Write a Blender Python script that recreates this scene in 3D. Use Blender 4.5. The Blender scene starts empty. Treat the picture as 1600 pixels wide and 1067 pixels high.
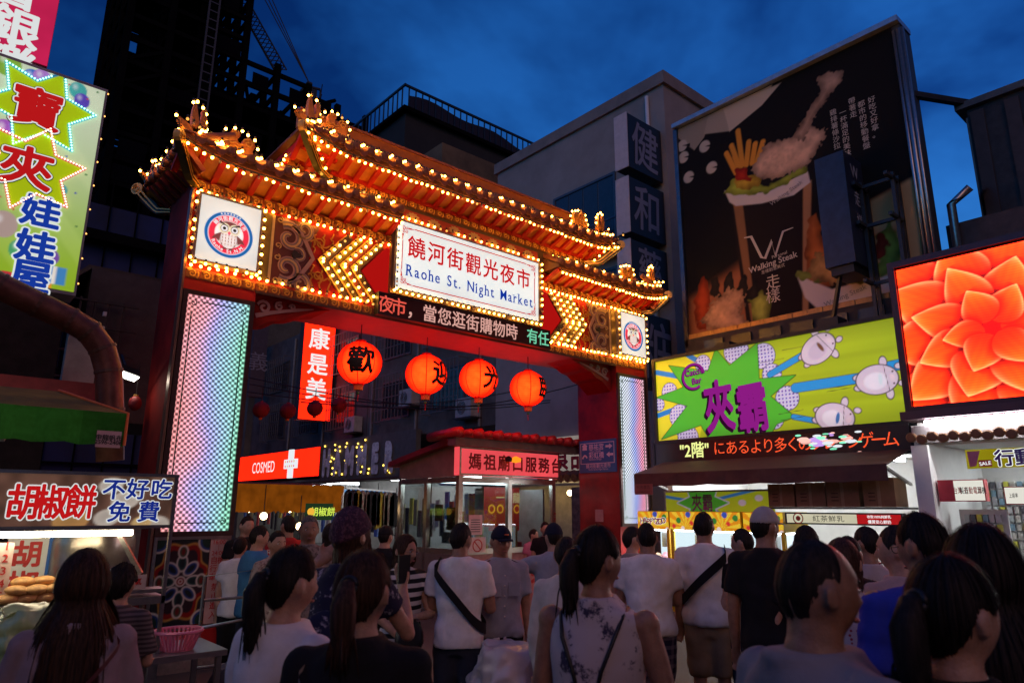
import bpy, bmesh, math, random
import numpy as np
from mathutils import Vector, Matrix, noise as mnoise
random.seed(7); rng = np.random.default_rng(7)
scene = bpy.context.scene
COL = scene.collection
R_ = math.radians
# ------------------------------------------------------------------ camera
FPX, YAW, PIT, ROL, CZ = 1079.5, -.71522, .23554, .00423, 1.75
_f = np.array([-math.sin(YAW)*math.cos(PIT), math.cos(YAW)*math.cos(PIT), math.sin(PIT)])
_r = np.array([math.cos(YAW), math.sin(YAW), 0.]); _u = np.cross(_r, _f)
_c, _s = math.cos(ROL), math.sin(ROL)
CR, CU, CF = _c*_r+_s*_u, -_s*_r+_c*_u, _f
cam = bpy.data.objects.new('camera', bpy.data.cameras.new('camera')); COL.objects.link(cam)
cam.matrix_world = Matrix(((CR[0], CU[0], -CF[0], 0), (CR[1], CU[1], -CF[1], 0), (CR[2], CU[2], -CF[2], CZ), (0, 0, 0, 1)))
cam.data.sensor_width = 36; cam.data.lens = FPX/1600*36; cam.data.clip_end = 1000; cam.data.clip_start = .05
cam.data.dof.use_dof = True; cam.data.dof.focus_distance = 10.5; cam.data.dof.aperture_fstop = 4.0
scene.camera = cam
# ------------------------------------------------------------------ dusk sky
world = bpy.data.worlds.new('World'); scene.world = world; world.use_nodes = True
wn, wl = world.node_tree.nodes, world.node_tree.links
wn.clear()
w_out = wn.new('ShaderNodeOutputWorld'); w_bg = wn.new('ShaderNodeBackground'); w_sky = wn.new('ShaderNodeTexSky')
w_sky.sky_type = 'NISHITA'; w_sky.sun_disc = False
w_sky.sun_elevation = R_(-1.2); w_sky.sun_rotation = R_(270); w_sky.ozone_density = 3.0
w_tc = wn.new('ShaderNodeTexCoord')
w_map = wn.new('ShaderNodeMapping'); w_map.inputs['Scale'].default_value = (1, 1, 1.6); w_map.inputs['Location'].default_value = (.35, -.2, .1)
w_n = wn.new('ShaderNodeTexNoise'); w_n.inputs['Scale'].default_value = 2.6; w_n.inputs['Detail'].default_value = 5; w_n.inputs['Roughness'].default_value = .55; w_n.inputs['Distortion'].default_value = .15
w_rmp = wn.new('ShaderNodeValToRGB')
w_rmp.color_ramp.elements[0].position = .38; w_rmp.color_ramp.elements[0].color = (.40, .49, .60, 1)
w_rmp.color_ramp.elements[1].position = .64; w_rmp.color_ramp.elements[1].color = (2.35, 2.0, 1.65, 1)
w_mul = wn.new('ShaderNodeMix'); w_mul.data_type = 'RGBA'; w_mul.blend_type = 'MULTIPLY'; w_mul.inputs[0].default_value = 1
w_tint = wn.new('ShaderNodeMix'); w_tint.data_type = 'RGBA'; w_tint.blend_type = 'MULTIPLY'; w_tint.inputs[0].default_value = 1
w_tint.inputs[7].default_value = (.16, .80, 1.35, 1)
wl.new(w_tc.outputs['Generated'], w_map.inputs[0]); wl.new(w_map.outputs[0], w_n.inputs['Vector'])
wl.new(w_n.outputs[0], w_rmp.inputs[0]); wl.new(w_sky.outputs[0], w_tint.inputs[6])
wl.new(w_tint.outputs[2], w_mul.inputs[6]); wl.new(w_rmp.outputs[0], w_mul.inputs[7])
wl.new(w_mul.outputs[2], w_bg.inputs[0]); wl.new(w_bg.outputs[0], w_out.inputs[0])
w_bg.inputs[1].default_value = .88
sun = bpy.data.objects.new('sun', bpy.data.lights.new('sun', 'SUN')); COL.objects.link(sun)      # weak warm fill added in place of street lights behind the viewer
sun.data.energy = .5; sun.data.angle = R_(40); sun.data.color = (1, .50, .27)
sun.rotation_euler = Vector((.52, .85, -.55)).to_track_quat('-Z', 'Y').to_euler()
scene.view_settings.view_transform = 'Standard'; scene.view_settings.look = 'None'
scene.view_settings.exposure = 0.0; scene.view_settings.gamma = 1
scene.render.engine = 'CYCLES'
scene.cycles.use_denoising = True; scene.cycles.max_bounces = 6; scene.cycles.diffuse_bounces = 3; scene.cycles.glossy_bounces = 3
scene.cycles.sample_clamp_indirect = 4.0; scene.cycles.caustics_reflective = False; scene.cycles.caustics_refractive = False
try: scene.cycles.use_light_tree = True
except Exception: pass

# ------------------------------------------------------------------ pixels of the photograph to points in the place
def ray(x, y): return ((x-800)/FPX)*CR - ((y-533.5)/FPX)*CU + CF
def onX(x, y, X): d = ray(x, y); return Vector(d*X/d[0]) + Vector((0, 0, CZ))
def onY(x, y, Y): d = ray(x, y); return Vector(d*Y/d[1]) + Vector((0, 0, CZ))
def onD(x, y, D): return Vector(ray(x, y)*D) + Vector((0, 0, CZ))

# ------------------------------------------------------------------ materials
MATS = {}
def _new(name):
    m = bpy.data.materials.new(name); m.use_nodes = True; m.node_tree.nodes.clear(); return m
def mat(name, col, rough=.6, metal=0., var=.18, scale=6., bump=.0, bscale=40., spec=.5, coat=0., alpha=None, trans=0.):
    if name in MATS: return MATS[name]
    m = _new(name); n, l = m.node_tree.nodes, m.node_tree.links
    o = n.new('ShaderNodeOutputMaterial'); p = n.new('ShaderNodeBsdfPrincipled'); l.new(p.outputs[0], o.inputs[0])
    p.inputs['Roughness'].default_value = rough; p.inputs['Metallic'].default_value = metal
    p.inputs['Specular IOR Level'].default_value = spec; p.inputs['Coat Weight'].default_value = coat
    p.inputs['Transmission Weight'].default_value = trans
    tc = n.new('ShaderNodeTexCoord')
    if var:
        t = n.new('ShaderNodeTexNoise'); t.inputs['Scale'].default_value = scale; t.inputs['Detail'].default_value = 6; t.inputs['Roughness'].default_value = .65
        l.new(tc.outputs['Object'], t.inputs['Vector'])
        r = n.new('ShaderNodeValToRGB'); r.color_ramp.elements[0].position = .3; r.color_ramp.elements[1].position = .72
        lo, hi = 1-var*1.4, 1+var*.7
        r.color_ramp.elements[0].color = (*[c*lo for c in col], 1); r.color_ramp.elements[1].color = (*[min(1, c*hi) for c in col], 1)
        l.new(t.outputs[0], r.inputs[0]); l.new(r.outputs[0], p.inputs['Base Color'])
    else: p.inputs['Base Color'].default_value = (*col, 1)
    if bump:
        t2 = n.new('ShaderNodeTexNoise'); t2.inputs['Scale'].default_value = bscale; t2.inputs['Detail'].default_value = 4
        b = n.new('ShaderNodeBump'); b.inputs['Strength'].default_value = bump; b.inputs['Distance'].default_value = .01
        l.new(tc.outputs['Object'], t2.inputs['Vector']); l.new(t2.outputs[0], b.inputs['Height']); l.new(b.outputs[0], p.inputs['Normal'])
    MATS[name] = m; return m
def emi(name, col, s=1., var=0., scale=3.):
    if name in MATS: return MATS[name]
    m = _new(name); n, l = m.node_tree.nodes, m.node_tree.links
    o = n.new('ShaderNodeOutputMaterial'); e = n.new('ShaderNodeEmission'); l.new(e.outputs[0], o.inputs[0])
    e.inputs[0].default_value = (*col, 1); e.inputs[1].default_value = s
    if var:
        tc = n.new('ShaderNodeTexCoord'); t = n.new('ShaderNodeTexNoise'); t.inputs['Scale'].default_value = scale
        mr = n.new('ShaderNodeMapRange'); mr.inputs[1].default_value = .3; mr.inputs[2].default_value = .7
        mr.inputs[3].default_value = s*(1-var); mr.inputs[4].default_value = s*(1+var)
        l.new(tc.outputs['Object'], t.inputs['Vector']); l.new(t.outputs[0], mr.inputs[0]); l.new(mr.outputs[0], e.inputs[1])
    MATS[name] = m; return m
def vcol_mat(name, emit=1., rough=.6, base=1.):
    """printed sheet: colours from the mesh's print attribute; emit > 0 where the sheet is backlit"""
    if name in MATS: return MATS[name]
    m = _new(name); n, l = m.node_tree.nodes, m.node_tree.links
    o = n.new('ShaderNodeOutputMaterial'); a = n.new('ShaderNodeAttribute'); a.attribute_name = 'print'
    p = n.new('ShaderNodeBsdfPrincipled'); p.inputs['Roughness'].default_value = rough; p.inputs['Specular IOR Level'].default_value = .3
    if base: l.new(a.outputs[0], p.inputs['Base Color'])
    else: p.inputs['Base Color'].default_value = (.01, .01, .01, 1)
    if emit:
        l.new(a.outputs[0], p.inputs['Emission Color']); p.inputs['Emission Strength'].default_value = emit
    l.new(p.outputs[0], o.inputs[0]); MATS[name] = m; return m
def led_dots(name, col, s, period=.016, ax=('X', 'Z'), floor=.12):
    """LED matrix: light only in a lattice of round dots"""
    if name in MATS: return MATS[name]
    m = _new(name); n, l = m.node_tree.nodes, m.node_tree.links
    o = n.new('ShaderNodeOutputMaterial'); e = n.new('ShaderNodeEmission'); l.new(e.outputs[0], o.inputs[0])
    g = n.new('ShaderNodeNewGeometry'); sp = n.new('ShaderNodeSeparateXYZ'); l.new(g.outputs['Position'], sp.inputs[0])
    def mth(op, a, b=None):
        q = n.new('ShaderNodeMath'); q.operation = op
        for i, v in enumerate((a, b)):
            if v is None: continue
            if isinstance(v, (int, float)): q.inputs[i].default_value = v
            else: l.new(v, q.inputs[i])
        return q.outputs[0]
    acc = None
    for a in ax:
        f = mth('SINE', mth('MULTIPLY', sp.outputs[a], 2*math.pi/period))
        acc = f if acc is None else mth('ADD', acc, f)
    mr = n.new('ShaderNodeMapRange'); mr.inputs[1].default_value = -.6; mr.inputs[2].default_value = 1.2; mr.inputs[3].default_value = s*floor; mr.inputs[4].default_value = s*2
    l.new(acc, mr.inputs[0]); l.new(mr.outputs[0], e.inputs[1]); e.inputs[0].default_value = (*col, 1)
    MATS[name] = m; return m

# ------------------------------------------------------------------ objects
def link(name, me, m, parent=None, smooth=False, loc=None):
    """one mesh object, given in world coordinates; its origin goes to its base"""
    if loc is None and len(me.vertices):
        co = np.empty(len(me.vertices)*3); me.vertices.foreach_get('co', co); co = co.reshape(-1, 3)
        lo, hi = co.min(0), co.max(0); c = np.array([(lo[0]+hi[0])/2, (lo[1]+hi[1])/2, lo[2]])
        me.vertices.foreach_set('co', (co-c).ravel()); loc = Vector(c)
    o = bpy.data.objects.new(name, me); COL.objects.link(o)
    for q in (m if isinstance(m, (list, tuple)) else [m]): me.materials.append(q)
    if smooth: me.polygons.foreach_set('use_smooth', [True]*len(me.polygons))
    o.location = loc if loc is not None else (0, 0, 0)
    if parent is not None: set_parent(o, parent)
    me.update(); return o
def world_loc(o):
    v = Vector(o.location)
    return v + world_loc(o.parent) if o.parent else v
def set_parent(o, parent):
    o.parent = parent; o.location = Vector(o.location) - world_loc(parent)
def tag(o, label=None, cat=None, group=None, kind=None):
    if label: o['label'] = label
    if cat: o['category'] = cat
    if group: o['group'] = group
    if kind: o['kind'] = kind
    return o
def thing(name, loc, label, cat, group=None):
    o = bpy.data.objects.new(name, None); o.empty_display_size = .1; COL.objects.link(o); o.location = loc
    return tag(o, label, cat, group)
def share(name, src, loc, parent=None, rot=None, scale=None):
    """another object on the same mesh, at a world position"""
    o = bpy.data.objects.new(name, src.data if hasattr(src, 'data') else src); COL.objects.link(o); o.location = loc
    if rot is not None: o.rotation_euler = rot
    if scale is not None: o.scale = scale
    if parent is not None: set_parent(o, parent)
    return o

class Fr:
    """a flat frame in the place: origin, right, up, outward"""
    def __init__(s, O, U, V, N): s.O, s.U, s.V, s.N = Vector(O), Vector(U), Vector(V), Vector(N)
    def p(s, u, v, n=0.): return s.O + s.U*u + s.V*v + s.N*n
    def uv(s, P): d = Vector(P)-s.O; return d.dot(s.U), d.dot(s.V)
def FY(Y, O=(0, 0)): return Fr((O[0], Y, O[1]), (1, 0, 0), (0, 0, 1), (0, -1, 0))      # faces the camera side of the street, u = X, v = Z
def FX(X, O=(0, 0)): return Fr((X, O[0], O[1]), (0, -1, 0), (0, 0, 1), (-1, 0, 0))     # right-hand facade, u = -Y, v = Z
def FXL(X): return Fr((X, 0, 0), (0, 1, 0), (0, 0, 1), (1, 0, 0))                      # left-hand facade
def uvY(x, y, Y): p = onY(x, y, Y); return (p.x, p.z)
def uvX(x, y, X): p = onX(x, y, X); return (-p.y, p.z)

class MB:
    def __init__(s): s.v, s.f, s.mi, s.cur = [], [], [], 0
    def add(s, vs, fs):
        b = len(s.v); s.v += [tuple(v) for v in vs]
        s.f += [tuple(b+i for i in f) for f in fs]; s.mi += [s.cur]*len(fs); return s
    def box(s, x0, x1, y0, y1, z0, z1):
        return s.add([(x0, y0, z0), (x1, y0, z0), (x1, y1, z0), (x0, y1, z0), (x0, y0, z1), (x1, y0, z1), (x1, y1, z1), (x0, y1, z1)],
                     [(0, 3, 2, 1), (4, 5, 6, 7), (0, 1, 5, 4), (1, 2, 6, 5), (2, 3, 7, 6), (3, 0, 4, 7)])
    def fbox(s, fr, u0, u1, v0, v1, n0, n1):
        P = [fr.p(u, v, n) for n in (n0, n1) for u, v in ((u0, v0), (u1, v0), (u1, v1), (u0, v1))]
        return s.add(P, [(0, 3, 2, 1), (4, 5, 6, 7), (0, 1, 5, 4), (1, 2, 6, 5), (2, 3, 7, 6), (3, 0, 4, 7)])
    def quad(s, *p): return s.add(p, [tuple(range(len(p)))])
    def prism(s, fr, poly, n0, n1):
        k = len(poly); P = [fr.p(u, v, n0) for u, v in poly]+[fr.p(u, v, n1) for u, v in poly]
        return s.add(P, [tuple(range(k))[::-1], tuple(range(k, 2*k))]+[(i, (i+1) % k, k+(i+1) % k, k+i) for i in range(k)])
    def frame(s, fr, u0, u1, v0, v1, w, n0, n1):
        s.fbox(fr, u0, u1, v0, v0+w, n0, n1); s.fbox(fr, u0, u1, v1-w, v1, n0, n1)
        s.fbox(fr, u0, u0+w, v0+w, v1-w, n0, n1); s.fbox(fr, u1-w, u1, v0+w, v1-w, n0, n1); return s
    def tube(s, pts, r, seg=8, cap=True):
        pts = [Vector(p) for p in pts]; k = len(pts)
        rs = r if isinstance(r, (list, tuple)) else [r]*k
        V = []; up = None
        for i, p in enumerate(pts):
            t = (pts[min(i+1, k-1)]-pts[max(i-1, 0)]).normalized()
            if up is None: up = Vector((0, 0, 1)) if abs(t.z) < .9 else Vector((1, 0, 0))
            a = t.cross(up);
            if a.length < 1e-4: a = t.cross(Vector((0, 1, 0)))
            a.normalize(); b = a.cross(t).normalized(); up = b
            V += [p+(a*math.cos(2*math.pi*j/seg)+b*math.sin(2*math.pi*j/seg))*rs[i] for j in range(seg)]
        F = [(i*seg+j, i*seg+(j+1) % seg, (i+1)*seg+(j+1) % seg, (i+1)*seg+j) for i in range(k-1) for j in range(seg)]
        if cap: F += [tuple(range(seg))[::-1], tuple((k-1)*seg+j for j in range(seg))]
        return s.add(V, F)
    def bar(s, a, b, w, h=None):
        """square bar between two points"""
        a, b = Vector(a), Vector(b); h = h or w; t = (b-a).normalized(); up = Vector((0, 0, 1)) if abs(t.z) < .95 else Vector((0, 1, 0))
        x = t.cross(up).normalized()*w/2; y = x.cross(t).normalized()*h/2
        P = [q+i*x+j*y for q in (a, b) for i, j in ((-1, -1), (1, -1), (1, 1), (-1, 1))]
        return s.add(P, [(0, 1, 2, 3), (7, 6, 5, 4), (0, 4, 5, 1), (1, 5, 6, 2), (2, 6, 7, 3), (3, 7, 4, 0)])
    def ribbon(s, fr, pts, w, n0, n1, closed=False):
        """a flat band of a given width along a 2-D path, n0..n1 thick"""
        k = len(pts); ws = w if isinstance(w, (list, tuple)) else [w]*k; L = []; Rr = []
        for i, p in enumerate(pts):
            a = pts[i-1] if (i > 0 or closed) else p; b = pts[(i+1) % k] if (i < k-1 or closed) else p
            dx, dy = b[0]-a[0], b[1]-a[1]; q = math.hypot(dx, dy) or 1e-6; nx, ny = -dy/q*ws[i]/2, dx/q*ws[i]/2
            L.append((p[0]+nx, p[1]+ny)); Rr.append((p[0]-nx, p[1]-ny))
        V = [fr.p(*q, n1) for q in L]+[fr.p(*q, n1) for q in Rr]+[fr.p(*q, n0) for q in L]+[fr.p(*q, n0) for q in Rr]; F = []
        for i in range(k if closed else k-1):
            j = (i+1) % k
            F += [(i, k+i, k+j, j), (i, j, 2*k+j, 2*k+i), (k+i, 3*k+i, 3*k+j, k+j)]
        return s.add(V, F)
    def ball(s, c, r, seg=10, rings=6):
        c = Vector(c); rx, ry, rz = r if isinstance(r, (tuple, list)) else (r, r, r); V = [c+Vector((0, 0, rz))]; F = []
        for i in range(1, rings):
            a = math.pi*i/rings
            V += [c+Vector((rx*math.sin(a)*math.cos(2*math.pi*j/seg), ry*math.sin(a)*math.sin(2*math.pi*j/seg), rz*math.cos(a))) for j in range(seg)]
        V.append(c-Vector((0, 0, rz))); e = len(V)-1
        F += [(0, 1+j, 1+(j+1) % seg) for j in range(seg)]
        F += [(1+i*seg+j, 1+(i+1)*seg+j, 1+(i+1)*seg+(j+1) % seg, 1+i*seg+(j+1) % seg) for i in range(rings-2) for j in range(seg)]
        F += [(e, 1+(rings-2)*seg+(j+1) % seg, 1+(rings-2)*seg+j) for j in range(seg)]
        return s.add(V, F)
    def lathe(s, c, prof, seg=16):
        c = Vector(c); V = []
        for r, z in prof: V += [c+Vector((r*math.cos(2*math.pi*j/seg), r*math.sin(2*math.pi*j/seg), z)) for j in range(seg)]
        k = len(prof)
        F = [(i*seg+j, i*seg+(j+1) % seg, (i+1)*seg+(j+1) % seg, (i+1)*seg+j) for i in range(k-1) for j in range(seg)]
        F += [tuple(range(seg))[::-1], tuple((k-1)*seg+j for j in range(seg))]
        return s.add(V, F)
    def loft(s, rings, cap=True):
        k = len(rings[0]); V = [p for r in rings for p in r]; n = len(rings)
        F = [(i*k+j, i*k+(j+1) % k, (i+1)*k+(j+1) % k, (i+1)*k+j) for i in range(n-1) for j in range(k)]
        if cap: F += [tuple(range(k))[::-1], tuple((n-1)*k+j for j in range(k))]
        return s.add(V, F)
    def mesh(s, name):
        me = bpy.data.meshes.new(name); me.from_pydata(s.v, [], s.f)
        if any(s.mi): me.polygons.foreach_set('material_index', s.mi)
        me.update(); return me
    def build(s, name, m, parent=None, smooth=False, loc=None): return link(name, s.mesh(name), m, parent, smooth, loc)

_tc = {}
TMP = bpy.data.scenes.new('workbench')      # scratch scene for turning text and modifiers into meshes; removed at the end
def glyphs(txt, bold=0.):
    """the outlines of a line of text as flat faces, em size 1, centred"""
    k = (txt, bold)
    if k in _tc: return _tc[k]
    cu = bpy.data.curves.new('t', 'FONT'); cu.body = txt; cu.offset = bold; cu.align_x = 'CENTER'; cu.resolution_u = 4
    o = bpy.data.objects.new('t', cu); TMP.collection.objects.link(o); vl = TMP.view_layers[0]; vl.update()
    me = bpy.data.meshes.new_from_object(o.evaluated_get(vl.depsgraph))
    v = [(q.co.x, q.co.y-.37) for q in me.vertices]; f = [tuple(p.vertices) for p in me.polygons]
    bpy.data.objects.remove(o); bpy.data.curves.remove(cu); bpy.data.meshes.remove(me); _tc[k] = (v, f); return v, f
def put_text(mb, txt, fr, u, v, h, n, sx=1., bold=0., rot=0., shear=0., fn=None):
    gv, gf = glyphs(txt, 0.); c, s_ = math.cos(rot), math.sin(rot)
    k = 0 if bold < .004 else 4 if bold < .014 else 8 if bold < .05 else 14
    for i in range(k+1):       # a heavier weight: the strokes repeated around themselves
        ox, oy = (0, 0) if i == 0 else (bold*math.cos(2*math.pi*i/k+.4), bold*math.sin(2*math.pi*i/k+.4)); P = []; dn = i*.00012
        for x, y in gv:
            x, y = (x+ox)*h*sx + y*h*shear, (y+oy)*h
            P.append((u+x*c-y*s_, v+x*s_+y*c))
        mb.add([fn(*q) for q in P] if fn else [fr.p(*q, n+dn) for q in P], gf)
def text(txt, fr, u, v, h, m, parent, n=.006, sx=1., bold=0., rot=0., name='lettering', vertical=0., shear=0., outline=None, ow=.05):
    """lettering on a sign; outline = material of a wider shape behind it"""
    a, b = MB(), MB()
    for i, (t, vv) in enumerate([(txt, v)] if not vertical else [(ch, v-i*vertical) for i, ch in enumerate(txt)]):
        if outline: put_text(b, t, fr, u, vv, h, n, sx, bold+ow, rot, shear)
        put_text(a, t, fr, u, vv, h, n+(.004 if outline else 0), sx, bold, rot, shear)
    if outline: b.build('lettering_outline', outline, parent)
    return a.build(name, m, parent)

def lin(r, g, b):
    f = lambda c: ((c/255+.055)/1.055)**2.4 if c/255 > .04045 else c/255/12.92
    return (f(r), f(g), f(b))
def raster(name, fr, u0, u1, v0, v1, nx, ny, fn, m, parent=None, n=0.):
    """a printed or glowing sheet, its picture worked out by fn(u, v) on a fine grid"""
    us = np.linspace(u0, u1, nx+1); vs = np.linspace(v0, v1, ny+1); UU, VV = np.meshgrid(us, vs)
    C = np.clip(fn(UU.astype(float), VV.astype(float)), 0, 60)
    P = (np.array(fr.O)+np.array(fr.N)*n)[None, None]+UU[..., None]*np.array(fr.U)+VV[..., None]*np.array(fr.V)
    me = bpy.data.meshes.new(name); nv = (nx+1)*(ny+1); nf = nx*ny
    me.vertices.add(nv); me.vertices.foreach_set('co', P.reshape(-1))
    a = (np.arange(ny)[:, None]*(nx+1)+np.arange(nx)[None]).ravel()
    idx = np.stack([a, a+1, a+nx+2, a+nx+1], 1).ravel().astype(np.int32)
    me.loops.add(nf*4); me.loops.foreach_set('vertex_index', idx); me.polygons.add(nf)
    me.polygons.foreach_set('loop_start', np.arange(nf, dtype=np.int32)*4); me.update(calc_edges=True)
    at = me.color_attributes.new('print', 'FLOAT_COLOR', 'POINT')
    at.data.foreach_set('color', np.concatenate([C, np.ones(C.shape[:2]+(1,))], -1).astype(np.float32).ravel())
    return link(name, me, m, parent)
# tiny 2-D drawing kit for raster()
def sst(e0, e1, x): t = np.clip((x-e0)/(e1-e0), 0, 1); return t*t*(3-2*t)
def paint(img, d, col, aa): k = sst(aa, -aa, d)[..., None]; return img*(1-k)+np.array(col)*k
def d_circ(u, v, x, y, r): return np.hypot(u-x, v-y)-r
def d_ell(u, v, x, y, a, b, rot=0.):
    c, s = math.cos(rot), math.sin(rot); p, q = (u-x)*c+(v-y)*s, -(u-x)*s+(v-y)*c
    return (np.hypot(p/a, q/b)-1)*min(a, b)
def d_seg(u, v, a, b, w):
    ax, ay = a; bx, by = b; dx, dy = bx-ax, by-ay; t = np.clip(((u-ax)*dx+(v-ay)*dy)/(dx*dx+dy*dy+1e-12), 0, 1)
    return np.hypot(u-ax-t*dx, v-ay-t*dy)-w
def d_poly(u, v, pts):
    d = np.full(u.shape, 1e9); ins = np.zeros(u.shape, bool); k = len(pts)
    for i in range(k):
        (ax, ay), (bx, by) = pts[i], pts[(i+1) % k]
        d = np.minimum(d, d_seg(u, v, (ax, ay), (bx, by), 0)); c = (ay > v) != (by > v)
        ins ^= c & (u < (bx-ax)*(v-ay)/(by-ay+1e-12)+ax)
    return np.where(ins, -d, d)
def star(x, y, r0, r1, k, rot=math.pi/2): return [(x+(r0 if i % 2 == 0 else r1)*math.cos(rot+math.pi*i/k), y+(r0 if i % 2 == 0 else r1)*math.sin(rot+math.pi*i/k)) for i in range(2*k)]
def vnoise(u, v, sc, seed=0):
    """smooth value noise"""
    g = np.random.default_rng(seed).random((64, 64)); x, y = u*sc, v*sc; i, j = np.floor(x).astype(int), np.floor(y).astype(int)
    fx, fy = x-i, y-j; fx, fy = fx*fx*(3-2*fx), fy*fy*(3-2*fy); A = lambda a, b: g[(j+b) % 64, (i+a) % 64]
    return (A(0, 0)*(1-fx)+A(1, 0)*fx)*(1-fy)+(A(0, 1)*(1-fx)+A(1, 1)*fx)*fy
def flat(u, col): return np.ones(u.shape+(3,))*np.array(col)
# ================================================================== shared materials
M_red = mat('red_lacquer', (.42, .010, .010), .62, spec=.25, var=.22, scale=3, bump=.08, bscale=60)
M_dred = mat('dark_red_paint', (.34, .016, .010), .8, spec=.2, var=.45, scale=1.6)
M_orange = mat('orange_boards', (.52, .15, .012), .5, var=.2, scale=9)
M_gold = mat('gold_trim', (.75, .42, .10), .38, var=.15, metal=.25)
M_tile = mat('terracotta_tile', (.38, .12, .045), .45, var=.35, scale=14, bump=.2)
M_brown = mat('brown_board', (.10, .045, .03), .5, var=.25)
M_steel = mat('brushed_steel', (.45, .43, .42), .3, metal=.9, var=.15, scale=18)
M_dsteel = mat('dark_steel', (.045, .043, .045), .45, metal=.4, var=.2)
M_black = mat('black_paint', (.012, .012, .014), .5, var=.2)
M_grey = mat('grey_concrete', (.22, .21, .20), .85, var=.25, scale=1.6, bump=.25, bscale=20)
M_dkconc = mat('dark_concrete', (.10, .095, .09), .9, var=.3, scale=1.2, bump=.3, bscale=14)
M_white = mat('white_paint', (.70, .68, .66), .55, var=.1, scale=2.5)
M_bulb = emi('bulb_glow', (1, .43, .05), 40)
M_bulbdim = emi('bulb_dim_glow', (1, .42, .08), 1.6)
M_bulboff = mat('bulb_clear_glass', (.55, .35, .2), .1, var=0, spec=.8)
M_sock = mat('bulb_socket', (.05, .035, .03), .5, var=0)

# ================================================================== ground
def ground():
    m = _new('street_ground'); n, l = m.node_tree.nodes, m.node_tree.links
    o = n.new('ShaderNodeOutputMaterial'); p = n.new('ShaderNodeBsdfPrincipled'); l.new(p.outputs[0], o.inputs[0])
    tc = n.new('ShaderNodeTexCoord'); a = n.new('ShaderNodeTexNoise'); a.inputs['Scale'].default_value = .7; a.inputs['Detail'].default_value = 8
    b = n.new('ShaderNodeTexNoise'); b.inputs['Scale'].default_value = 90
    r = n.new('ShaderNodeValToRGB'); r.color_ramp.elements[0].color = (.035, .034, .034, 1); r.color_ramp.elements[1].color = (.10, .095, .09, 1)
    r.color_ramp.elements[0].position = .3; r.color_ramp.elements[1].position = .75
    l.new(tc.outputs['Object'], a.inputs['Vector']); l.new(tc.outputs['Object'], b.inputs['Vector']); l.new(a.outputs[0], r.inputs[0]); l.new(r.outputs[0], p.inputs['Base Color'])
    bp = n.new('ShaderNodeBump'); bp.inputs['Strength'].default_value = .4; bp.inputs['Distance'].default_value = .01; l.new(b.outputs[0], bp.inputs['Height']); l.new(bp.outputs[0], p.inputs['Normal'])
    p.inputs['Roughness'].default_value = .62
    mb = MB(); mb.quad((-400, -400, 0), (400, -400, 0), (400, 400, 0), (-400, 400, 0))
    tag(mb.build('ground', m, loc=(0, 0, 0)), kind='structure')
    # tiled arcade pavement in front of the right-hand shops
    pv = MB().box(8.9, 11.5, -3, 8.2, -.05, .09).build('pavement', mat('pavement_bed', (.12, .115, .11), .8, var=.2)); tag(pv, kind='structure')
    base = MB().box(-.19, .19, -.19, .19, 0, .012).mesh('paving_slab'); base.materials.append(mat('paving_slab', (.24, .225, .21), .6, var=.3, scale=7, bump=.15))
    for i in range(6):
        for j in range(12):
            share('paving_slab', base, (9.13+i*.4, 3.1+j*.4, .091), pv, rot=(random.uniform(-.006, .006), random.uniform(-.006, .006), 0))
ground()

# ================================================================== the gate
XM = 6.525; G = 8.5
def zz(z): return z-.07
gate = thing('market_gate', (XM, 9.0, 0), 'red and gold night market gate with tiled roofs, light bulbs and name sign', 'gate')
BULBS = []
def bulb(p, st=None):
    r = random.random()
    BULBS.append((Vector(p), st if st is not None else (0 if r < .80 else 1 if r < .91 else 2)))
def bulbs_line(a, b, sp, jit=.0):
    a, b = Vector(a), Vector(b); k = max(1, round((b-a).length/sp))
    for i in range(k+1):
        q = a.lerp(b, i/k); bulb(q+Vector((random.uniform(-jit, jit), random.uniform(-jit, jit), random.uniform(-jit, jit)*1.2)))
def side(x, s): return x if s < 0 else 2*XM-x       # s=-1 as given (left half), s=+1 mirrored to the right half
def bx(mb, s, x0, x1, *r):
    a, b = sorted((side(x0, s), side(x1, s))); return mb.box(a, b, *r)

# -- scroll ornament mesh (one curl block, about 0.17 wide)
def spiral(cx, cy, r0, r1, a0, turns, k=14): return [(cx+(r0+(r1-r0)*i/(k-1))*math.cos(a0+turns*2*math.pi*i/(k-1)), cy+(r0+(r1-r0)*i/(k-1))*math.sin(a0+turns*2*math.pi*i/(k-1))) for i in range(k)]
F0 = FY(0)
_sc = MB(); _sc.prism(F0, [(-.082, -.045), (.075, -.062), (.082, .05), (-.07, .062)], 0, .012); _sc.cur = 1
_sc.ribbon(F0, spiral(-.012, 0, .012, .05, 0.4, 1.35, 12), .017, .012, .024)
_sc.ribbon(F0, [(-.075, .045), (-.05, .055), (-.01, .052)], .016, .012, .022); _sc.ribbon(F0, [(.045, -.05), (.066, -.02), (.06, .03)], .017, .012, .022)
SCROLL = _sc.mesh('scroll_ornament'); SCROLL.materials.append(mat('scroll_brown', (.28, .075, .02), .5)); SCROLL.materials.append(mat('scroll_gold', (.78, .36, .06), .35, metal=.2))
def scroll_band(x0, x1, z, y, sc=1.):
    k = max(1, round((x1-x0)/(.172*sc)))
    for i in range(k): share('scroll_ornament', SCROLL, (x0+(i+.5)*(x1-x0)/k, y, z), gate, scale=((x1-x0)/k/.172, 1, sc))

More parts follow.
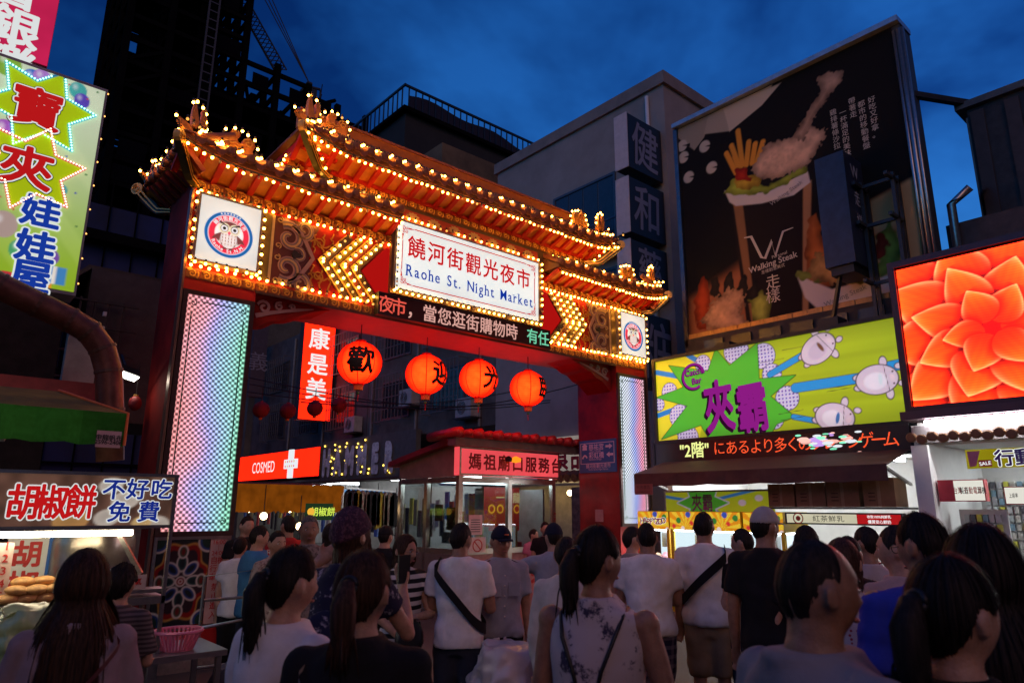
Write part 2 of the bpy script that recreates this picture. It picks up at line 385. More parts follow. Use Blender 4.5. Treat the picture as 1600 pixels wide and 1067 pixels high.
# -- pillars
def led_panel_mat(name, stops, band):
    m = _new(name); n, l = m.node_tree.nodes, m.node_tree.links
    o = n.new('ShaderNodeOutputMaterial'); e = n.new('ShaderNodeEmission'); l.new(e.outputs[0], o.inputs[0])
    tc = n.new('ShaderNodeTexCoord'); g = n.new('ShaderNodeSeparateXYZ'); l.new(tc.outputs['Generated'], g.inputs[0])
    po = n.new('ShaderNodeNewGeometry'); sp = n.new('ShaderNodeSeparateXYZ'); l.new(po.outputs['Position'], sp.inputs[0])
    ns = n.new('ShaderNodeTexNoise'); ns.inputs['Scale'].default_value = 1.3; ns.inputs['Detail'].default_value = 1; l.new(po.outputs['Position'], ns.inputs['Vector'])
    def mth(op, a, b):
        q = n.new('ShaderNodeMath'); q.operation = op
        for i, v in enumerate((a, b)):
            if isinstance(v, (int, float)): q.inputs[i].default_value = v
            elif v is not None: l.new(v, q.inputs[i])
        return q.outputs[0]
    f = mth('ADD', g.outputs['X'], mth('MULTIPLY', mth('SUBTRACT', ns.outputs[0], .5), band))
    r = n.new('ShaderNodeValToRGB'); cr = r.color_ramp
    while len(cr.elements) < len(stops): cr.elements.new(.5)
    for el, (ps, c) in zip(cr.elements, stops): el.position = ps; el.color = (*c, 1)
    l.new(f, r.inputs[0]); l.new(r.outputs[0], e.inputs[0])
    w = 2*math.pi/.066
    d = mth('ADD', mth('COSINE', mth('MULTIPLY', mth('ADD', sp.outputs['X'], sp.outputs['Z']), w), None), mth('COSINE', mth('MULTIPLY', mth('SUBTRACT', sp.outputs['X'], sp.outputs['Z']), w), None))
    mr = n.new('ShaderNodeMapRange'); mr.inputs[1].default_value = -1.0; mr.inputs[2].default_value = 1.5; mr.inputs[3].default_value = .16; mr.inputs[4].default_value = 1.5
    l.new(d, mr.inputs[0]); l.new(mr.outputs[0], e.inputs[1]); return m
M_ledL = led_panel_mat('led_wall_left', [(0, (1, .36, .36)), (.3, (1, .45, .58)), (.52, (.52, .48, 1)), (.72, (.42, .66, .9)), (1, (.32, .8, .55))], .55)
M_ledR = led_panel_mat('led_wall_right', [(0, (.75, .85, .9)), (.35, (.8, .85, 1)), (.58, (.4, .48, 1)), (.8, (1, .35, .5)), (1, (.95, .6, .7))], .35)
M_grn = mat('green_strip', (.01, .10, .055), .5)

def floral(u, v):
    """painted majolica panel: interlaced petals in a medallion"""
    u0, u1, v0, v1 = 2.24, 2.80, zz(.55), zz(1.47); x = (u-(u0+u1)/2)/((u1-u0)/2); y = (v-(v0+v1)/2)/((v1-v0)/2)*1.0; Y = y*(v1-v0)/(u1-u0)
    W = np.array(lin(225, 215, 205)); img = flat(u, lin(35, 40, 45)); aa = .03
    med = np.hypot(x, Y*.66)+.09*np.cos(8*np.arctan2(Y, x)); img = paint(img, med-1.0, lin(200, 150, 70), aa); img = paint(img, med-.94, lin(150, 22, 20), aa); img = paint(img, med-.8, lin(48, 30, 40), aa)
    for k in range(8):
        a = k*math.pi/4; r = .95 if k % 2 == 0 else .62
        for rr, c in ((.0, W), (.06, lin(30, 70, 70) if k % 2 == 0 else lin(40, 70, 140)), (.14, lin(20, 35, 40))):
            img = paint(img, d_ell(x, Y, .52*math.cos(a)*(1 if k % 2 == 0 else .95), .6*math.sin(a)*(1.15 if k % 2 == 0 else 1.1), .34-rr, .22-rr*.9, a), c, aa)
    for k in range(4):
        a = k*math.pi/2+math.pi/2
        for rr, c in ((.0, W), (.06, lin(60, 80, 60)), (.13, lin(120, 30, 25))): img = paint(img, d_ell(x, Y, .78*math.cos(a), 1.12*math.sin(a), .2-rr, .26-rr, 0), c, aa)
    for cx in (-1, 1):
        for cy in (-1, 1):
            for rr, c in ((0, W), (.07, lin(40, 70, 140)), (.16, lin(30, 60, 50))): img = paint(img, d_circ(x, Y, cx*.95, cy*1.5, .42-rr), c, aa)
    for rr, c in ((.2, W), (.15, lin(140, 30, 30)), (.09, W), (.05, lin(150, 40, 40))): img = paint(img, d_circ(x, Y, 0, 0, rr), c, aa)
    return img*.8
P_matte = vcol_mat('printed_matte', 0, .45)
M_signred = mat('sign_red_ink', (.55, .02, .03), .5, var=.05)

for s in (-1, 1):
    fb = FY(G-.002)
    p = bx(MB(), s, 2.18, 3.04, G, 9.5, 0, zz(6.0)).build('pillar', M_dred if s < 0 else M_red, gate)
    if s > 0: p.data.materials[0] = mat('pillar_red', (.30, .010, .010), .5, var=.45, scale=1.8, bump=.15, bscale=30)
    bx(MB(), s, 2.14, 3.09, G-.05, 9.55, 0, .22).build('plinth', mat('granite_plinth', (.22, .17, .16), .5, var=.3, scale=30), gate)
    bx(MB(), s, 2.185, 3.05, G-.02, G-.002, zz(4.32), zz(4.47)).build('head_panel', M_red, gate)
    a, b = sorted((side(2.19, s), side(3.04, s)))
    MB().frame(fb, a, b, zz(1.49), zz(4.33), .055, 0, .05).build('panel_frame', mat('bronze_frame', (.10, .055, .05), .35, metal=.5), gate)
    MB().fbox(fb, a+.055, b-.055, zz(1.545), zz(4.275), .0, .025).build('led_wall', M_ledL if s < 0 else M_ledR, gate)
    g = MB(); z0, z1 = zz(1.63), zz(4.2)
    for q in (a+.11, b-.122): g.fbox(fb, q, q+.012, z0+.14, z1-.14, .026, .034)
    for q in (z0, z1): g.fbox(fb, a+.22, b-.22, q, q+.012, .026, .034)
    for q in (a+.13, b-.13):
        for w in (z0+.02, z1-.02): g.ribbon(fb, spiral(q, w, .006, .04, 0, 1.2, 12), .01, .026, .034)
    g.build('green_border', M_grn, gate)
    bx(MB(), s, 2.15, 2.178, G-.06, G+.05, .22, zz(5.6)).build('edge_trim', mat('edge_trim', (.30, .16, .11), .35, metal=.5), gate)
    MB().fbox(fb, a, b, .22, zz(.5), 0, .03).build('base_panel', M_red, gate)
# floral panel, notice strip on the left pillar
raster('tile_panel', FY(G-.02), 2.24, 2.80, zz(.55), zz(1.47), 70, 110, floral, P_matte, gate)
MB().frame(FY(G-.003), 2.2, 3.03, zz(.50), zz(1.49), .035, 0, .03).build('tile_frame', M_steel, gate)
MB().fbox(FY(G-.003), 2.81, 2.995, zz(.54), zz(1.46), 0, .012).build('notice_strip', mat('notice_pink', (.62, .40, .38), .6, var=.06), gate)
nt = MB(); fn_ = FY(G-.018)
for t, z in (('16:00', 1.42), ('│', 1.36), ('24:00', 1.30)): put_text(nt, t, fn_, 2.90, zz(z), .065, 0, bold=.01)
for t, u, z in (('自', 2.862, 1.22), ('行', 2.862, 1.13), ('車', 2.862, 1.04), ('機', 2.942, 1.22), ('車', 2.942, 1.04), ('禁', 2.90, .93), ('止', 2.90, .83), ('進', 2.90, .73), ('入', 2.90, .63)): put_text(nt, t, fn_, u, zz(z), .085, 0, bold=.012)
nt.build('notice_lettering', M_signred, gate)

# -- main beam with soffit, corner brackets
MB().box(3.04, 2*XM-3.04, G, 9.5, zz(4.47), zz(5.9)).build('beam', mat('beam_red', (.38, .012, .012), .4, var=.15), gate)
MB().box(3.04, 2*XM-3.04, G-.03, G-.001, zz(4.455), zz(4.50)).build('beam_edge', M_brown, gate)
M_cloud = [mat('cloud_rose', (.45, .24, .22), .5, var=.1), mat('cloud_grey', (.20, .15, .17), .5, var=.1), mat('cloud_gold', (.62, .38, .16), .45), mat('cloud_dark', (.03, .02, .02), .5), mat('cloud_maroon', (.13, .03, .025), .5, var=.1)]
for s in (-1, 1):
    fb = FY(G+.25); f = (lambda u: side(u, s))
    poly = [(3.04, 4.47), (4.15, 4.47), (3.95, 4.42), (3.75, 4.33), (3.6, 4.30), (3.45, 4.2), (3.3, 4.16), (3.04, 3.98)]
    MB().prism(fb, [(f(u), zz(z)) for u, z in poly], -.5, .12).build('corner_bracket', M_dred if s < 0 else mat('bracket_red', (.33, .012, .01), .45), gate)
    b1 = MB()
    for (cx, cz, r0, r1, a0, tn, w) in ((3.22, 4.33, .015, .09, 1, 1.3, .035), (3.42, 4.38, .012, .06, 3, -1.3, .028), (3.6, 4.40, .01, .045, 2, 1.2, .022)): b1.ribbon(fb, [(f(u), zz(z)) for u, z in spiral(cx, cz, r0, r1, a0, tn, 16)], w, .12, .14)
    b1.ribbon(fb, [(f(u), zz(z)) for u, z in ((3.12, 4.2), (3.3, 4.27), (3.5, 4.33), (3.68, 4.38), (3.9, 4.43))], [.06, .05, .04, .04, .01], .12, .135)
    b1.build('bracket_cloud', M_cloud[0], gate)

# -- front of the beam: backing, scroll bands, posts, chevrons, clouds
def cloud_lobe(mb, f, cx, cz, sc, flip, layers):
    for k, (w, mi) in enumerate(layers):
        mb.cur = mi
        mb.ribbon(FP, [(f(u), zz(z)) for u, z in spiral(cx, cz, .03*sc, .17*sc, flip*1.2, flip*1.15, 22)], [w*sc*(.5+.5*i/21) for i in range(22)], .012+.004*k, .02+.005*k)
FP = FY(G-.006)
for s in (-1, 1):
    f = lambda u: side(u, s)
    bx(MB(), s, 3.04, 5.1, G-.006, G-.001, zz(4.6), zz(5.62)).build('panel_back', M_red, gate)
    bx(MB(), s, 2.185, 5.1, G-.02, G-.004, zz(5.60), zz(5.75)).build('band_backing', mat('band_red', (.36, .03, .015), .5), gate)
    bx(MB(), s, 2.185, 5.1, G-.02, G-.004, zz(4.465), zz(4.61)).build('band_backing', mat('band_red', (.36, .03, .015), .5), gate)
    a, b = sorted((f(2.19), f(5.05))); scroll_band(a, b, zz(5.675), G-.021); scroll_band(a, b, zz(4.535), G-.021)
    bulbs_line((f(2.24), G-.06, zz(5.585)), (f(5.02), G-.06, zz(5.585)), .102, .006)
    bulbs_line((f(2.24), G-.06, zz(4.635)), (f(5.02), G-.06, zz(4.635)), .102, .006)
    bx(MB(), s, 3.04, 3.17, G-.04, G-.008, zz(4.64), zz(5.56)).build('post', mat('olive_post', (.16, .11, .04), .4, metal=.3), gate)
    bx(MB(), s, 3.17, 3.21, G-.03, G-.008, zz(4.64), zz(5.56)).build('post_moulding', mat('cream_moulding', (.62, .42, .22), .5), gate)
    # maroon field with cloud scrolls
    MB().prism(FP, [(f(u), zz(z)) for u, z in ((3.21, 4.63), (3.85, 4.63), (3.75, 4.85), (3.72, 5.1), (3.75, 5.35), (3.85, 5.57), (3.21, 5.57))][::(1 if s < 0 else -1)], .002, .008).build('cloud_field', M_cloud[4], gate)
    c = MB(); L3 = ((.115, 0), (.075, 1), (.03, 2))
    for k, (cx, cz, sc, fl) in enumerate(((3.42, 5.30, 1.15, 1), (3.42, 4.88, 1.15, -1), (3.62, 5.47, .8, -1), (3.62, 4.70, .8, 1), (3.56, 5.09, .62, 1))): cloud_lobe(c, f, cx, cz, sc, fl, L3)
    c.cur = 0; c.ribbon(FP, [(f(u), zz(z)) for u, z in ((3.44, 5.46), (3.58, 5.40), (3.66, 5.28), (3.72, 5.18), (3.77, 5.09), (3.72, 5.0), (3.66, 4.90), (3.58, 4.78), (3.44, 4.72))], .055, .01, .03)
    c.cur = 2
    for cz, fl in ((5.52, 1), (5.16, -1), (5.0, 1), (4.68, -1)): c.ribbon(FP, [(f(u), zz(z)) for u, z in spiral(3.28, cz, .012, .045, 0, fl*1.2, 12)], .014, .01, .026)
    c.cur = 3; c.prism(FP, [(f(u), zz(z)) for u, z in ((3.5, 5.15), (3.62, 5.09), (3.5, 5.02), (3.47, 5.09))], .01, .032)
    c.build('cloud_scroll', M_cloud, gate)
    v = MB()
    for cz, fl in ((5.33, 1), (4.86, -1)):
        for q in range(3):
            v.ribbon(FP, [(f(3.78+.13*q+.02*math.sin(i*1.4)), zz(cz+fl*(.02*q)+fl*(i-5)*.03+.025*math.sin(i*1.1+q))) for i in range(11)], .02, .004, .014)
        v.ribbon(FP, [(f(3.72+i*.04), zz(cz+.04*math.sin(i*.9))) for i in range(11)], .022, .004, .014)
        v.ribbon(FP, [(f(u), zz(z)) for u, z in spiral(3.86, cz, .015, .09, 1, fl*1.4, 14)], .018, .006, .016)
    v.build('gold_vine', mat('vine_gold', (.62, .24, .03), .45, metal=.2), gate)
    # chevrons pointing outwards
    CH = [mat('chevron_grey', (.07, .04, .04), .5), mat('chevron_olive', (.12, .08, .01), .5), mat('chevron_rose', (.17, .03, .025), .5), mat('chevron_brown', (.065, .035, .02), .5)]
    for k in range(4):
        xt = 3.86+k*.165
        for nm, w, dx, mm, n0, n1 in (('chevron', .125, .05, CH[k], .002, .02), ('chevron_trim', .022, -.012, M_gold, .002, .028)):
            pts = [(f(xt+dx+.40), zz(5.56)), (f(xt+dx), zz(5.10)), (f(xt+dx+.40), zz(4.64))]
            MB().ribbon(FP, pts, [w*.78, w*1.3, w*.78], n0, n1).build(nm, mm, gate)
        for zs in (1, -1):
            bulbs_line((f(xt+.05), G-.055, zz(5.10+zs*.02)), (f(xt+.05+.38), G-.055, zz(5.10+zs*.44)), .118)
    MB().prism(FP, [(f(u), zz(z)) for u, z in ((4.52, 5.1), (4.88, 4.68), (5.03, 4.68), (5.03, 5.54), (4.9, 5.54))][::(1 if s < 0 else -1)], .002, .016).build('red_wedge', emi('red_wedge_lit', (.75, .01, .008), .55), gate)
    bx(MB(), s, 5.03, 5.1, G-.07, G-.006, zz(4.86), zz(6.06)).build('sign_post', mat('sign_post', (.12, .045, .04), .45), gate)
    bulbs_line((f(5.055), G-.10, zz(4.93)), (f(5.055), G-.10, zz(6.0)), .11)

# -- owl emblem boxes
def owl(cx, cz, hw, hh):
    def fn(u, v):
        x, y = (u-cx)/hw, (v-cz)/hw; aa = .025
        img = flat(u, lin(236, 240, 232))*(1-.28*sst(.3, 1.35, np.hypot(x, y)))[..., None]
        y = y+.06
        img = paint(img, d_circ(x, y, 0, 0, .80), lin(10, 95, 165), aa); img = paint(img, d_circ(x, y, 0, 0, .685), (1, 1, 1), aa); img = paint(img, d_circ(x, y, 0, 0, .67), lin(225, 45, 70), aa)
        img = paint(img, d_circ(x, y, 0, .02, .47), lin(240, 240, 235), aa)
        for k in range(7): a = math.pi/2+(k-3)*.14; img = paint(img, d_poly(x, y, star(.745*math.cos(a), .745*math.sin(a), .035, .015, 5)), (1, 1, 1), .012)
        br = lin(120, 62, 60)
        for sx in (-1, 1): img = paint(img, d_poly(x, y, [(sx*.25, .05), (sx*.45, -.08), (sx*.56, -.25), (sx*.42, -.22), (sx*.3, -.3)]), br, aa)
        img = paint(img, d_ell(x, y, 0, -.15, .29, .36), br, aa); img = paint(img, d_ell(x, y, 0, -.15, .265, .335), lin(240, 232, 225), aa)
        for k in range(5):
            for j in range(4): img = paint(img, d_ell(x, y, (k-2)*.1, -.02-j*.11, .018, .04), br, .015)
        img = paint(img, d_ell(x, y, 0, .27, .33, .20), br, aa)
        for sx in (-1, 1):
            for r, c in ((.185, lin(235, 225, 190)), (.13, (.02, .015, .015)), (.105, (1, 1, 1)), (.062, (.02, .015, .015))): img = paint(img, d_circ(x, y, sx*.17, .2, r), c, .02)
            img = paint(img, d_poly(x, y, [(sx*.02, .28), (sx*.38, .46), (sx*.36, .36), (sx*.1, .29)]), (.03, .015, .015), .02)
        img = paint(img, d_ell(x, y, 0, .06, .05, .06), lin(240, 90, 110), .015)
        for sx in (-1, 1): img = paint(img, d_ell(x, y, sx*.1, -.5, .07, .04), lin(120, 62, 60), .015)
        return img
    return fn
P_lit = vcol_mat('printed_backlit', .95, .5)
M_silver = mat('box_frame', (.50, .36, .26), .35, metal=.6)
for s in (-1, 1):
    a, b = sorted((side(2.245, s), side(2.985, s))); fr = FY(G-.12); z0, z1 = zz(4.70), zz(5.53)
    bd = MB().fbox(fr, a-.02, b+.02, z0-.02, z1+.02, -.115, -.002).build('emblem_box', mat('box_side', (.3, .28, .26), .5), gate)
    raster('emblem_sheet', fr, a, b, z0, z1, 110, 124, owl((a+b)/2, (z0+z1)/2, (b-a)/2, 0), P_lit, bd, n=.002)
    MB().frame(fr, a-.03, b+.03, z0-.03, z1+.03, .03, -.06, .012).build('box_rim', M_silver, bd)
    t = MB(); cx, cz, hw = (a+b)/2, (z0+z1)/2-.06*(b-a)/2, (b-a)/2
    for i, ch in enumerate('饒河街觀光夜市'): an = math.pi/2-(i-3)*.31; put_text(t, ch, fr, cx+.575*hw*math.cos(an), cz+.575*hw*math.sin(an), .058, .006, bold=.02, rot=an-math.pi/2)
    for i, ch in enumerate('Raohe St.N.M.'): an = -math.pi/2+(i-6)*.165; put_text(t, ch, fr, cx+.575*hw*math.cos(an), cz+.575*hw*math.sin(an), .062, .006, bold=.02, rot=an+math.pi/2)
    t.build('emblem_lettering', emi('white_lit', (.9, .92, .92), .95), bd)
    for q in (a-.05, b+.05): bulbs_line((q, G-.13, z0), (q, G-.13, z1), .12)
    bulbs_line((a, G-.16, z0-.055), (b, G-.16, z0-.055), .12)
    bulbs_line((a, G-.09, z1+.05), (b, G-.09, z1+.05), .115)

# -- name sign
FS = FY(8.40); k = 8.4/G
sx0, sx1, sz0, sz1 = .599*8.4, .9405*8.4, CZ+.372*8.4, CZ+.4975*8.4
sign = MB().fbox(FS, sx0-.03, sx1+.03, sz0-.03, sz1+.03, -.12, -.002).build('name_sign', mat('sign_case', (.35, .3, .28), .4, metal=.5), gate)
def signface(u, v):
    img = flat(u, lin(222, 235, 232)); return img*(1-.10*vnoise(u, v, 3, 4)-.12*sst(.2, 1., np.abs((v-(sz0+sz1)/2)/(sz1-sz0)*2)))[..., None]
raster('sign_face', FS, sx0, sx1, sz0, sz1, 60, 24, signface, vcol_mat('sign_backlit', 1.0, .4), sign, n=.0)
M_redlit = emi('red_lit', lin(205, 18, 28), .95); M_bluelit = emi('blue_lit', lin(10, 50, 160), .95)
cw = (sx1-sx0)/9.3
tt = MB()
for i, ch in enumerate('饒河街觀光夜市'): put_text(tt, ch, FS, sx0+.34+i*.362, sz0+.69, .36, .006, sx=.92, bold=.016)
tt.build('chinese_lettering', M_redlit, sign)
# roman lettering with slab serifs on the straight stems
bd = MB()
for z in (sz0+.075, sz1-.085): bd.fbox(FS, sx0+.30, sx1-.30, z, z+.014, .001, .006)
for u in (sx0+.085, sx1-.1): bd.fbox(FS, u, u+.012, sz0+.3, sz1-.3, .001, .006)
for u, su in ((sx0+.1, 1), (sx1-.1, -1)):
    for z, sv in ((sz0+.1, 1), (sz1-.1, -1)):
        for (du, dv, r, tn) in ((.0, .0, .035, 1.2), (.055, .0, .03, -1.2), (.0, .055, .03, 1.2), (.05, .05, .025, 1)): bd.ribbon(FS, spiral(u+su*du, z+sv*dv, .006, r, 1, tn, 12), .008, .001, .006)
        bd.ribbon(FS, [(u+su*.09, z-sv*.01), (u+su*.14, z-sv*.012), (u+su*.2, z-sv*.02)], [.03, .015, .003], .001, .006)
        bd.ribbon(FS, [(u-su*.01, z+sv*.09), (u-su*.012, z+sv*.14), (u-su*.02, z+sv*.2)], [.03, .015, .003], .001, .006)
bd.build('sign_border', M_redlit, sign)
MB().frame(FS, sx0-.075, sx1+.075, sz0-.09, sz1+.03, .06, -.1, -.02).build('sign_bulb_rail', M_brown, sign)
bulbs_line((sx0-.03, 8.37, sz0-.06), (sx1+.03, 8.37, sz0-.06), .105)
# -- running-text board
lx0, lx1, lz0, lz1 = .568*8.36, .971*8.36, CZ+.319*8.36, CZ+.3560*8.36
FL = FY(8.36)
lb = MB().fbox(FL, lx0, lx1, lz0, lz1, -.14, 0).build('text_board', mat('led_board_black', (.035, .012, .010), .35, var=.1), gate)
MB().frame(FL, lx0-.012, lx1+.012, lz0-.012, lz1+.012, .02, -.1, .012).build('board_frame', M_black, lb)
led = led_dots('led_pink', (1, .52, .44), .8, .0125); ledg = led_dots('led_green', (.25, .9, .55), .8, .0125); ledr = led_dots('led_red', (1, .12, .08), .9, .0125)
zc = (lz0+lz1)/2
text('市', FL, lx0+.33, zc, .27, ledr, lb, n=.006, bold=.012); text('夜', FL, lx0+.11, zc, .27, ledr, lb, n=.006, bold=.012)
for i, ch in enumerate('，當您逛街購物時'): text(ch, FL, lx0+.60+i*.272, zc, .275, led, lb, n=.006, bold=.012, sx=.98)
text('有', FL, lx1-.40, zc, .27, ledg, lb, n=.006, bold=.012); text('任', FL, lx1-.14, zc, .27, ledg, lb, n=.006, bold=.012)

# -- flower frieze, scroll band and dark board above the sign
MB().box(5.1, 2*XM-5.1, G-.03, G-.001, zz(6.05), zz(6.24)).build('flower_frieze', mat('frieze_red', (.42, .03, .02), .5, var=.2), gate)
ff = FY(G-.031)
fl0 = MB(); F0n = FY(0)
for a in range(7): an = math.pi*(a/6); fl0.ribbon(F0n, [(.03*math.cos(an), -.03+.02*math.sin(an)), (.09*math.cos(an), -.03+.08*math.sin(an)), (.14*math.cos(an), -.04+.11*math.sin(an))], [.03, .045, .004], 0, .01)
fl0.ball((0, -.01, -.02), (.035, .012, .03), 8, 5)
FLOW = fl0.mesh('flower'); FLOW.materials.append(mat('flower_cream', (.55, .33, .14), .5))
x = 5.32
while x < 2*XM-5.3: share('flower', FLOW, (x, G-.031, zz(6.15)), gate); x += .40
bulbs_line((5.12, G-.07, zz(6.08)), (2*XM-5.12, G-.07, zz(6.08)), .115)
MB().box(3.94, 2*XM-3.94, G, 9.4, zz(5.9), zz(6.70)).build('upper_wall', M_brown, gate)
for xx in (3.94, 2*XM-3.98): MB().box(xx, xx+.04, G-.02, G-.001, zz(6.1), zz(6.66)).build('wall_moulding', M_gold, gate)
scroll_band(4.02, 2*XM-4.02, zz(6.36), G-.004, 1.)

# unseen houses beside and behind the viewer, added to block sky light
o = MB().box(-14, -6, -22, 4, 0, 7).build('sky_blocker_house', M_dkconc); tag(o, 'tall dark house on the left side of street, behind the viewer', 'building')
o = MB().box(13.2, 21, -26, -2.6, 0, 13).build('sky_blocker_house', M_dkconc); tag(o, 'tall dark house on the right side of street, behind the viewer', 'building')

o = MB().box(3, 24, -36, -14, 0, 24).build('sky_blocker_house', M_dkconc); tag(o, 'tall dark block across the road, behind the viewer', 'building')
# the roman name, letter by letter, serifs on its stems
def roman(s, mb, fr, u0, u1, v, h, n):
    adv = []; x = 0; out = [mb]
    for ch in s:
        if ch == ' ': x += .52; adv.append(None); continue
        gv_, gf_ = glyphs(ch, .004); xs = [p[0] for p in gv_]; ys = [p[1] for p in gv_]
        adv.append((x-min(xs), min(xs), max(xs), min(ys), max(ys))); x += (max(xs)-min(xs))+.20
    sc = (u1-u0)/((x-.2)*h)
    for ch, a in zip(s, adv):
        if a is None: mb = MB(); out.append(mb); continue
        dx, x0, x1, y0, y1 = a; ox = u0+dx*h*sc
        for q in (0, .022):
            gv_, gf_ = glyphs(ch, .004); mb.add([fr.p(ox+(p[0]+q)*h*sc, v+p[1]*h, n+q*.01) for p in gv_], gf_)
        S = {'R': ((x0+.05, y0), (x1-.05, y0), (x0+.03, y1)), 'h': ((x0+.05, y0), (x1-.05, y0), (x0+.02, y1)), 'i': (((x0+x1)/2, y0), ((x0+x1)/2-.05, .17)), 'N': ((x0+.04, y0), (x0+.02, y1), (x1-.04, y1)), 'M': ((x0+.05, y0), (x1-.05, y0), (x0+.03, y1), (x1-.03, y1)), 'r': ((x0+.05, y0), (x0+.02, .17)), 'k': ((x0+.05, y0), (x1-.04, y0), (x0+.02, y1)), 'a': ((x1-.02, y0),), 't': ((x1-.05, y0),)}.get(ch, ())
        for sx_, sy_ in S:
            w = {'a': .07, 'M': .075, 'N': .085}.get(ch, .12); zz0 = sy_ if sy_ < 0 else sy_-.032
            mb.fbox(fr, ox+(sx_-w+.01)*h*sc, ox+(sx_+w+.01)*h*sc, v+zz0*h, v+(zz0+.032)*h, .001, n+.0008)
    return out
for en in roman('Raohe St. Night Market', MB(), FS, sx0+.17, sx1-.15, sz0+.315, .25, .006): en.build('roman_word', M_bluelit, sign)

# ================================================================== the gate's roofs
def tile_mesh(kind, prof):
    """one row of tiles running up the slope from the eave at the origin; prof = (y, z) points of the slope"""
    mb = MB()
    if kind == 'cover':
        pts = [Vector((0, y, z+.035)) for y, z in prof]; mb.tube(pts, [.060]+[.056]*(len(pts)-1), 10)
        mb.lathe((0, 0, 0), [(.066, 0), (.066, .02)], 12)      # end disc, turned to face outwards below
        b = len(mb.v)-24
        for i in range(b, len(mb.v)): x, y, z = mb.v[i]; mb.v[i] = (x, -z+.004, y+.035)
        b2 = len(mb.v); mb.lathe((0, 0, 0), [(.04, .02), (.03, .03), (.012, .03)], 10)
        for i in range(b2, len(mb.v)): x, y, z = mb.v[i]; mb.v[i] = (x, -z+.004, y+.035)
    else:
        poly = [(-.075, .02), (-.06, -.045), (-.03, -.085), (0, -.098), (.03, -.085), (.06, -.045), (.075, .02), (.04, -.01), (0, -.02), (-.04, -.01)]
        mb.prism(Fr((0, .01, .03), (1, 0, 0), (0, 0, 1), (0, -1, 0)), poly, 0, .018)
    me = mb.mesh('roof_tile'); me.materials.append(M_tile); me.polygons.foreach_set('use_smooth', [kind == 'cover']*len(me.polygons)); return me
STRING = [(0, -1)]
def roof(x0, x1, ze, zr, yr, Yf, liftL, liftR, orn, lower, nb=6):
    Yb = 2*9.0-Yf
    def ez(x):
        z = 0.
        if liftL: z += liftL*max(0, 1-(x-x0)/.9)**2.2
        if liftR: z += liftR*max(0, 1-(x1-x)/.9)**2.2
        return z
    pr = lambda y: (zr-ze)*(min(1, max(0, (y-Yf)/(yr-Yf)))**1.12)
    ys = [Yf+(yr-Yf)*i/6 for i in range(7)]
    rings = []
    N = 24
    for i in range(N+1):
        x = x0+(x1-x0)*i/N; e = ez(x)
        hip = lambda y: min(max(x, x0+(.55*(y-Yf)/(yr-Yf) if liftL else 0)), x1-(.55*(y-Yf)/(yr-Yf) if liftR else 0))
        top = [(hip(y), y, ze+pr(y)+e*(1-.6*(y-Yf)/(yr-Yf))) for y in ys]
        if lower: back = [(x, Yb, ze+e)]
        else: back = [(xx, 18-y, z) for xx, y, z in top[::-1][1:]]
        rings.append([Vector(p) for p in top+back+[(x, Yb, ze+e-.05), (x, Yf, ze+e-.05)]])
    MB().loft(rings).build('roof_deck', mat('roof_deck', (.15, .045, .018), .6, var=.2), gate)
    prof = [(y-Yf-.02, pr(y)) for y in ys]
    cov, dri = tile_mesh('cover', prof), tile_mesh('drip', prof)
    k = round((x1-x0-.12)/.235)
    for i in range(k+1):
        x = x0+.06+(x1-x0-.12)*i/k
        fq = min(1., max(.12, (x-x0)/.55 if liftL else 1.), max(.12, (x1-x)/.55 if liftR else 1.)); share('roof_tile', cov, (x, Yf-.02, ze+ez(x)+.015), gate, scale=(1, fq, fq) if fq < 1 else None)
        if i < k:
            x2 = x+(x1-x0-.12)/k/2; share('drip_tile', dri, (x2, Yf-.03, ze+ez(x2)+.01), gate)
            for j in range(nb):
                y = Yf-.03+j*.072; bulb((x2+random.uniform(-.01, .01), y, ze+ez(x2)*(1-.6*j*.072/(yr-Yf))+pr(y)+.115+random.uniform(-.008, .008)))
    # soffit: boards, rafters, gilded rafter ends, hanging bulbs
    zi = ze-.20 if lower else ze-.22
    sof = MB()
    for i in range(N):
        xa, xb = x0+(x1-x0)*i/N, x0+(x1-x0)*(i+1)/N
        sof.quad((xa, Yf+.02, ze+ez(xa)-.055), (xa, G, zi+ez(xa)*.25), (xb, G, zi+ez(xb)*.25), (xb, Yf+.02, ze+ez(xb)-.055))
    sof.build('soffit_board', M_orange, gate)
    rm = M_red
    k = round((x1-x0)/.235)
    for i in range(k+1):
        x = x0+.03+(x1-x0-.06)*i/k; w = .07
        MB().bar((x, Yf+.03, ze+ez(x)-.085), (x, G-.0, zi+ez(x)*.25-.03), w, .05).build('rafter', rm, gate)
        if i < k: xm = x+(x1-x0-.06)/k/2; MB().box(xm-.065, xm+.065, Yf-.0, Yf+.07, ze+ez(xm)-.105, ze+ez(xm)-.06).build('rafter_end', M_orange, gate)
    MB().tube([(x0+(x1-x0)*i/12, Yf-.05, ze+ez(x0+(x1-x0)*i/12)-.115) for i in range(13)], .012, 6).build('bulb_cord', M_sock, gate)
    q = x0+.04
    while q < x1: bulb((q, Yf-.05, ze+ez(q)-.165+random.uniform(-.012, .012))); q += .095
    return ez, pr
ZL = zz(5.97); ZU = zz(6.66)
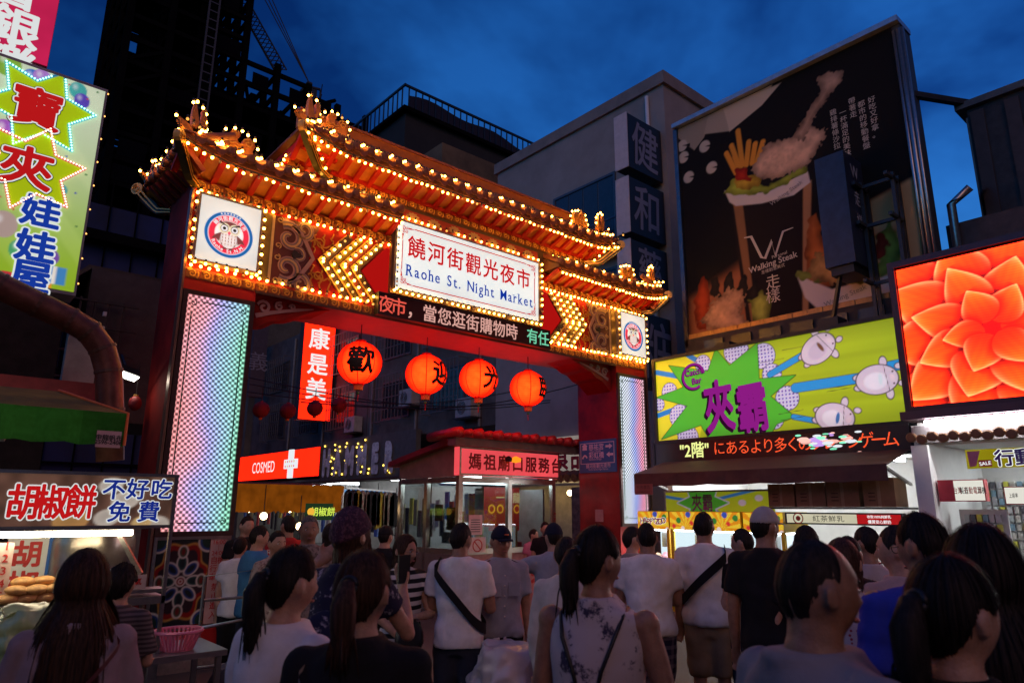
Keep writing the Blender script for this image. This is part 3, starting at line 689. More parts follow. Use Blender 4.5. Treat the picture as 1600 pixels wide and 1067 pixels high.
for s in (-1, 1):
    a, b = sorted((side(1.90, s), side(4.93, s)))
    ez, pr = roof(a, b, ZL, zz(6.42), 8.95, 8.1, .16 if s < 0 else 0, .16 if s > 0 else 0, None, True)
    # end slope: tiles, soffit stripes and bulbs on the outer end
    xe = side(1.88, s); xi = side(2.18, s)
    et = MB()
    for i in range(8):
        y = 8.2+i*.225; lift = .16*max(0, 1-min(y-8.1, 9.9-y)/.9)**2.2
        if i in (0,): pass
        e = MB(); e.tube([(xe, y, ZL+lift+.04), (side(2.1, s), y, ZL+lift*.5+.13), (side(2.5, s), y, ZL+.36)], [.06, .055, .05], 8); e.build('end_tile', M_tile, gate, smooth=True)
        MB().bar((side(1.92, s), y, ZL+lift-.07), (xi, y, zz(5.73)), .08, .06).build('end_rafter', mat('end_rafter', (.25, .02, .015), .5), gate)
        if s < 0: bulb((xe, y+.1, ZL+lift+.13))
    MB().quad((side(1.92, s), 8.1, ZL-.03), (xi, 8.35, zz(5.76)), (xi, 9.6, zz(5.76)), (side(1.92, s), 9.9, ZL-.03)).build('end_soffit', M_orange, gate)
    rg = MB().box(*sorted((side(2.35, s), side(3.98, s))), 8.92, 9.06, zz(6.40), zz(6.52)).build('ridge', M_orange, gate)
ezu, pru = roof(3.34, 2*XM-3.34, ZU, zz(7.28), 9.0, 8.08, .17, .17, None, False, nb=6)
MB().box(3.62, 2*XM-3.62, 8.92, 9.08, zz(7.27), zz(7.50)).build('ridge', M_orange, gate)
MB().box(3.60, 2*XM-3.60, 8.90, 9.10, zz(7.50), zz(7.54)).build('ridge_cap', M_tile, gate)
MB().box(3.94, 2*XM-3.94, G-.05, G-.001, zz(6.40), zz(6.47)).build('eave_board', M_red, gate)
for s in (-1, 1):
    # closed red end under the upper eave
    MB().prism(FY(9.0), [(side(u, s), zz(z)) for u, z in ((3.94, 6.42), (3.94, 6.72), (3.42, 6.74), (3.42, 6.66))], -.45, .45).build('eave_end', M_red, gate)
    MB().box(*sorted((side(3.40, s), side(3.93, s))), 8.12, 9.88, zz(6.585), zz(6.61)).build('end_soffit', M_orange, gate)
    for i in range(5): y = 8.3+i*.3; MB().bar((side(3.42, s), y, zz(6.575)), (side(3.93, s), y, zz(6.52)), .07, .05).build('end_rafter', M_red, gate)
# scrolled corner boards under the four front corners
def corner_board(tip, root, name='corner_board'):
    tip, root = Vector(tip), Vector(root); d = (tip-root); d.z = 0; L = d.length; d.normalize()
    fr = Fr((root.x, root.y, 0), d, (0, 0, 1), d.cross(Vector((0, 0, 1)))); z0, z1 = root.z, tip.z
    path = [(0, z0), (L*.35, z0+.02), (L*.45, z0+.06), (L*.75, z0+(z1-z0)*.6+.02), (L*.95, z1)]
    o = MB().ribbon(fr, path, [.05, .10, .12, .15, .16], -.04, .04).build(name, mat('corner_green', (.035, .035, .012), .4), gate)
    e = MB()
    for n0, n1 in ((-.046, -.04), (.04, .046)):
        for off in (.045, -.045): e.ribbon(fr, [(u, z+off*(.4+.6*i/4)) for i, (u, z) in enumerate(path)], .02, n0, n1)
        e.ribbon(fr, spiral(L*.98, z1+.02, .012, .06, -1, 1.4, 16), .016, n0, n1+.002)
    e.prism(fr, [(L*.98+.085*math.cos(t*math.pi/6), z1+.02+.085*math.sin(t*math.pi/6)) for t in range(12)], -.038, .038)
    e.build('corner_board_trim', M_gold, gate)
for s in (-1, 1):
    corner_board((side(1.84, s), 8.06, zz(6.0)), (side(2.2, s), 8.48, zz(5.66)))
    corner_board((side(1.84, s), 9.94, zz(6.0)), (side(2.2, s), 9.52, zz(5.66)))
    corner_board((side(3.30, s), 8.04, zz(6.70)), (side(3.9, s), 8.46, zz(6.32)))
    for k in range(7): t = k/6; bulb((side(3.28+.5*t, s), 8.0+.3*t, zz(6.92-.55*t)))
# ridge ornaments: curling dragon tails and upswept horns, rimmed with bulbs
M_orn = mat('ornament_orange', (.62, .22, .04), .45, var=.25, scale=14, bump=.3)
def dragon(x, y, z, s, sc=1.):
    fr = Fr((x, y, z), (s, 0, 0), (0, 0, 1), (0, -1, 0))
    body = [(-.22, 0), (-.20, .10), (-.12, .16), (-.13, .27), (-.09, .33), (.0, .33), (.02, .27), (-.02, .22), (.0, .17), (.05, .16), (.07, .24), (.13, .29), (.2, .26), (.23, .18), (.20, .10), (.22, .04), (.2, 0)]
    o = MB().prism(fr, [(u*sc, v*sc) for u, v in body], -.04, .04).build('dragon_ornament', M_orn, gate)
    e = MB(); e.ribbon(fr, [(u*sc, v*sc) for u, v in spiral(.13, .19, .01, .075, 0, 1.5, 16)], .016, .04, .055)
    for i in range(3): e.ribbon(fr, [((-.16+.02*j)*sc, (.05+i*.045+.012*math.sin(j*1.3))*sc) for j in range(12)], .012, .04, .052)
    for i in range(4): e.ribbon(fr, [((-.09+i*.025)*sc, .27*sc), ((-.095+i*.027)*sc, .33*sc)], .01, .04, .052)
    e.build('dragon_carving', mat('carving_gold', (.8, .42, .08), .4), o)
    for u, v in ((-.24, .12), (-.2, .22), (-.17, .32), (-.05, .38), (.05, .37), (.13, .34), (.23, .30), (.28, .18), (.26, .07)): bulb(fr.p(u*sc, v*sc, 0))
def horns(x, y, z, s, sc=1., lean=0.):
    fr = Fr((x, y, z), (s, 0, 0), (0, 0, 1), (0, -1, 0)); o = None
    for pts, w in (([(.05, 0), (.0, .14), (-.02, .28), (-.03, .42)], [.13, .10, .08, .035]), ([(.05, .02), (.09, .16), (.10, .28), (.08, .38)], [.1, .08, .06, .03]), ([(.0, .02), (-.12, .08), (-.22, .16)], [.11, .09, .04])):
        q = MB().ribbon(fr, [(u*sc, v*sc) for u, v in pts], [a*sc for a in w], -.045, .045)
        o = q.build('horn_ornament', M_orn, gate)
    for u, v in ((-.05, .47), (.0, .50), (.08, .44), (.13, .36), (-.24, .2), (.14, .24), (.16, .14)): bulb(fr.p(u*sc, v*sc, 0))
for s in (-1, 1):
    horns(side(2.05, s), 8.3, zz(6.22), -s, .9); dragon(side(2.62, s), 8.45, zz(6.22), -s, .95); dragon(side(3.55, s), 8.85, zz(6.42), -s, .75)
    horns(side(3.52, s), 8.35, zz(6.95), -s, .95); dragon(side(3.95, s), 8.5, zz(7.05), -s, .9)
    horns(side(1.98, s), 9.8, zz(6.1), -s, .7)
    bulbs_line((side(1.92, s), 8.12, zz(6.3)), (side(2.5, s), 8.4, zz(6.25)), .09)
# -- bulbs: the nearest 300 one by one, the rest as one mass
def bulb_proto():
    mb = MB(); mb.ball((0, 0, 0), .018, 10, 7); mb.cur = 1; mb.lathe((0, .0, .024), [(.014, 0), (.014, .03)], 6); return mb
camp = Vector((0, 0, CZ))
BULBS.sort(key=lambda b: (b[0]-camp).length)
protos = []
for mm in (M_bulb, M_bulbdim, M_bulboff):
    me = bulb_proto().mesh('light_bulb'); me.materials.append(mm); me.materials.append(M_sock); me.polygons.foreach_set('use_smooth', [True]*len(me.polygons)); protos.append(me)
for p, st in BULBS[:300]: share('light_bulb', protos[st], p, gate)
rest = MB(); pv = bulb_proto()
for p, st in BULBS[300:]:
    b = len(rest.v); rest.v += [(v[0]+p.x, v[1]+p.y, v[2]+p.z) for v in pv.v]; rest.f += [tuple(b+i for i in f) for f in pv.f]; rest.mi += [3 if q else st for q in pv.mi]
tag(rest.build('light_bulbs', [M_bulb, M_bulbdim, M_bulboff, M_sock], gate, smooth=True), 'further small light bulbs along the roofs', kind='stuff')
print('BULBS', len(BULBS))
# ================================================================== right-hand side of the street
def X2(px, py, X): return uvX(px, py, X)
# ---- cartoon sign
XS = 10.9; FC = FX(XS)
cu0, cv1 = X2(1024, 566, XS); cu1, _ = X2(1407, 501, XS); cv0 = X2(1031, 689, XS)[1]
cs = MB().fbox(FC, cu0-.05, cu1+.05, cv0-.05, cv1+.05, -.28, -.004).build('cartoon_sign', mat('sign_case_black', (.02, .018, .02), .4))
tag(cs, 'wide lit green and yellow sign with pigs flying past purple characters', 'sign')
Pq = lambda *a: [X2(x, y, XS) for x, y in a]
def catchbar(u, v):
    aa = .008
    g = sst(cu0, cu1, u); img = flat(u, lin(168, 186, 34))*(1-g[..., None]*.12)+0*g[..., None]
    img = img*(.92+.12*np.sin(v*70))[..., None] if False else img
    img *= (.9+.2*vnoise(u*.3, v*6, 2, 3))[..., None]
    yel = lin(214, 205, 40); left = d_poly(u, v, Pq((1000, 540), (1120, 520), (1110, 600), (1090, 700), (1000, 720))); img = paint(img, left, yel, .02)
    for a, b, w in (((1026, 582), (1060, 588), .05), ((1075, 555), (1100, 570), .05), ((1026, 650), (1075, 632), .05), ((1090, 690), (1060, 676), .05)): img = paint(img, d_seg(u, v, *Pq(a, b), w), lin(40, 120, 190), aa)
    def dots(img, msk, col=lin(96, 70, 140)):
        r = np.hypot((u*16+v*0) % 1-.5, (v*16) % 1-.5); k = (sst(.30, .22, r)*sst(aa, -aa, msk))[..., None]; return img*(1-k)+np.array(col)*k
    lil = lin(196, 190, 222)
    for x, y, r in ((1046, 612, .17), (1062, 650, .22), (1075, 684, .22), (1098, 568, .16), (1150, 548, .24), (1192, 556, .22), (1206, 584, .17), (1230, 622, .2), (1210, 655, .16), (1030, 632, .12)):
        c = Pq((x, y))[0]; d = d_circ(u, v, *c, r); img = paint(img, d-.012, (.02, .02, .03), aa); img = paint(img, d, lil, aa); img = dots(img, d)
    sp = Pq((1026, 621), (1074, 634), (1034, 686), (1095, 664), (1112, 692), (1196, 692), (1214, 662), (1242, 651), (1204, 619), (1243, 586), (1186, 592), (1183, 536), (1140, 571), (1118, 545), (1106, 580), (1045, 571), (1068, 605))
    d = d_poly(u, v, sp); img = paint(img, d-.012, (.02, .03, .01), aa); img = paint(img, d, lin(72, 172, 48), aa)
    for a, b, w in (((1203, 585), (1252, 556), .05), ((1243, 606), (1348, 590), .075), ((1240, 651), (1278, 658), .04), ((1388, 573), (1412, 568), .075)):
        d = d_seg(u, v, *Pq(a, b), w); img = paint(img, d-.01, (.02, .03, .05), aa); img = paint(img, d, lin(40, 140, 205), aa)
    for (x, y) in ((1260, 540), (1330, 605), (1335, 600), (1255, 640), (1258, 650), (1225, 560)):
        img = paint(img, d_seg(u, v, *Pq((x, y), (x-38, y+7)), .004), (.03, .04, .02), .005)
    for x, y, rot, acc in ((1278, 545, .55, lin(110, 70, 50)), (1370, 593, .02, lin(200, 215, 220)), (1304, 652, -.25, lin(60, 110, 170))):
        c = Pq((x, y))[0]; co, si = math.cos(rot), math.sin(rot); T = lambda a, b: (c[0]+a*co-b*si, c[1]+a*si+b*co); body = lin(205, 186, 200)
        for (a, b, ra, rb) in ((-.27, .07, .07, .045), (-.27, -.09, .07, .045), (.12, .25, .05, .08), (.16, -.23, .05, .08), (.33, .16, .05, .04), (.35, -.1, .05, .04)):
            d = d_ell(u, v, *T(a, b), ra, rb, rot); img = paint(img, d-.012, (.03, .02, .03), aa); img = paint(img, d, body, aa)
        d = d_ell(u, v, *c, .30, .22, rot); img = paint(img, d-.014, (.03, .02, .03), aa); img = paint(img, d, body, aa)
        img = paint(img, d_ell(u, v, *T(-.02, -.02), .17, .13, rot), lin(225, 214, 224) if acc[2] > .3 else lin(190, 172, 190), .02)
        img = paint(img, d_seg(u, v, T(.12, .19), T(.16, -.19), .004), (.03, .02, .03), .005)
        img = paint(img, d_ell(u, v, *T(.05, 0), .03, .09, rot), acc, aa); img = paint(img, d_ell(u, v, *T(.22, 0), .035, .05, rot), lin(225, 195, 205), aa)
        for e in (.09, -.09): img = paint(img, d_circ(u, v, *T(.235, e), .014), (.03, .02, .03), aa)
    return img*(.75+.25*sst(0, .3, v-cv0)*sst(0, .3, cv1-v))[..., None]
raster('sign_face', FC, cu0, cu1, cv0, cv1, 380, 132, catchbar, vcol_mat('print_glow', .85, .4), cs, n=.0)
MB().frame(FC, cu0-.06, cu1+.06, cv0-.06, cv1+.06, .06, -.1, .05).build('sign_frame', M_black, cs)
M_mag = emi('magenta_lit', lin(150, 30, 140), .85); M_pur = emi('purple_shadow_print', lin(50, 12, 45), .8)
a, b = MB(), MB()
for ch, x, y, h, sx in (('夾', 1124, 634, .98, .62), ('霸', 1176, 636, .90, .66)):
    c = Pq((x, y))[0]; put_text(b, ch, FC, c[0]-.05, c[1]-.04, h, .004, sx=sx, bold=.035, rot=.06); put_text(a, ch, FC, *c, h, .010, sx=sx, bold=.03, rot=.06)
for i, t in enumerate(('Catch', 'Bar')): c = Pq((1084+i*5, 581+i*13))[0]; put_text(a, t, FC, *c, .155, .012, bold=.025, rot=.05); put_text(b, t, FC, c[0]-.012, c[1]-.01, .155, .008, bold=.03, rot=.05)
c = Pq((1084, 588))[0]; ring = [(c[0]+.23*math.cos(t), c[1]+.23*math.sin(t)) for t in np.linspace(.15, 5.3, 30)]
a.ribbon(FC, ring, .045, .006, .012); b.ribbon(FC, [(x-.015, y-.012) for x, y in ring], .06, .002, .006)
b.build('lettering_shadow', M_pur, cs); a.build('lettering', M_mag, cs)
# ---- running text strip below it
XT = 10.8; FT = FX(XT); tu0, tv1 = X2(1022, 693, XT); tu1 = X2(1418, 660, XT)[0]; tv0 = X2(1022, 727, XT)[1]
ts = MB().fbox(FT, tu0, tu1, tv0, tv1, -.2, 0).build('running_text_strip', mat('led_strip_black', (.02, .012, .014), .35, var=.1)); tag(ts, 'long black LED strip with red running text under the green cartoon sign', 'sign')
MB().frame(FT, tu0-.015, tu1+.015, tv0-.015, tv1+.015, .03, -.15, .015).build('strip_frame', M_black, ts)
Ty = lambda x, y: X2(x, y, XT)
c = Ty(1085, 703); text('"2階"', FT, *c, .30, led_dots('led_yellow', (.95, 1, .35), 1.1, .013, ('Y', 'Z')), ts, bold=.02, sx=.95)
lr = led_dots('led_orange_red', (1, .10, .03), 1.2, .013, ('Y', 'Z'))
for i, ch in enumerate('にあるより多くのクレーンゲーム'):
    x = 1124+i*(1392-1124)/14; c = Ty(x, 700-(x-1124)*.055); text(ch, FT, *c, .26, lr, ts, bold=.0, sx=.95, name='lettering')
sp = [MB() for _ in range(4)]
for i in range(46):
    x = 1290+random.gauss(0, 24); y = 689+random.gauss(0, 6); c = Ty(x, y); r = random.uniform(.02, .06)
    sp[i % 4].prism(FT, [(c[0]+r*1.8*math.cos(t), c[1]+r*.55*math.sin(t)) for t in np.linspace(0, 2*math.pi, 8)[:-1]], .004+i*.0001, .006+i*.0001)
for q, (cn, cc) in zip(sp, (('white', (.9, .95, 1)), ('pink', (1, .3, .7)), ('green', (.2, .9, .6)), ('lilac', (.7, .4, 1)))): tag(q.build('led_burst', emi('led_'+cn, cc, .9), ts), kind='stuff')
# ---- big orange screen
XO = 10.6; FO = FX(XO); ou0, ov1 = X2(1400, 423, XO); ou1 = -.7; ov0 = X2(1428, 635, XO)[1]
os_ = MB().fbox(FO, ou0-.1, ou1+.1, ov0-.1, ov1+.12, -.3, -.006).build('video_screen', M_black); tag(os_, 'large outdoor video screen showing glowing orange flower petals', 'screen')
MB().frame(FO, ou0-.1, ou1+.1, ov0-.1, ov1+.12, .09, -.1, .06).build('screen_frame', mat('screen_frame', (.06, .02, .02), .35, var=.1), os_)
def petals(u, v):
    img = flat(u, (2.4, .08, .006)); A = lambda x, y: X2(x, y, XO); aa = .015
    C0 = A(1552, 512); R = random.Random(5)
    img = flat(u, (2.0, .008, .002))
    for ring, (rad, L, W, n_) in enumerate(((2.6, 1.3, .52, 17), (2.15, 1.25, .50, 15), (1.75, 1.15, .46, 13), (1.35, 1.05, .42, 12), (1.0, .9, .37, 10), (.66, .75, .31, 8), (.38, .52, .22, 6))):
        for k in range(n_):
            a = 2*math.pi*(k+.5*(ring % 2)+R.uniform(-.12, .12))/n_; co, si = math.cos(a), math.sin(a); L_ = L*R.uniform(.85, 1.1); W_ = W*R.uniform(.85, 1.1)
            p = (u-C0[0])*co+(v-C0[1])*si-(rad-L_*.55); q = -(u-C0[0])*si+(v-C0[1])*co; t = np.clip(p/L_, 0, 1); w = W_*np.sin(np.pi*np.clip(t, .001, .999)**.72)**.8*(1-.35*t**5)
            d = np.where((p > 0) & (p < L_), np.abs(q)-w, .2); ed = np.clip(1-np.abs(q)/np.maximum(w, 1e-3), 0, 1)
            sh = .12+.88*t**1.1; sh = sh*(.72+.28*sst(-1, 1, q/np.maximum(w, 1e-3)*R.choice((-1, 1)))); rim = np.exp(-ed/.10)*sst(.15, .7, t)+.9*np.exp(-(1-t)/.05)
            vein = .06*np.sin(q*70)*t
            col = np.stack([2.5+6.5*sh, .03+.34*sh**2+vein*.25, .003+.022*sh**3], -1)+np.clip(rim, 0, 1.2)[..., None]*np.array((1.5, 1.0, .42))*(.4+.6*sh)[..., None]
            m_ = sst(aa, -aa, d)[..., None]; dark = sst(.15, 0., d)[..., None]*.7; img = img*(1-dark*(1-m_)); img = img*(1-m_)+col*m_
    # fine veins and the rows of the LED modules
    img *= (.90+.10*np.sign(np.sin(v*2*math.pi/.034)))[..., None]
    return img
raster('screen_picture', FO, ou0, ou1, ov0, ov1, 300, 230, petals, vcol_mat('screen_glow', 1.0, .3, base=0), os_, n=.0)
# ---- billboard
XB = 11.8; FB = FX(XB); bu0, bv1 = X2(1059, 203, XB); bu1 = X2(1393, 46, XB)[0]; bv0 = X2(1085, 522, XB)[1]
bb = MB().fbox(FB, bu0-.06, bu1+.12, bv0-.25, bv1+.1, -.5, -.006).build('billboard', mat('billboard_back', (.05, .05, .055), .6)); tag(bb, 'huge dark fast food billboard with fries, fried chicken and paper cup', 'billboard')
Bq = lambda *a: [X2(x, y, XB) for x, y in a]
def food(u, v):
    aa = .015; N1 = vnoise(u, v, 9, 11); N2 = vnoise(u, v, 22, 12); N3 = .6*vnoise(u, v, 5, 21)+.4*vnoise(u, v, 12, 22); blk = lin(17, 13, 13); img = flat(u, blk)
    pap = lin(205, 180, 150)
    for i, pl in enumerate((((1050, 190), (1120, 160), (1100, 215), (1085, 235), (1058, 215)), ((1110, 165), (1160, 140), (1140, 205), (1100, 210)), ((1150, 140), (1215, 110), (1200, 150), (1165, 180), (1138, 205)), ((1130, 170), (1220, 130), (1190, 165), (1140, 206)))):
        img = paint(img, d_poly(u, v, Bq(*pl)), np.array(pap)*(.65+.14*i), aa)
    # wooden table, pale on the right, planks below
    tab = d_poly(u, v, Bq((1440, 270), (1330, 330), (1320, 560), (1440, 560))); img = paint(img, tab, lin(214, 160, 105), .05)
    img = paint(img, d_poly(u, v, Bq((1080, 470), (1180, 400), (1250, 520), (1240, 560), (1080, 560))), lin(160, 95, 60), .2)
    for x, y in ((1101, 229), (1068, 246), (1112, 262), (1076, 277), (1066, 228)): c = Bq((x, y))[0]; img = paint(img, d_circ(u, v, *c, .13), lin(205, 185, 160), aa); img = paint(img, d_poly(u, v, [c, (c[0]+.2, c[1]-.02), (c[0]+.2, c[1]-.1)]), blk, .01)
    # cup
    img = paint(img, d_poly(u, v, Bq((1142, 318), (1268, 282), (1268, 520), (1170, 530))), lin(30, 19, 18), aa); img = paint(img, d_poly(u, v, Bq((1146, 320), (1160, 316), (1185, 528), (1178, 530))), lin(140, 95, 60), .02)
    img = paint(img, d_poly(u, v, Bq((1255, 285), (1268, 282), (1262, 520), (1254, 520))), lin(170, 120, 80), .02)
    rim = d_poly(u, v, Bq((1132, 298), (1150, 305), (1200, 300), (1262, 268), (1266, 285), (1240, 305), (1190, 318), (1150, 322), (1140, 316))); img = paint(img, rim, lin(215, 195, 182), aa)
    # lettuce, corn, fries, chicken
    def lump(img, pts, c, k, nz=N1, jag=.10):
        d = d_poly(u, v, Bq(*pts))+(nz-.5)*jag; cc = np.array(c)*(.35+.55*sst(0, .18, -d)+.55*(N3-.4)+.25*(nz-.5))[..., None]; m_ = sst(aa, -aa, d)[..., None]; return img*(1-m_)+cc*m_
    img = lump(img, [(1130, 302), (1145, 280), (1200, 290), (1255, 255), (1262, 270), (1200, 300), (1150, 306)], lin(175, 185, 60), 1)
    img = lump(img, [(1145, 285), (1165, 272), (1195, 278), (1185, 292), (1150, 296)], lin(225, 175, 50), 1)
    for a, b in (((1155, 262), (1143, 228)), ((1160, 258), (1153, 205)), ((1166, 258), (1170, 222)), ((1150, 270), (1135, 240)), ((1175, 255), (1180, 225)), ((1182, 255), (1192, 222)), ((1158, 270), (1148, 245))): img = paint(img, d_seg(u, v, *Bq(a, b), .055), np.array(lin(235, 150, 50))*.95, aa)
    img = lump(img, [(1145, 265), (1165, 262), (1175, 285), (1152, 282)], lin(200, 45, 25), 1)
    img = lump(img, [(1175, 262), (1195, 225), (1235, 215), (1262, 195), (1292, 205), (1280, 230), (1262, 258), (1215, 280), (1180, 278)], lin(225, 175, 140), 1, N2)
    img = lump(img, [(1238, 215), (1268, 165), (1282, 145), (1276, 122), (1292, 113), (1318, 112), (1315, 128), (1295, 150), (1272, 185), (1255, 222)], lin(220, 170, 135), 1, N2, .06)
    # left foreground and right bowl
    img = lump(img, [(1085, 470), (1100, 430), (1112, 470), (1105, 515), (1088, 512)], lin(190, 70, 30), 1)
    for q in ((1118, 440), (1140, 435), (1160, 438), (1178, 450)): img = lump(img, [(q[0]-10, q[1]+25), (q[0]-6, q[1]-2), (q[0]+4, q[1]-10), (q[0]+10, q[1]+25)], lin(45, 35, 30), 1)
    img = lump(img, [(1096, 500), (1115, 470), (1140, 450), (1165, 455), (1160, 490), (1175, 510), (1150, 518), (1105, 516)], lin(215, 160, 120), 1, N2, .14)
    img = lump(img, [(1170, 470), (1190, 455), (1205, 470), (1200, 500), (1180, 505)], lin(180, 185, 75), 1)
    img = lump(img, [(1262, 345), (1275, 330), (1290, 380), (1310, 400), (1300, 450), (1262, 450), (1258, 400)], lin(205, 110, 50), 1)
    bowl = d_poly(u, v, Bq((1245, 430), (1300, 452), (1390, 430), (1400, 440), (1380, 470), (1330, 485), (1275, 480), (1258, 465))); img = paint(img, bowl, lin(225, 205, 190), .02)
    img = lump(img, [(1238, 418), (1262, 425), (1330, 445), (1400, 425), (1410, 380), (1390, 345), (1370, 370), (1375, 410), (1330, 430), (1280, 440), (1250, 435)], lin(170, 180, 70), 1)
    img = lump(img, [(1262, 420), (1275, 395), (1300, 400), (1330, 410), (1350, 430), (1300, 445), (1268, 435)], lin(215, 160, 90), 1, N2)
    img = lump(img, [(1365, 385), (1375, 365), (1390, 375), (1385, 400), (1368, 405)], lin(200, 60, 40), 1)
    img = paint(img, v-bv0-.001-.12*0-.17, lin(196, 130, 70)*np.array(1.), .01) if False else img
    return img*.92
raster('billboard_print', FB, bu0, bu1, bv0, bv1, 240, 258, food, vcol_mat('billboard_vinyl', 0, .95), bb, n=.0)
pl = MB()
for i in range(16): a_, b_ = bu0+(bu1-bu0)*i/16, bu0+(bu1-bu0)*(i+1)/16-.012; MB().fbox(FB, a_, b_, bv0-.22, bv0-.004, -.006, .03+.006*(i % 2)).build('skirt_plank', mat('amber_plank', (.55, .26, .07), .35, var=.4, scale=3, metal=.3), bb)
MB().fbox(FB, bu0-.08, bu1+.14, bv1+.02, bv1+.12, -.5, .12).build('top_flashing', mat('flashing', (.42, .44, .48), .4, metal=.6), bb)
MB().fbox(FB, bu0-.10, bu0-.005, bv0-.25, bv1, -.5, .05).build('side_flashing', mat('flashing_dark', (.16, .15, .16), .3, metal=.8), bb)
pi_ = MB()
for du, r in ((.03, .03), (.10, .04), (.17, .028)): pi_ = MB().tube([FB.p(bu1+du, bv0-.9, .02), FB.p(bu1+du, bv1-.1, .02)], r, 8).build('side_conduit', M_steel, bb, smooth=True)
M_prn = mat('cream_print', (.58, .47, .36), .6, var=.05)
def bt(t, x, y, h, **k): c = Bq((x, y))[0]; text(t, FB, *c, h, M_prn, bb, n=.008, **k)
c = MB()
c.ribbon(FB, Bq((1163, 372), (1174, 370), (1190, 402), (1196, 404), (1206, 378)), [.02, .05, .05, .05, .05], .006, .012); c.ribbon(FB, Bq((1196, 404), (1206, 376), (1212, 400), (1224, 362), (1240, 356)), [.05, .05, .05, .04, .015], .0125, .016)
c.build('monogram', M_prn, bb)
bt('Personal', 1218, 398, .09, rot=.08); bt('Walking Steak', 1207, 410, .17, bold=.015, rot=.08); bt('走樣創意美式', 1208, 420, .08, rot=.08); bt('走', 1208, 440, .30); bt('樣', 1208, 462, .30)
for i, (x, y, t) in enumerate(((1302, 198, '雞排薯條沙拉'), (1317, 198, '一杯滿足的美味'), (1331, 180, '帶著走'), (1346, 185, '都市的移動餐盤'), (1362, 178, '好吃又好拿。'))): c = Bq((x, y-22))[0]; text(t, FB, c[0], c[1], .13, M_prn, bb, n=.008, vertical=.135, name='small_lettering')
text('Walking Steak', FB, *Bq((1228, 302))[0], .12, mat('rim_print', (.3, .25, .22), .6), bb, n=.008, rot=.35, bold=.01)
text('Walking Steak', FB, *Bq((1320, 462))[0], .13, mat('rim_print', (.3, .25, .22), .6), bb, n=.008, rot=.22, bold=.01)
# ---- hanging box sign in front of the billboard with its bracket of steel angles
e = onX(1337, 408, 11.05); ex, ey, ez_ = e.x, e.y, e.z; yl = onX(1287, 392, 11.05).y; tz = onX(1312, 236, 11.05).z; xr = onY(1364, 408, ey).x
hb = MB().box(ex, xr, ey, yl, ez_, tz).build('hanging_box_sign', mat('navy_vinyl', (.020, .028, .06), .4, var=.3)); tag(hb, 'tall dark navy box sign hanging in front of the food billboard', 'sign')
MB().box(ex+.06, xr-.06, ey+.06, yl-.06, ez_-.14, ez_-.002).build('box_base', M_black, hb)
fh = FY(ey-.003); M_pale = mat('faded_print', (.5, .5, .58), .6); xm = (ex+xr)/2
text('W', fh, xm, tz-.28, .34, M_pale, hb, sx=.8); text('Walking', fh, xm, tz-.50, .07, M_pale, hb); text('走樣', fh, xm, tz-.78, .30, M_pale, hb, vertical=.42, sx=.8)
br = thing('steel_bracket', (11.5, 4.4, ez_), 'dark steel angle frame holding the navy box sign off the billboard', 'bracket')
def bars(t, name, m, segs, w=.05):
    for a_, b_ in segs: MB().bar(a_, b_, w).build(name, m, t)
yA, yB = ey-.05, ey-.55
S = []
for y in (yA, yB):
    for z in (ez_-1.1, ez_-.3, ez_+.7, ez_+1.4): S.append(((ex+.15, y, z), (11.75, y, z)))
    S += [((ex+.45, y, ez_-1.3), (ex+.45, y, ez_+1.5)), ((11.72, y, ez_-1.3), (11.72, y, ez_+1.5))]
for z in (ez_-1.1, ez_-.3, ez_+.7, ez_+1.4): S.append(((ex+.45, yA, z), (ex+.45, yB, z)))
S += [((ex+.45, yB, ez_-.3), (11.7, yB, ez_+.7)), ((ex+.2, yA+.4, ez_-.1), (ex+.35, yA+.75, ez_-1.15)), ((ex+.45, yB, ez_-1.1), (11.7, yB, ez_-.3)), ((ex+.45, yB, ez_+.7), (11.7, yB, ez_+1.4))]
bars(br, 'angle_bar', M_dsteel, S, .055)
sp_ = MB().fbox(FB, X2(1300, 498, XB)[0], X2(1300, 498, XB)[0]+.35, bv0-.62, bv0-.38, .25, .6).build('spotlight', M_black); tag(sp_, 'unlit black floodlight below the billboard near the steel bracket', 'floodlight')
s2 = MB().fbox(FB, bu0+.9, bu0+1.2, bv0-.6, bv0-.42, .2, .5).build('spotlight', M_black); tag(s2, 'unlit black floodlight under the left end of the billboard', 'floodlight')
# dark wall between billboard and shops
wl_ = MB().box(11.75, 12.4, 3.4, 8.1, 2.76, bv0-.1).build('shop_building', mat('old_timber_wall', (.055, .04, .032), .8, var=.4, scale=3)); tag(wl_, 'dark old shop building wall behind cartoon sign under the billboard', 'building')
for i in range(6):
    y = 4.2+i*.6; MB().box(11.70, 11.748, y, y+.42, 4.55, 5.0).build('window', mat('dusty_glass', (.05, .05, .045), .2), wl_)
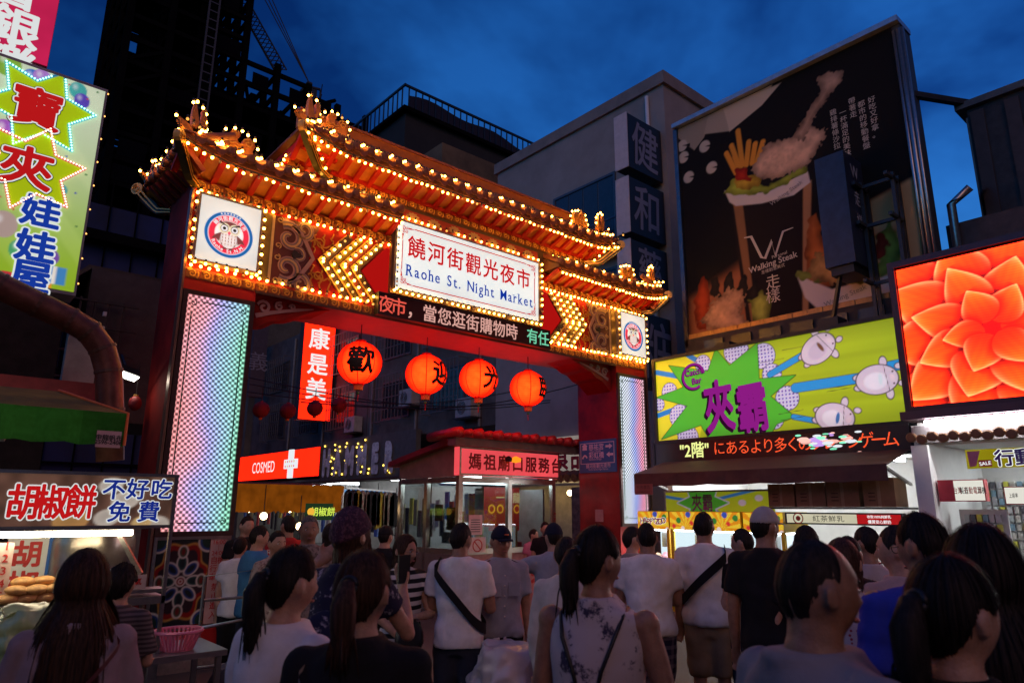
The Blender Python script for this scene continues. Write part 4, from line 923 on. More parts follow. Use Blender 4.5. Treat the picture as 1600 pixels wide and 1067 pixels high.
# ---- neighbouring dark sheds on the far right
c = onX(1510, 172, 13.0); sh = MB().box(13.0, 19, -2, c.y, 2.92, c.z).build('corrugated_shed', mat('shed_dark', (.05, .042, .045), .8, var=.3)); tag(sh, 'dark corrugated iron rooftop shed behind the orange screen', 'building')
for i in range(26): MB().box(13.0+i*.22, 13.12+i*.22, c.y-.001+.0, c.y+.03, 5, c.z-.15).build('corrugation', mat('sheet_metal', (.20, .18, .17), .6, var=.3), sh)
MB().box(12.9, 19, -2.1, c.y+.15, c.z, c.z+.12).build('shed_roof', mat('shed_roof', (.12, .11, .11), .7), sh)
for i in range(8): y = c.y-.25-i*.5; MB().box(12.94, 12.998, y, y+.2, 5, c.z-.1).build('wall_batten', mat('shed_batten', (.07, .05, .05), .8), sh)
aw = MB().add([onX(1460, 325, 12.9), onX(1545, 290, 12.9), onX(1545, 290, 12.2), onX(1460, 325, 12.2)], [(0, 1, 2, 3)]).build('tin_canopy', mat('tin', (.28, .27, .28), .5, metal=.5, var=.3), sh)
bz = MB().bar(FB.p(bu1+.05, bv1-1.2, -.3), (13.3, c.y-.2, c.z+.1), .1).build('roof_brace', M_dsteel); tag(bz, 'dark diagonal steel brace from billboard to shed roof', 'brace')
wp = MB().tube([(12.3, 3.2, 4.6), (12.3, 3.2, 6.6), (12.3, 2.9, 6.8)], .07, 8).build('drain_pipe', M_steel, smooth=True); tag(wp, 'grey drain pipe on dark wall right of the billboard', 'pipe')
w2 = MB().box(12.4, 13.0, -2, 3.35, 2.92, 6.3).build('side_building', mat('brown_wall', (.085, .055, .05), .8, var=.3)); tag(w2, 'dark brown wall above the orange video screen', 'building')
# ---- white building with blade signs
XR = 13.4; c = onX(1035, 113, XR); WY, WZ = c.y, c.z; WYB = onX(778, 252, XR).y
wb = MB().box(XR, 20, WY, WYB, 0, WZ-.35).build('white_building', mat('dingy_stucco', (.33, .265, .23), .8, var=.18, scale=.8, bump=.15, bscale=12)); tag(wb, 'plain dingy white building with flat parapet behind the gate', 'building')
MB().box(XR-.08, 20, WY-.08, WYB+.1, WZ-.35, WZ).build('parapet', mat('parapet_stucco', (.27, .21, .18), .8, var=.2, scale=2), wb)
def window(parent, fr, u0, u1, v0, v1, panes=2, m=None, fm=None):
    w = MB().frame(fr, u0, u1, v0, v1, .07, -.02, .05).build('window', fm or mat('alu_frame', (.10, .10, .11), .4, metal=.5), parent)
    for i in range(panes):
        a_ = u0+.07+(u1-u0-.14)*i/panes; b_ = u0+.07+(u1-u0-.14)*(i+1)/panes-.03
        MB().fbox(fr, a_, b_, v0+.07, v1-.07, .003, .02).build('pane', m or mat('night_glass', (.03, .032, .04), .12, var=.2), w)
    return w
fw = FX(XR)
u0, _ = X2(866, 300, XR); u1 = X2(962, 268, XR)[0]; zt = onX(962, 268, XR).z
window(wb, fw, u0, u1, zt-1.9, zt, 4); window(wb, fw, u0, u1, zt-4.6, zt-2.7, 4)
for y in (WY+.5,): MB().tube([(XR-.06, y, 4), (XR-.06, y, WZ-.5)], .05, 8).build('downpipe', M_white, wb, smooth=True)
MB().box(XR-.4, XR-.01, WY+1.0, WYB-.6, zt-2.45, zt-2.3).build('balcony_slab', M_grey, wb)
for i in range(12): y = WY+1.05+i*.3; MB().bar((XR-.36, y, zt-2.3), (XR-.36, y, zt-1.5), .025).build('balcony_bar', mat('rail_blue', (.06, .08, .13), .5), wb)
MB().bar((XR-.36, WY+1, zt-1.5), (XR-.36, WY+4.6, zt-1.5), .04).build('balcony_rail', mat('rail_blue', (.06, .08, .13), .5), wb)
YB_ = WY+.12
M_navy = mat('navy_panel', (.008, .010, .016), .6, var=.15); M_ltr = mat('grey_letter', (.22, .21, .27), .6, var=.06)
for i, (ch, yt, yb) in enumerate((('健', 176, 258), ('和', 275, 360), ('藥', 373, 452), ('妝', 462, 540), ('粧', 486, 600))):
    if i == 3: continue
    xl = 967+i*3 if i < 4 else 985
    p0, p1 = onY(xl+12, yt, YB_), onY(xl+12, yb, YB_); xR = onY(1036, 290, YB_).x
    b_ = thing('blade_sign', (p0.x, YB_, p1.z), 'navy box sign with grey %s character, %s of the stacked blade signs' % (ch, ('topmost', 'second', 'third', '', 'lowest')[i]), 'sign', 'stacked vertical blade signs on the white building')
    ytr = YB_+.38
    MB().box(p0.x, xR, YB_, ytr, p1.z, p0.z).build('sign_panel', M_navy, b_)
    MB().box(p0.x-.03, p0.x-.001, YB_-.01, ytr+.01, p1.z-.01, p0.z+.01).build('sign_edge', mat('pink_white_edge', (.62, .50, .48), .5, var=.1), b_)
    text(ch, FY(YB_-.002), (p0.x+xR)/2, (p0.z+p1.z)/2, (p0.z-p1.z)*.88, M_ltr, b_, bold=.012, sx=.85, rot=-.05)
    MB().box(xR-.2, XR-.01, YB_+.15, YB_+.2, p0.z-.3, p0.z-.25).build('bracket_bar', M_dsteel, b_)
    MB().box(xR-.2, XR-.01, YB_+.15, YB_+.2, p1.z+.2, p1.z+.25).build('bracket_bar', M_dsteel, b_)
# ================================================================== shops under the cartoon sign
M_tubew = emi('tube_white', (.90, .95, 1), 20.0); M_tubewarm = emi('tube_warm', (1, .86, .62), 12.0)
def slope_awning(name, label, x0, x1, y0, y1, z0, z1, val, m, cat='awning'):
    t = thing(name, ((x0+x1)/2, (y0+y1)/2, z0), label, cat)
    MB().add([(x0, y0, z0), (x0, y1, z0), (x1, y1, z1), (x1, y0, z1), (x0, y0, z0-.02), (x0, y1, z0-.02), (x1, y1, z1-.02), (x1, y0, z1-.02)], [(0, 3, 2, 1), (4, 5, 6, 7), (0, 1, 5, 4), (1, 2, 6, 5), (2, 3, 7, 6), (3, 0, 4, 7)]).build('canvas', m, t)
    k = 14; V = []
    for i in range(k+1):
        y = y0+(y1-y0)*i/k; w = .02*math.sin(i*1.9); V += [(x0+w*.3, y, z0), (x0+w, y, z0-val+.01*math.sin(i*2.3))]
    MB().add(V, [(2*i, 2*i+1, 2*i+3, 2*i+2) for i in range(k)]).build('valance', m, t)
    for y in (y0+.05, y1-.05): MB().bar((x0+.02, y, z0-.03), (x1, y, z0-.25), .035).build('awning_arm', M_steel, t)
    return t
a_ = onX(990, 745, 9.85)
aw = slope_awning('shop_awning', 'dark brown canvas awning below the red running text strip', 9.85, 10.75, 3.75, a_.y, a_.z+.05, 2.58, .22, mat('brown_canvas', (.075, .035, .035), .7, var=.2))
fa = Fr((9.84, 0, 0), (0, -1, 0), (0, 0, 1), (-1, 0, 0)); u_, v_ = -onX(1006, 764, 9.84).y, onX(1006, 764, 9.84).z
MB().fbox(fa, -a_.y+.02, -a_.y+.42, v_-.09, v_+.09, -.002, .004).build('awning_patch', mat('patch', (.25, .10, .09), .7), aw); text('帆布廣告', fa, -a_.y+.22, v_+.035, .075, mat('patch_ink', (.08, .03, .03), .7), aw, n=.006); text('27962222', fa, -a_.y+.22, v_-.045, .07, mat('patch_ink', (.08, .03, .03), .7), aw, n=.006)
# arcade room
rm = thing('claw_arcade', (11.9, 6, 0), 'bright open-fronted claw machine arcade under the brown awning', 'shop')
MB().box(13.6, 13.7, 2.2, 8.1, 0, 2.75).build('back_wall', M_white, rm); MB().box(10.95, 13.7, 8.0, 8.12, 0, 2.75).build('side_wall', M_white, rm); MB().box(10.95, 13.7, 3.55, 3.65, 0, 2.75).build('side_wall', M_white, rm)
MB().box(10.9, 13.7, 2.2, 8.12, 2.62, 2.74).build('ceiling', M_white, rm)
for y in (4.6, 6.2, 7.4): MB().box(11.2, 12.9, y, y+.08, 2.54, 2.6).build('ceiling_tube', emi('tube_arcade', (.92, .96, 1), 45), rm)
MB().box(10.95, 11.25, 8.0, 8.2, 0, 2.7).build('corner_pier', M_grey, rm)
# hanging green banner under the awning
XBn = 10.35; fbn = FX(XBn); q0, q1 = X2(1040, 768, XBn), X2(1212, 805, XBn)
bn = thing('arcade_banner', (XBn, -q0[0], q1[1]), 'small green and yellow banner hung below the brown awning', 'banner')
def ban(u, v):
    img = flat(u, lin(190, 200, 40)); cx, cy = q0[0]+.75, (q0[1]+q1[1])/2
    for k in range(9):
        an = k*.7+.2; img = paint(img, d_seg(u, v, (cx, cy), (cx+2*math.cos(an), cy+2*math.sin(an)), .025), lin(60, 130, 200), .008)
    d = d_poly(u, v, star(cx, cy, .5, .26, 8)); img = paint(img, d-.02, lin(200, 195, 220), .008); img = paint(img, d, lin(80, 170, 50), .008)
    for k in range(3): img = paint(img, d_ell(u, v, cx+.75+.3*k, cy+.08*math.sin(k*2.), .07, .05), lin(210, 190, 205), .008)
    return img*.9
raster('banner_cloth', fbn, q0[0], q1[0], q1[1], q0[1], 150, 36, ban, vcol_mat('banner_print', .30, .6), bn)
text('夾霸', fbn, q0[0]+.75, (q0[1]+q1[1])/2, .30, mat('magenta_ink', lin(150, 30, 140), .6), bn, n=.006, bold=.02, vertical=0, sx=.7)
MB().bar(fbn.p(q0[0], q0[1]), fbn.p(q1[0], q0[1]), .03).build('banner_pole', M_steel, bn)
# cartons on the shelf
sh = MB().box(10.15, 10.7, 3.72, 5.75, onX(1350, 792, 10.15).z-.03, onX(1350, 792, 10.15).z).build('high_shelf', M_dsteel); tag(sh, 'dark metal shelf carrying cardboard cartons under the awning', 'shelf')
M_card = mat('cardboard', (.26, .14, .07), .8, var=.15, scale=5); zs = onX(1350, 792, 10.15).z+.003
for i, (y, w, h) in enumerate(((5.25, .42, .34), (4.78, .44, .35), (4.30, .46, .37), (3.82, .42, .39))):
    c = MB().box(10.2, 10.62, y, y+w, zs, zs+h).build('carton', M_card); tag(c, 'brown cardboard carton on the high shelf, %s from the left' % ('first', 'second', 'third', 'fourth')[i], 'carton', 'cartons on the high shelf')
    MB().box(10.196, 10.1985, y+w*.45, y+w*.55, zs, zs+h).build('packing_tape', mat('tape', (.35, .22, .12), .35), c)
    fcx = FX(10.197)
    for k in range(3): MB().fbox(fcx, -y-w+.07, -y-w*.62, zs+.08+k*.05, zs+.095+k*.05, 0, .0015).build('printed_line', mat('carton_ink', (.08, .04, .02), .8), c)
# claw machines
def claw(y0, y1, label, header, hx=10.1):
    t = thing('claw_machine', (hx+.35, (y0+y1)/2, .1), label, 'claw machine', 'claw machines along the arcade front'); f = FX(hx); u0, u1 = -y1, -y0
    yel = mat('machine_yellow', (.80, .58, .03), .35, var=.08)
    MB().box(hx, hx+.75, y0, y1, .1, .76).build('cabinet', yel, t); MB().box(hx, hx+.75, y0, y1, 1.40, 1.70).build('head', yel, t)
    for u in (u0, u1-.05): MB().fbox(f, u, u+.05, .76, 1.40, -.06, 0).build('corner_post', yel, t)
    MB().box(hx+.6, hx+.75, y0+.02, y1-.02, .76, 1.40).build('glowing_back', emi('machine_inside', (.80, .93, 1.), 1.1), t)  # back panel glows by itself to put in the lit interior
    MB().box(hx+.05, hx+.7, y0+.05, y1-.05, 1.375, 1.395).build('light_strip', M_tubew, t)
    MB().fbox(f, u0+.05, u1-.05, 0.78, 1.38, -.03, -.02).build('window_glass', mat('clear_glass', (.9, .95, .95), .03, var=0, trans=1.), t)
    MB().fbox(f, u0+.02, u1-.02, .62, .77, 0, .16).build('control_shelf', M_white, t)
    MB().tube([f.p(u0+.2, .77, .08), f.p(u0+.2, .87, .08)], .012, 6).build('joystick', M_black, t)
    for k in range(16):
        c = f.p(random.uniform(u0+.1, u1-.1), .83+random.uniform(0, .12), -random.uniform(.12, .5)); MB().ball(c, random.uniform(.05, .08), 8, 6).build('plush_prize', mat('plush%d' % (k % 4), ((.7, .35, .45), (.75, .7, .6), (.3, .45, .7), (.35, .22, .15))[k % 4], .9), t, smooth=True)
    MB().box(hx+.3, hx+.4, (y0+y1)/2-.05, (y0+y1)/2+.05, 1.1, 1.34).build('claw', M_steel, t)
    def hd(u, v):
        cx, cy = (u0+u1)/2, 1.45; an = np.arctan2(v-cy, u-cx); k = (np.sin(an*14) > 0)[..., None]; img = np.where(k, np.array(lin(250, 220, 60)), np.array(lin(240, 160, 30)))
        for q in range(7): img = paint(img, d_circ(u, v, u0+.08+q*(u1-u0)/7+.03*math.sin(q*3), 1.46+.06*math.sin(q*5)+(.15 if q % 2 else 0), .035+.015*(q % 2)), [lin(220, 60, 60), lin(60, 140, 60), lin(245, 245, 240), lin(60, 90, 190)][q % 4], .006)
        return img
    raster('header_print', f, u0, u1, 1.41, 1.69, 40, 24, hd, vcol_mat('header_glow', .55, .4), t, n=.004)
    def cb(u, v):
        img = flat(u, lin(228, 180, 40))
        for q in range(9): img = paint(img, d_ell(u, v, u0+.1+(q % 3)*(u1-u0)/3+.05, .22+(q//3)*.15, .07, .06, q), [lin(170, 90, 50), lin(240, 220, 160), lin(90, 140, 70)][q % 3], .008); img = paint(img, d_circ(u, v, u0+.1+(q % 3)*(u1-u0)/3+.07, .24+(q//3)*.15, .015), (.02, .02, .02), .005)
        return img
    raster('cabinet_print', f, u0+.03, u1-.03, .14, .60, 30, 24, cb, vcol_mat('cabinet_vinyl', 0, .4), t, n=.004)
    if header:
        tm = MB()
        for i, ch in enumerate(header): put_text(tm, ch, f, u0+.10+i*(u1-u0-.2)/(len(header)-1), 1.54+.012*math.sin(i*2), .13, .012, bold=.03)
        tb = MB()
        for i, ch in enumerate(header): put_text(tb, ch, f, u0+.10+i*(u1-u0-.2)/(len(header)-1), 1.54+.012*math.sin(i*2), .13, .008, bold=.075)
        tb.build('lettering_outline', emi('white_lit', (.9, .92, .92), .95), t); tm.build('lettering', mat('header_red', (.6, .03, .03), .5), t)
claw(7.35, 8.0, 'yellow claw machine with HAPPY ZOO header, nearest the gate pillar', 'HAPPYZOO', 9.9)
claw(6.68, 7.32, 'yellow claw machine behind the man in beige shorts, second from gate', '', 9.9)
claw(6.0, 6.64, 'yellow claw machine between beige shorts man and capped man', '', 9.9)
claw(5.3, 5.95, 'yellow claw machine below the red tea sign, fourth from gate', '', 9.9)
# tea shop sign
XTe = 9.75; fte = FX(XTe); q0, q1 = X2(1226, 800, XTe), X2(1412, 822, XTe)
te = MB().fbox(fte, q0[0], q1[0], q1[1], q0[1], -.12, 0).build('tea_sign', mat('tea_case', (.05, .045, .04), .5)); tag(te, 'cream lit tea shop sign with red end panel, above the crowd', 'sign')
um = q0[0]+(q1[0]-q0[0])*.64
MB().fbox(fte, q0[0]+.03, um, q1[1]+.02, q0[1]-.02, .001, .006).build('cream_face', emi('cream_lit', lin(222, 216, 186), .75, .08), te); MB().fbox(fte, um, q1[0]-.02, q1[1]+.02, q0[1]-.02, .001, .006).build('red_face', emi('teared_lit', lin(200, 30, 35), .7), te)
h = q0[1]-q1[1]
text('紅茶鮮乳', fte, q0[0]+.62*(um-q0[0]), (q0[1]+q1[1])/2, h*.55, mat('ink_black', (.02, .02, .02), .6), te, n=.009, sx=1.25)
text('收取100%純鮮乳', fte, (um+q1[0])/2, q0[1]-h*.3, h*.26, emi('white_lit', (.9, .92, .92), .95), te, n=.009, bold=.02); text('優質安心鮮奶', fte, (um+q1[0])/2, q1[1]+h*.3, h*.3, emi('white_lit', (.9, .92, .92), .95), te, n=.009, bold=.02)
e_ = MB(); e_.ribbon(fte, [(q0[0]+.2+.07*math.cos(t), (q0[1]+q1[1])/2+.07*math.sin(t)) for t in np.linspace(0, 6.28, 20)], .015, .007, .01); e_.ball(fte.p(q0[0]+.2, (q0[1]+q1[1])/2, .008), (.004, .035, .035), 8, 6); e_.build('round_emblem', mat('emblem_red', (.5, .05, .03), .5), te)
# ================================================================== phone accessory shop at the far right
ps = thing('accessory_shop', (11.5, 2, 0), 'white brightly lit phone accessory shop under the orange screen', 'shop')
MB().box(12.6, 12.7, -2.5, 3.5, 0, 2.9).build('back_wall', M_white, ps); MB().box(10.45, 12.6, 3.42, 3.52, .09, 2.9).build('side_wall', M_white, ps); MB().box(10.3, 12.7, -2.5, 3.55, 2.72, 2.85).build('ceiling', M_white, ps)
for y in (2.9, 2.0, 1.0, 0.): MB().box(11.0, 12.2, y, y+.07, 2.64, 2.7).build('ceiling_tube', emi('tube_bright', (.88, .96, 1), 42), ps)
p0, p1 = onX(1445, 660, 10.15), onX(1600, 641, 10.15)
MB().tube([(10.15, p0.y, p0.z), (10.15, -.3, p0.z)], .025, 8).build('fascia_tube', emi('tube_fascia', (.95, .96, 1), 60), ps, smooth=True)
MB().box(10.1, 10.5, -.8, 3.6, p0.z+.05, p0.z+.16).build('fascia', mat('fascia_dark', (.10, .05, .06), .5), ps)
MB().box(10.25, 10.45, -.8, 3.5, p0.z-.26, p0.z-.03).build('fascia_board', mat('fascia_grey', (.22, .19, .19), .6), ps)
sc_ = onX(1460, 682, 10.2)
for i in range(32): y = 3.5-i*.125; MB().lathe((0, 0, 0), [(.066, 0), (.066, .04), (.05, .05)], 12).build('roundel_tile', mat('wood_roundel', (.22, .10, .035), .5, var=.3), ps, loc=(10.15-.0, y, sc_.z-(.03 if i % 2 else 0))).rotation_euler = (0, -math.pi/2, 0)
MB().box(10.2, 10.42, 3.35, 3.55, .09, sc_.z-.1).build('shop_pier', M_white, ps)
def lightbox(px0, py0, px1, py1, X, name, label, lines, side_=None):
    f = FX(X); a, b = X2(px0, py0, X), X2(px1, py1, X); o = MB().fbox(f, a[0], b[0], b[1], a[1], -.14, -.002).build(name, mat('red_case', (.42, .03, .04), .4)); tag(o, label, 'sign')
    u0 = a[0]+(b[0]-a[0])*(side_ or 0)
    MB().fbox(f, u0+.012, b[0]-.012, b[1]+.012, a[1]-.012, 0, .004).build('lit_face', emi('lightbox_white', lin(235, 232, 220), .9), o)
    for t, fu, fv, h_, mm in lines: text(t, f, u0+(b[0]-u0)*fu, b[1]+(a[1]-b[1])*fv, (a[1]-b[1])*h_, mm, o, n=.007, bold=.012, sx=.52)
    return o
ink_r, ink_b, ink_k = mat('ink_red', (.5, .02, .02), .6), mat('ink_blue', (.02, .12, .45), .6), mat('ink_black', (.02, .02, .02), .6)
lightbox(1464, 750, 1542, 783, 10.3, 'lightbox_sign', 'red framed light box sign for power banks on white shop pier', [('台灣', .14, .5, .34, ink_r), ('製造', .34, .5, .34, ink_k), ('行動電源', .63, .5, .34, ink_r), ('耳機', .9, .5, .34, ink_k)], .33)
lightbox(1567, 760, 1640, 788, 10.9, 'lightbox_sign', 'red framed light box with blue lettering at the right edge', [('上座率', .22, .5, .28, ink_k), ('8G快充', .65, .5, .3, ink_b)], 0)
XBa = 10.1; f = FX(XBa); a, b = X2(1508, 703, XBa), X2(1640, 728, XBa)
bn = MB().fbox(f, a[0], b[0], b[1], a[1], 0, .012).build('sale_banner', emi('banner_yellow', lin(205, 190, 30), .40, .15, 2)); tag(bn, 'yellow SALE banner with purple characters over the accessory shop', 'banner')
text('行動電', f, a[0]+.62, (a[1]+b[1])/2, .21, mat('banner_purple', (.10, .04, .28), .5), bn, n=.02, bold=.03, outline=emi('white_lit', (.9, .92, .92), .95), ow=.04); MB().fbox(f, a[0]+.13, a[0]+.27, b[1]+.02, b[1]+.1, .013, .018).build('sale_flash', mat('sale_red', (.6, .03, .05), .5), bn); text('SALE', f, a[0]+.2, b[1]+.06, .06, emi('white_lit', (.9, .92, .92), .95), bn, n=.021, bold=.02, rot=.1)
MB().prism(f, [(a[0]+.02, a[1]-.02), (a[0]+.16, a[1]-.02), (a[0]+.1, b[1]+.03), (a[0]+.03, b[1]+.02)], .013, .016).build('banner_flower', mat('flower_pink', (.6, .2, .3), .6), bn)
# display racks with hanging packets
def rack(x, y0, y1, z0, z1, label, nx, nz):
    t = thing('display_rack', (x, (y0+y1)/2, z0), label, 'display rack', 'racks in the accessory shop'); f = FX(x)
    MB().box(x+.02, x+.06, y0, y1, z0, z1).build('back_board', M_white, t)
    for i in range(nx):
        for j in range(nz):
            u = -y1+.06+(y1-y0-.12)*(i+.5)/nx; v = z0+.1+(z1-z0-.15)*(j+.5)/nz; w, h = (y1-y0)/nx*.30, (z1-z0)/nz*.34
            c = [(.75, .72, .1), (.6, .6, .62), (.12, .12, .14), (.7, .7, .7), (.55, .6, .6), (.25, .4, .5), (.66, .64, .58)][(i*5+j*3+i*j+int(x*10)) % 7]
            p = MB().fbox(f, u-w, u+w, v-h, v+h, -.015, .03).build('packet', mat('packet%.2f' % c[0]+'%.2f' % c[2], c, .4), t)
    return t
rack(11.9, 2.2, 3.3, 1.0, 2.2, 'wall rack of hanging phone accessory packets left of shop', 12, 9)
rack(11.6, .9, 1.95, .7, 2.3, 'white rack of phone accessory packets at right edge', 12, 11)
rack(10.9, 2.75, 3.3, .6, 1.75, 'low rack of packets beside the white shop pier', 6, 8)
# ================================================================== far buildings against the sky
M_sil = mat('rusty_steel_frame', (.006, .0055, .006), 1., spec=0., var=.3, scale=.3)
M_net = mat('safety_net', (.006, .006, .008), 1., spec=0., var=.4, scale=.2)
def tower():
    Y0 = 100.; c = onY(176, 200, Y0); X0 = c.x; xs = [X0+5.4*i for i in range(8)]; ys = [Y0+5.5*j for j in range(5)]
    zt = lambda x: 96 if x < X0+17 else (onY(430, 100, Y0).z if x < X0+23 else onY(500, 140, Y0).z if x < X0+29 else onY(560, 178, Y0).z)
    t = thing('skyscraper', (X0+13, Y0+11, 0), 'tall dark skyscraper skeleton under construction against the blue sky', 'tower')
    fl = 3.7
    for x in xs:
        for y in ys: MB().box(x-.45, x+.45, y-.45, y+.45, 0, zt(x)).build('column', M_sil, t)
    R = random.Random(3); k = 4; nets = MB(); slabs = []
    while k*fl < 96:
        z = k*fl; xe = [x for x in xs if zt(x) >= z]
        if len(xe) < 2: break
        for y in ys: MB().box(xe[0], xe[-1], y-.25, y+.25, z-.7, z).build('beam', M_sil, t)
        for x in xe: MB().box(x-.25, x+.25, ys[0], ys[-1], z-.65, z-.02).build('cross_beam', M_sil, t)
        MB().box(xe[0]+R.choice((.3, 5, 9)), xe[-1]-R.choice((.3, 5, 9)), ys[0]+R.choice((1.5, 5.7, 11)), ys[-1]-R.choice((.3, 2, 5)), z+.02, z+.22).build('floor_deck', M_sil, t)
        for i in range(len(xe)-1):
            r = R.random(); a, b = xe[i]+.5, xe[i+1]-.5
            if r < .75: MB().bar((a, ys[0]+R.choice((0, 11)), z), (b, ys[0]+R.choice((0, 11)), z+fl-.7), .5).build('brace', M_sil, t)
            if R.random() < .34+.3*(k < 14): q = R.uniform(.25, .95); o = R.uniform(0, 1-q); MB().box(a+(b-a)*o, a+(b-a)*(o+q), ys[R.choice((0, 1, 2, 4))]-.3, ys[0]-.2 if False else ys[R.choice((4,))]-.2, z, z+fl*R.uniform(.45, .95)).build('net_panel', M_net, t) if R.random() < .3 else MB().box(a+(b-a)*o, a+(b-a)*(o+q), ys[0]-.3, ys[0]-.2, z, z+fl*R.uniform(.35, .85)).build('net_panel', M_net, t)
        for j in range(4):
            if R.random() < .35+.3*(k < 14): MB().box(xs[0]-.3, xs[0]-.2, ys[j]+R.uniform(0, 2), ys[j+1]-R.uniform(0, 2), z, z+fl*R.uniform(.4, .95)).build('net_panel', M_net, t)
        k += 1
    # hoist mast with rungs on the front
    m = onY(335, 10, Y0-2); hm = thing('hoist_mast', (m.x, Y0-2, 0), 'slim ladder-like hoist mast climbing the front of the dark tower', 'mast'); M_m = mat('mast_steel', (.05, .042, .045), .6)
    for dx in (-.7, .7): MB().box(m.x+dx-.12, m.x+dx+.12, Y0-2.2, Y0-1.9, 15, 92).build('rail', M_m, hm)
    for i in range(52): MB().box(m.x-.7, m.x+.7, Y0-2.15, Y0-1.95, 16+i*1.5, 16.2+i*1.5).build('rung', M_m, hm)
    # crane
    Yc = Y0+8; a, b = onY(355, -40, Yc), onY(440, 112, Yc); cr = thing('tower_crane', (b.x, Yc, 0), 'tower crane with lattice boom and cables on the dark skyscraper', 'crane'); M_c = mat('crane_steel', (.03, .028, .03), .7)
    ax = (b-a).normalized(); pr = Vector((0, 1, 0)).cross(ax).normalized(); N = 22
    ch = [[a.lerp(b, i/N)+pr*s*1.1+Vector((0, dy, 0)) for i in range(N+1)] for s, dy in ((1, 0), (-1, 0), (0, 1.8))]
    for c_ in ch: MB().tube(c_, .14, 5).build('boom_chord', M_c, cr)
    for i in range(N):
        for p, q in ((0, 1), (1, 2), (2, 0)): MB().bar(ch[p][i], ch[q][i+1], .12).build('boom_lacing', M_c, cr)
    h = onY(483, 130, Yc); p2, p3 = onY(405, -30, Yc), onY(412, -30, Yc)
    for q in (p2, p3, onY(398, -30, Yc)): MB().tube([q, h], .09, 5).build('cable', M_c, cr)
    MB().box(h.x-1.2, h.x+1.2, Yc-1, Yc+1, h.z-4.5, h.z-1.5).build('cab', M_c, cr); MB().bar((h.x, Yc, 20), (h.x, Yc, h.z), .9).build('king_post', M_c, cr)
    for i in range(5): MB().bar((h.x+2+.1*i, Yc, h.z-9+i*2), (h.x+2, Yc-1.2, h.z-8+i*2), .15).build('cage_bar', M_c, cr)
    MB().bar(h+Vector((-2.6, 0, -1.2)), h+Vector((2.2, 0, -.4)), .35).build('head_arm', M_c, cr); MB().bar(h+Vector((2, 0, -10)), h+Vector((2.3, 0, -.5)), .3).build('head_post', M_c, cr)
tower()
# low scaffolded block wrapped in blue sheeting, left of the gate
M_blue = mat('blue_sheet', (.006, .016, .095), .7, var=.45, scale=.25)
c = onY(245, 300, 46); d = onY(60, 330, 46)
sb = MB().box(d.x-8, c.x+1.6, 46, 66, 0, onY(200, 330, 46).z).build('sheeted_building', M_blue); tag(sb, 'dark building wrapped in deep blue construction sheeting left of gate', 'building')
for i in range(14): x = d.x-4+i*1.5; MB().box(x, x+.07, 45.8, 45.95, 0, onY(200, 300+random.uniform(-20, 20), 46).z).build('scaffold_pole', M_sil, sb)
for i in range(6): z = 4+i*2.6; MB().box(d.x-8, c.x+1.8, 45.7, 45.9, z, z+.12).build('scaffold_rail', M_sil, sb)
MB().box(d.x-9, c.x+2.5, 45, 52, onY(200, 385, 46).z-.3, onY(200, 385, 46).z+.3).build('fan_deck', M_sil, sb)
# dark block with roof railing, behind the gate
c = onY(634, 176, 30); tz = c.z; rl = onY(634, 139, 30).z; yb = onX(566, 192, c.x).y
db = MB().box(c.x, c.x+22, 30, max(yb, 42), 0, tz).build('dark_block', mat('dark_render', (.022, .018, .016), .9, var=.3, scale=.5)); tag(db, 'dark flat-roofed building with black roof railing behind the gate', 'building')
MB().box(c.x-.3, c.x+22, 29.7, 42, tz, tz+.25).build('roof_edge', M_sil, db)
for i in range(46): x = c.x+i*.45; MB().box(x, x+.06, 29.75, 29.81, tz+.25, rl).build('railing_bar', M_black, db)
for i in range(24): y = 30+i*.5; MB().box(c.x-.28, c.x-.22, y, y+.06, tz+.25, rl).build('railing_bar', M_black, db)
MB().box(c.x-.3, c.x+22, 29.72, 29.84, rl, rl+.12).build('top_rail', M_black, db); MB().box(c.x-.31, c.x-.2, 29.7, 42, rl, rl+.12).build('top_rail', M_black, db)
V = []; k = 30
for i in range(k+1):
    x = c.x+.1+i*.62; V += [(x, 29.9, tz+.2), (x, 29.9, tz+(rl-tz)*(.72+.22*math.sin(i*.55)*math.cos(i*.23)))]
MB().add(V, [(2*i, 2*i+2, 2*i+3, 2*i+1) for i in range(k)]).build('slack_net', mat('indigo_net', (.012, .013, .035), .9), db)
MB().box(c.x-3.2, c.x-.4, 33, 41, tz-6, tz-1.5).build('stair_annex', mat('annex', (.05, .045, .042), .9, var=.3), db)
for i in range(9): MB().box(c.x-3.25, c.x-.4, 32.7, 32.8, tz-1.4-i*.42, tz-1.3-i*.42).build('annex_louvre', M_black, db)
MB().box(onY(690, 262, 26).x, onY(775, 262, 26).x+2, 26, 29, 0, onY(740, 243, 26).z).build('lit_wall_foot', mat('brown_lit_wall', (.16, .10, .05), .9, var=.4, scale=.6), db)  # brown-lit foot of the dark wall as a box, light put into its colour
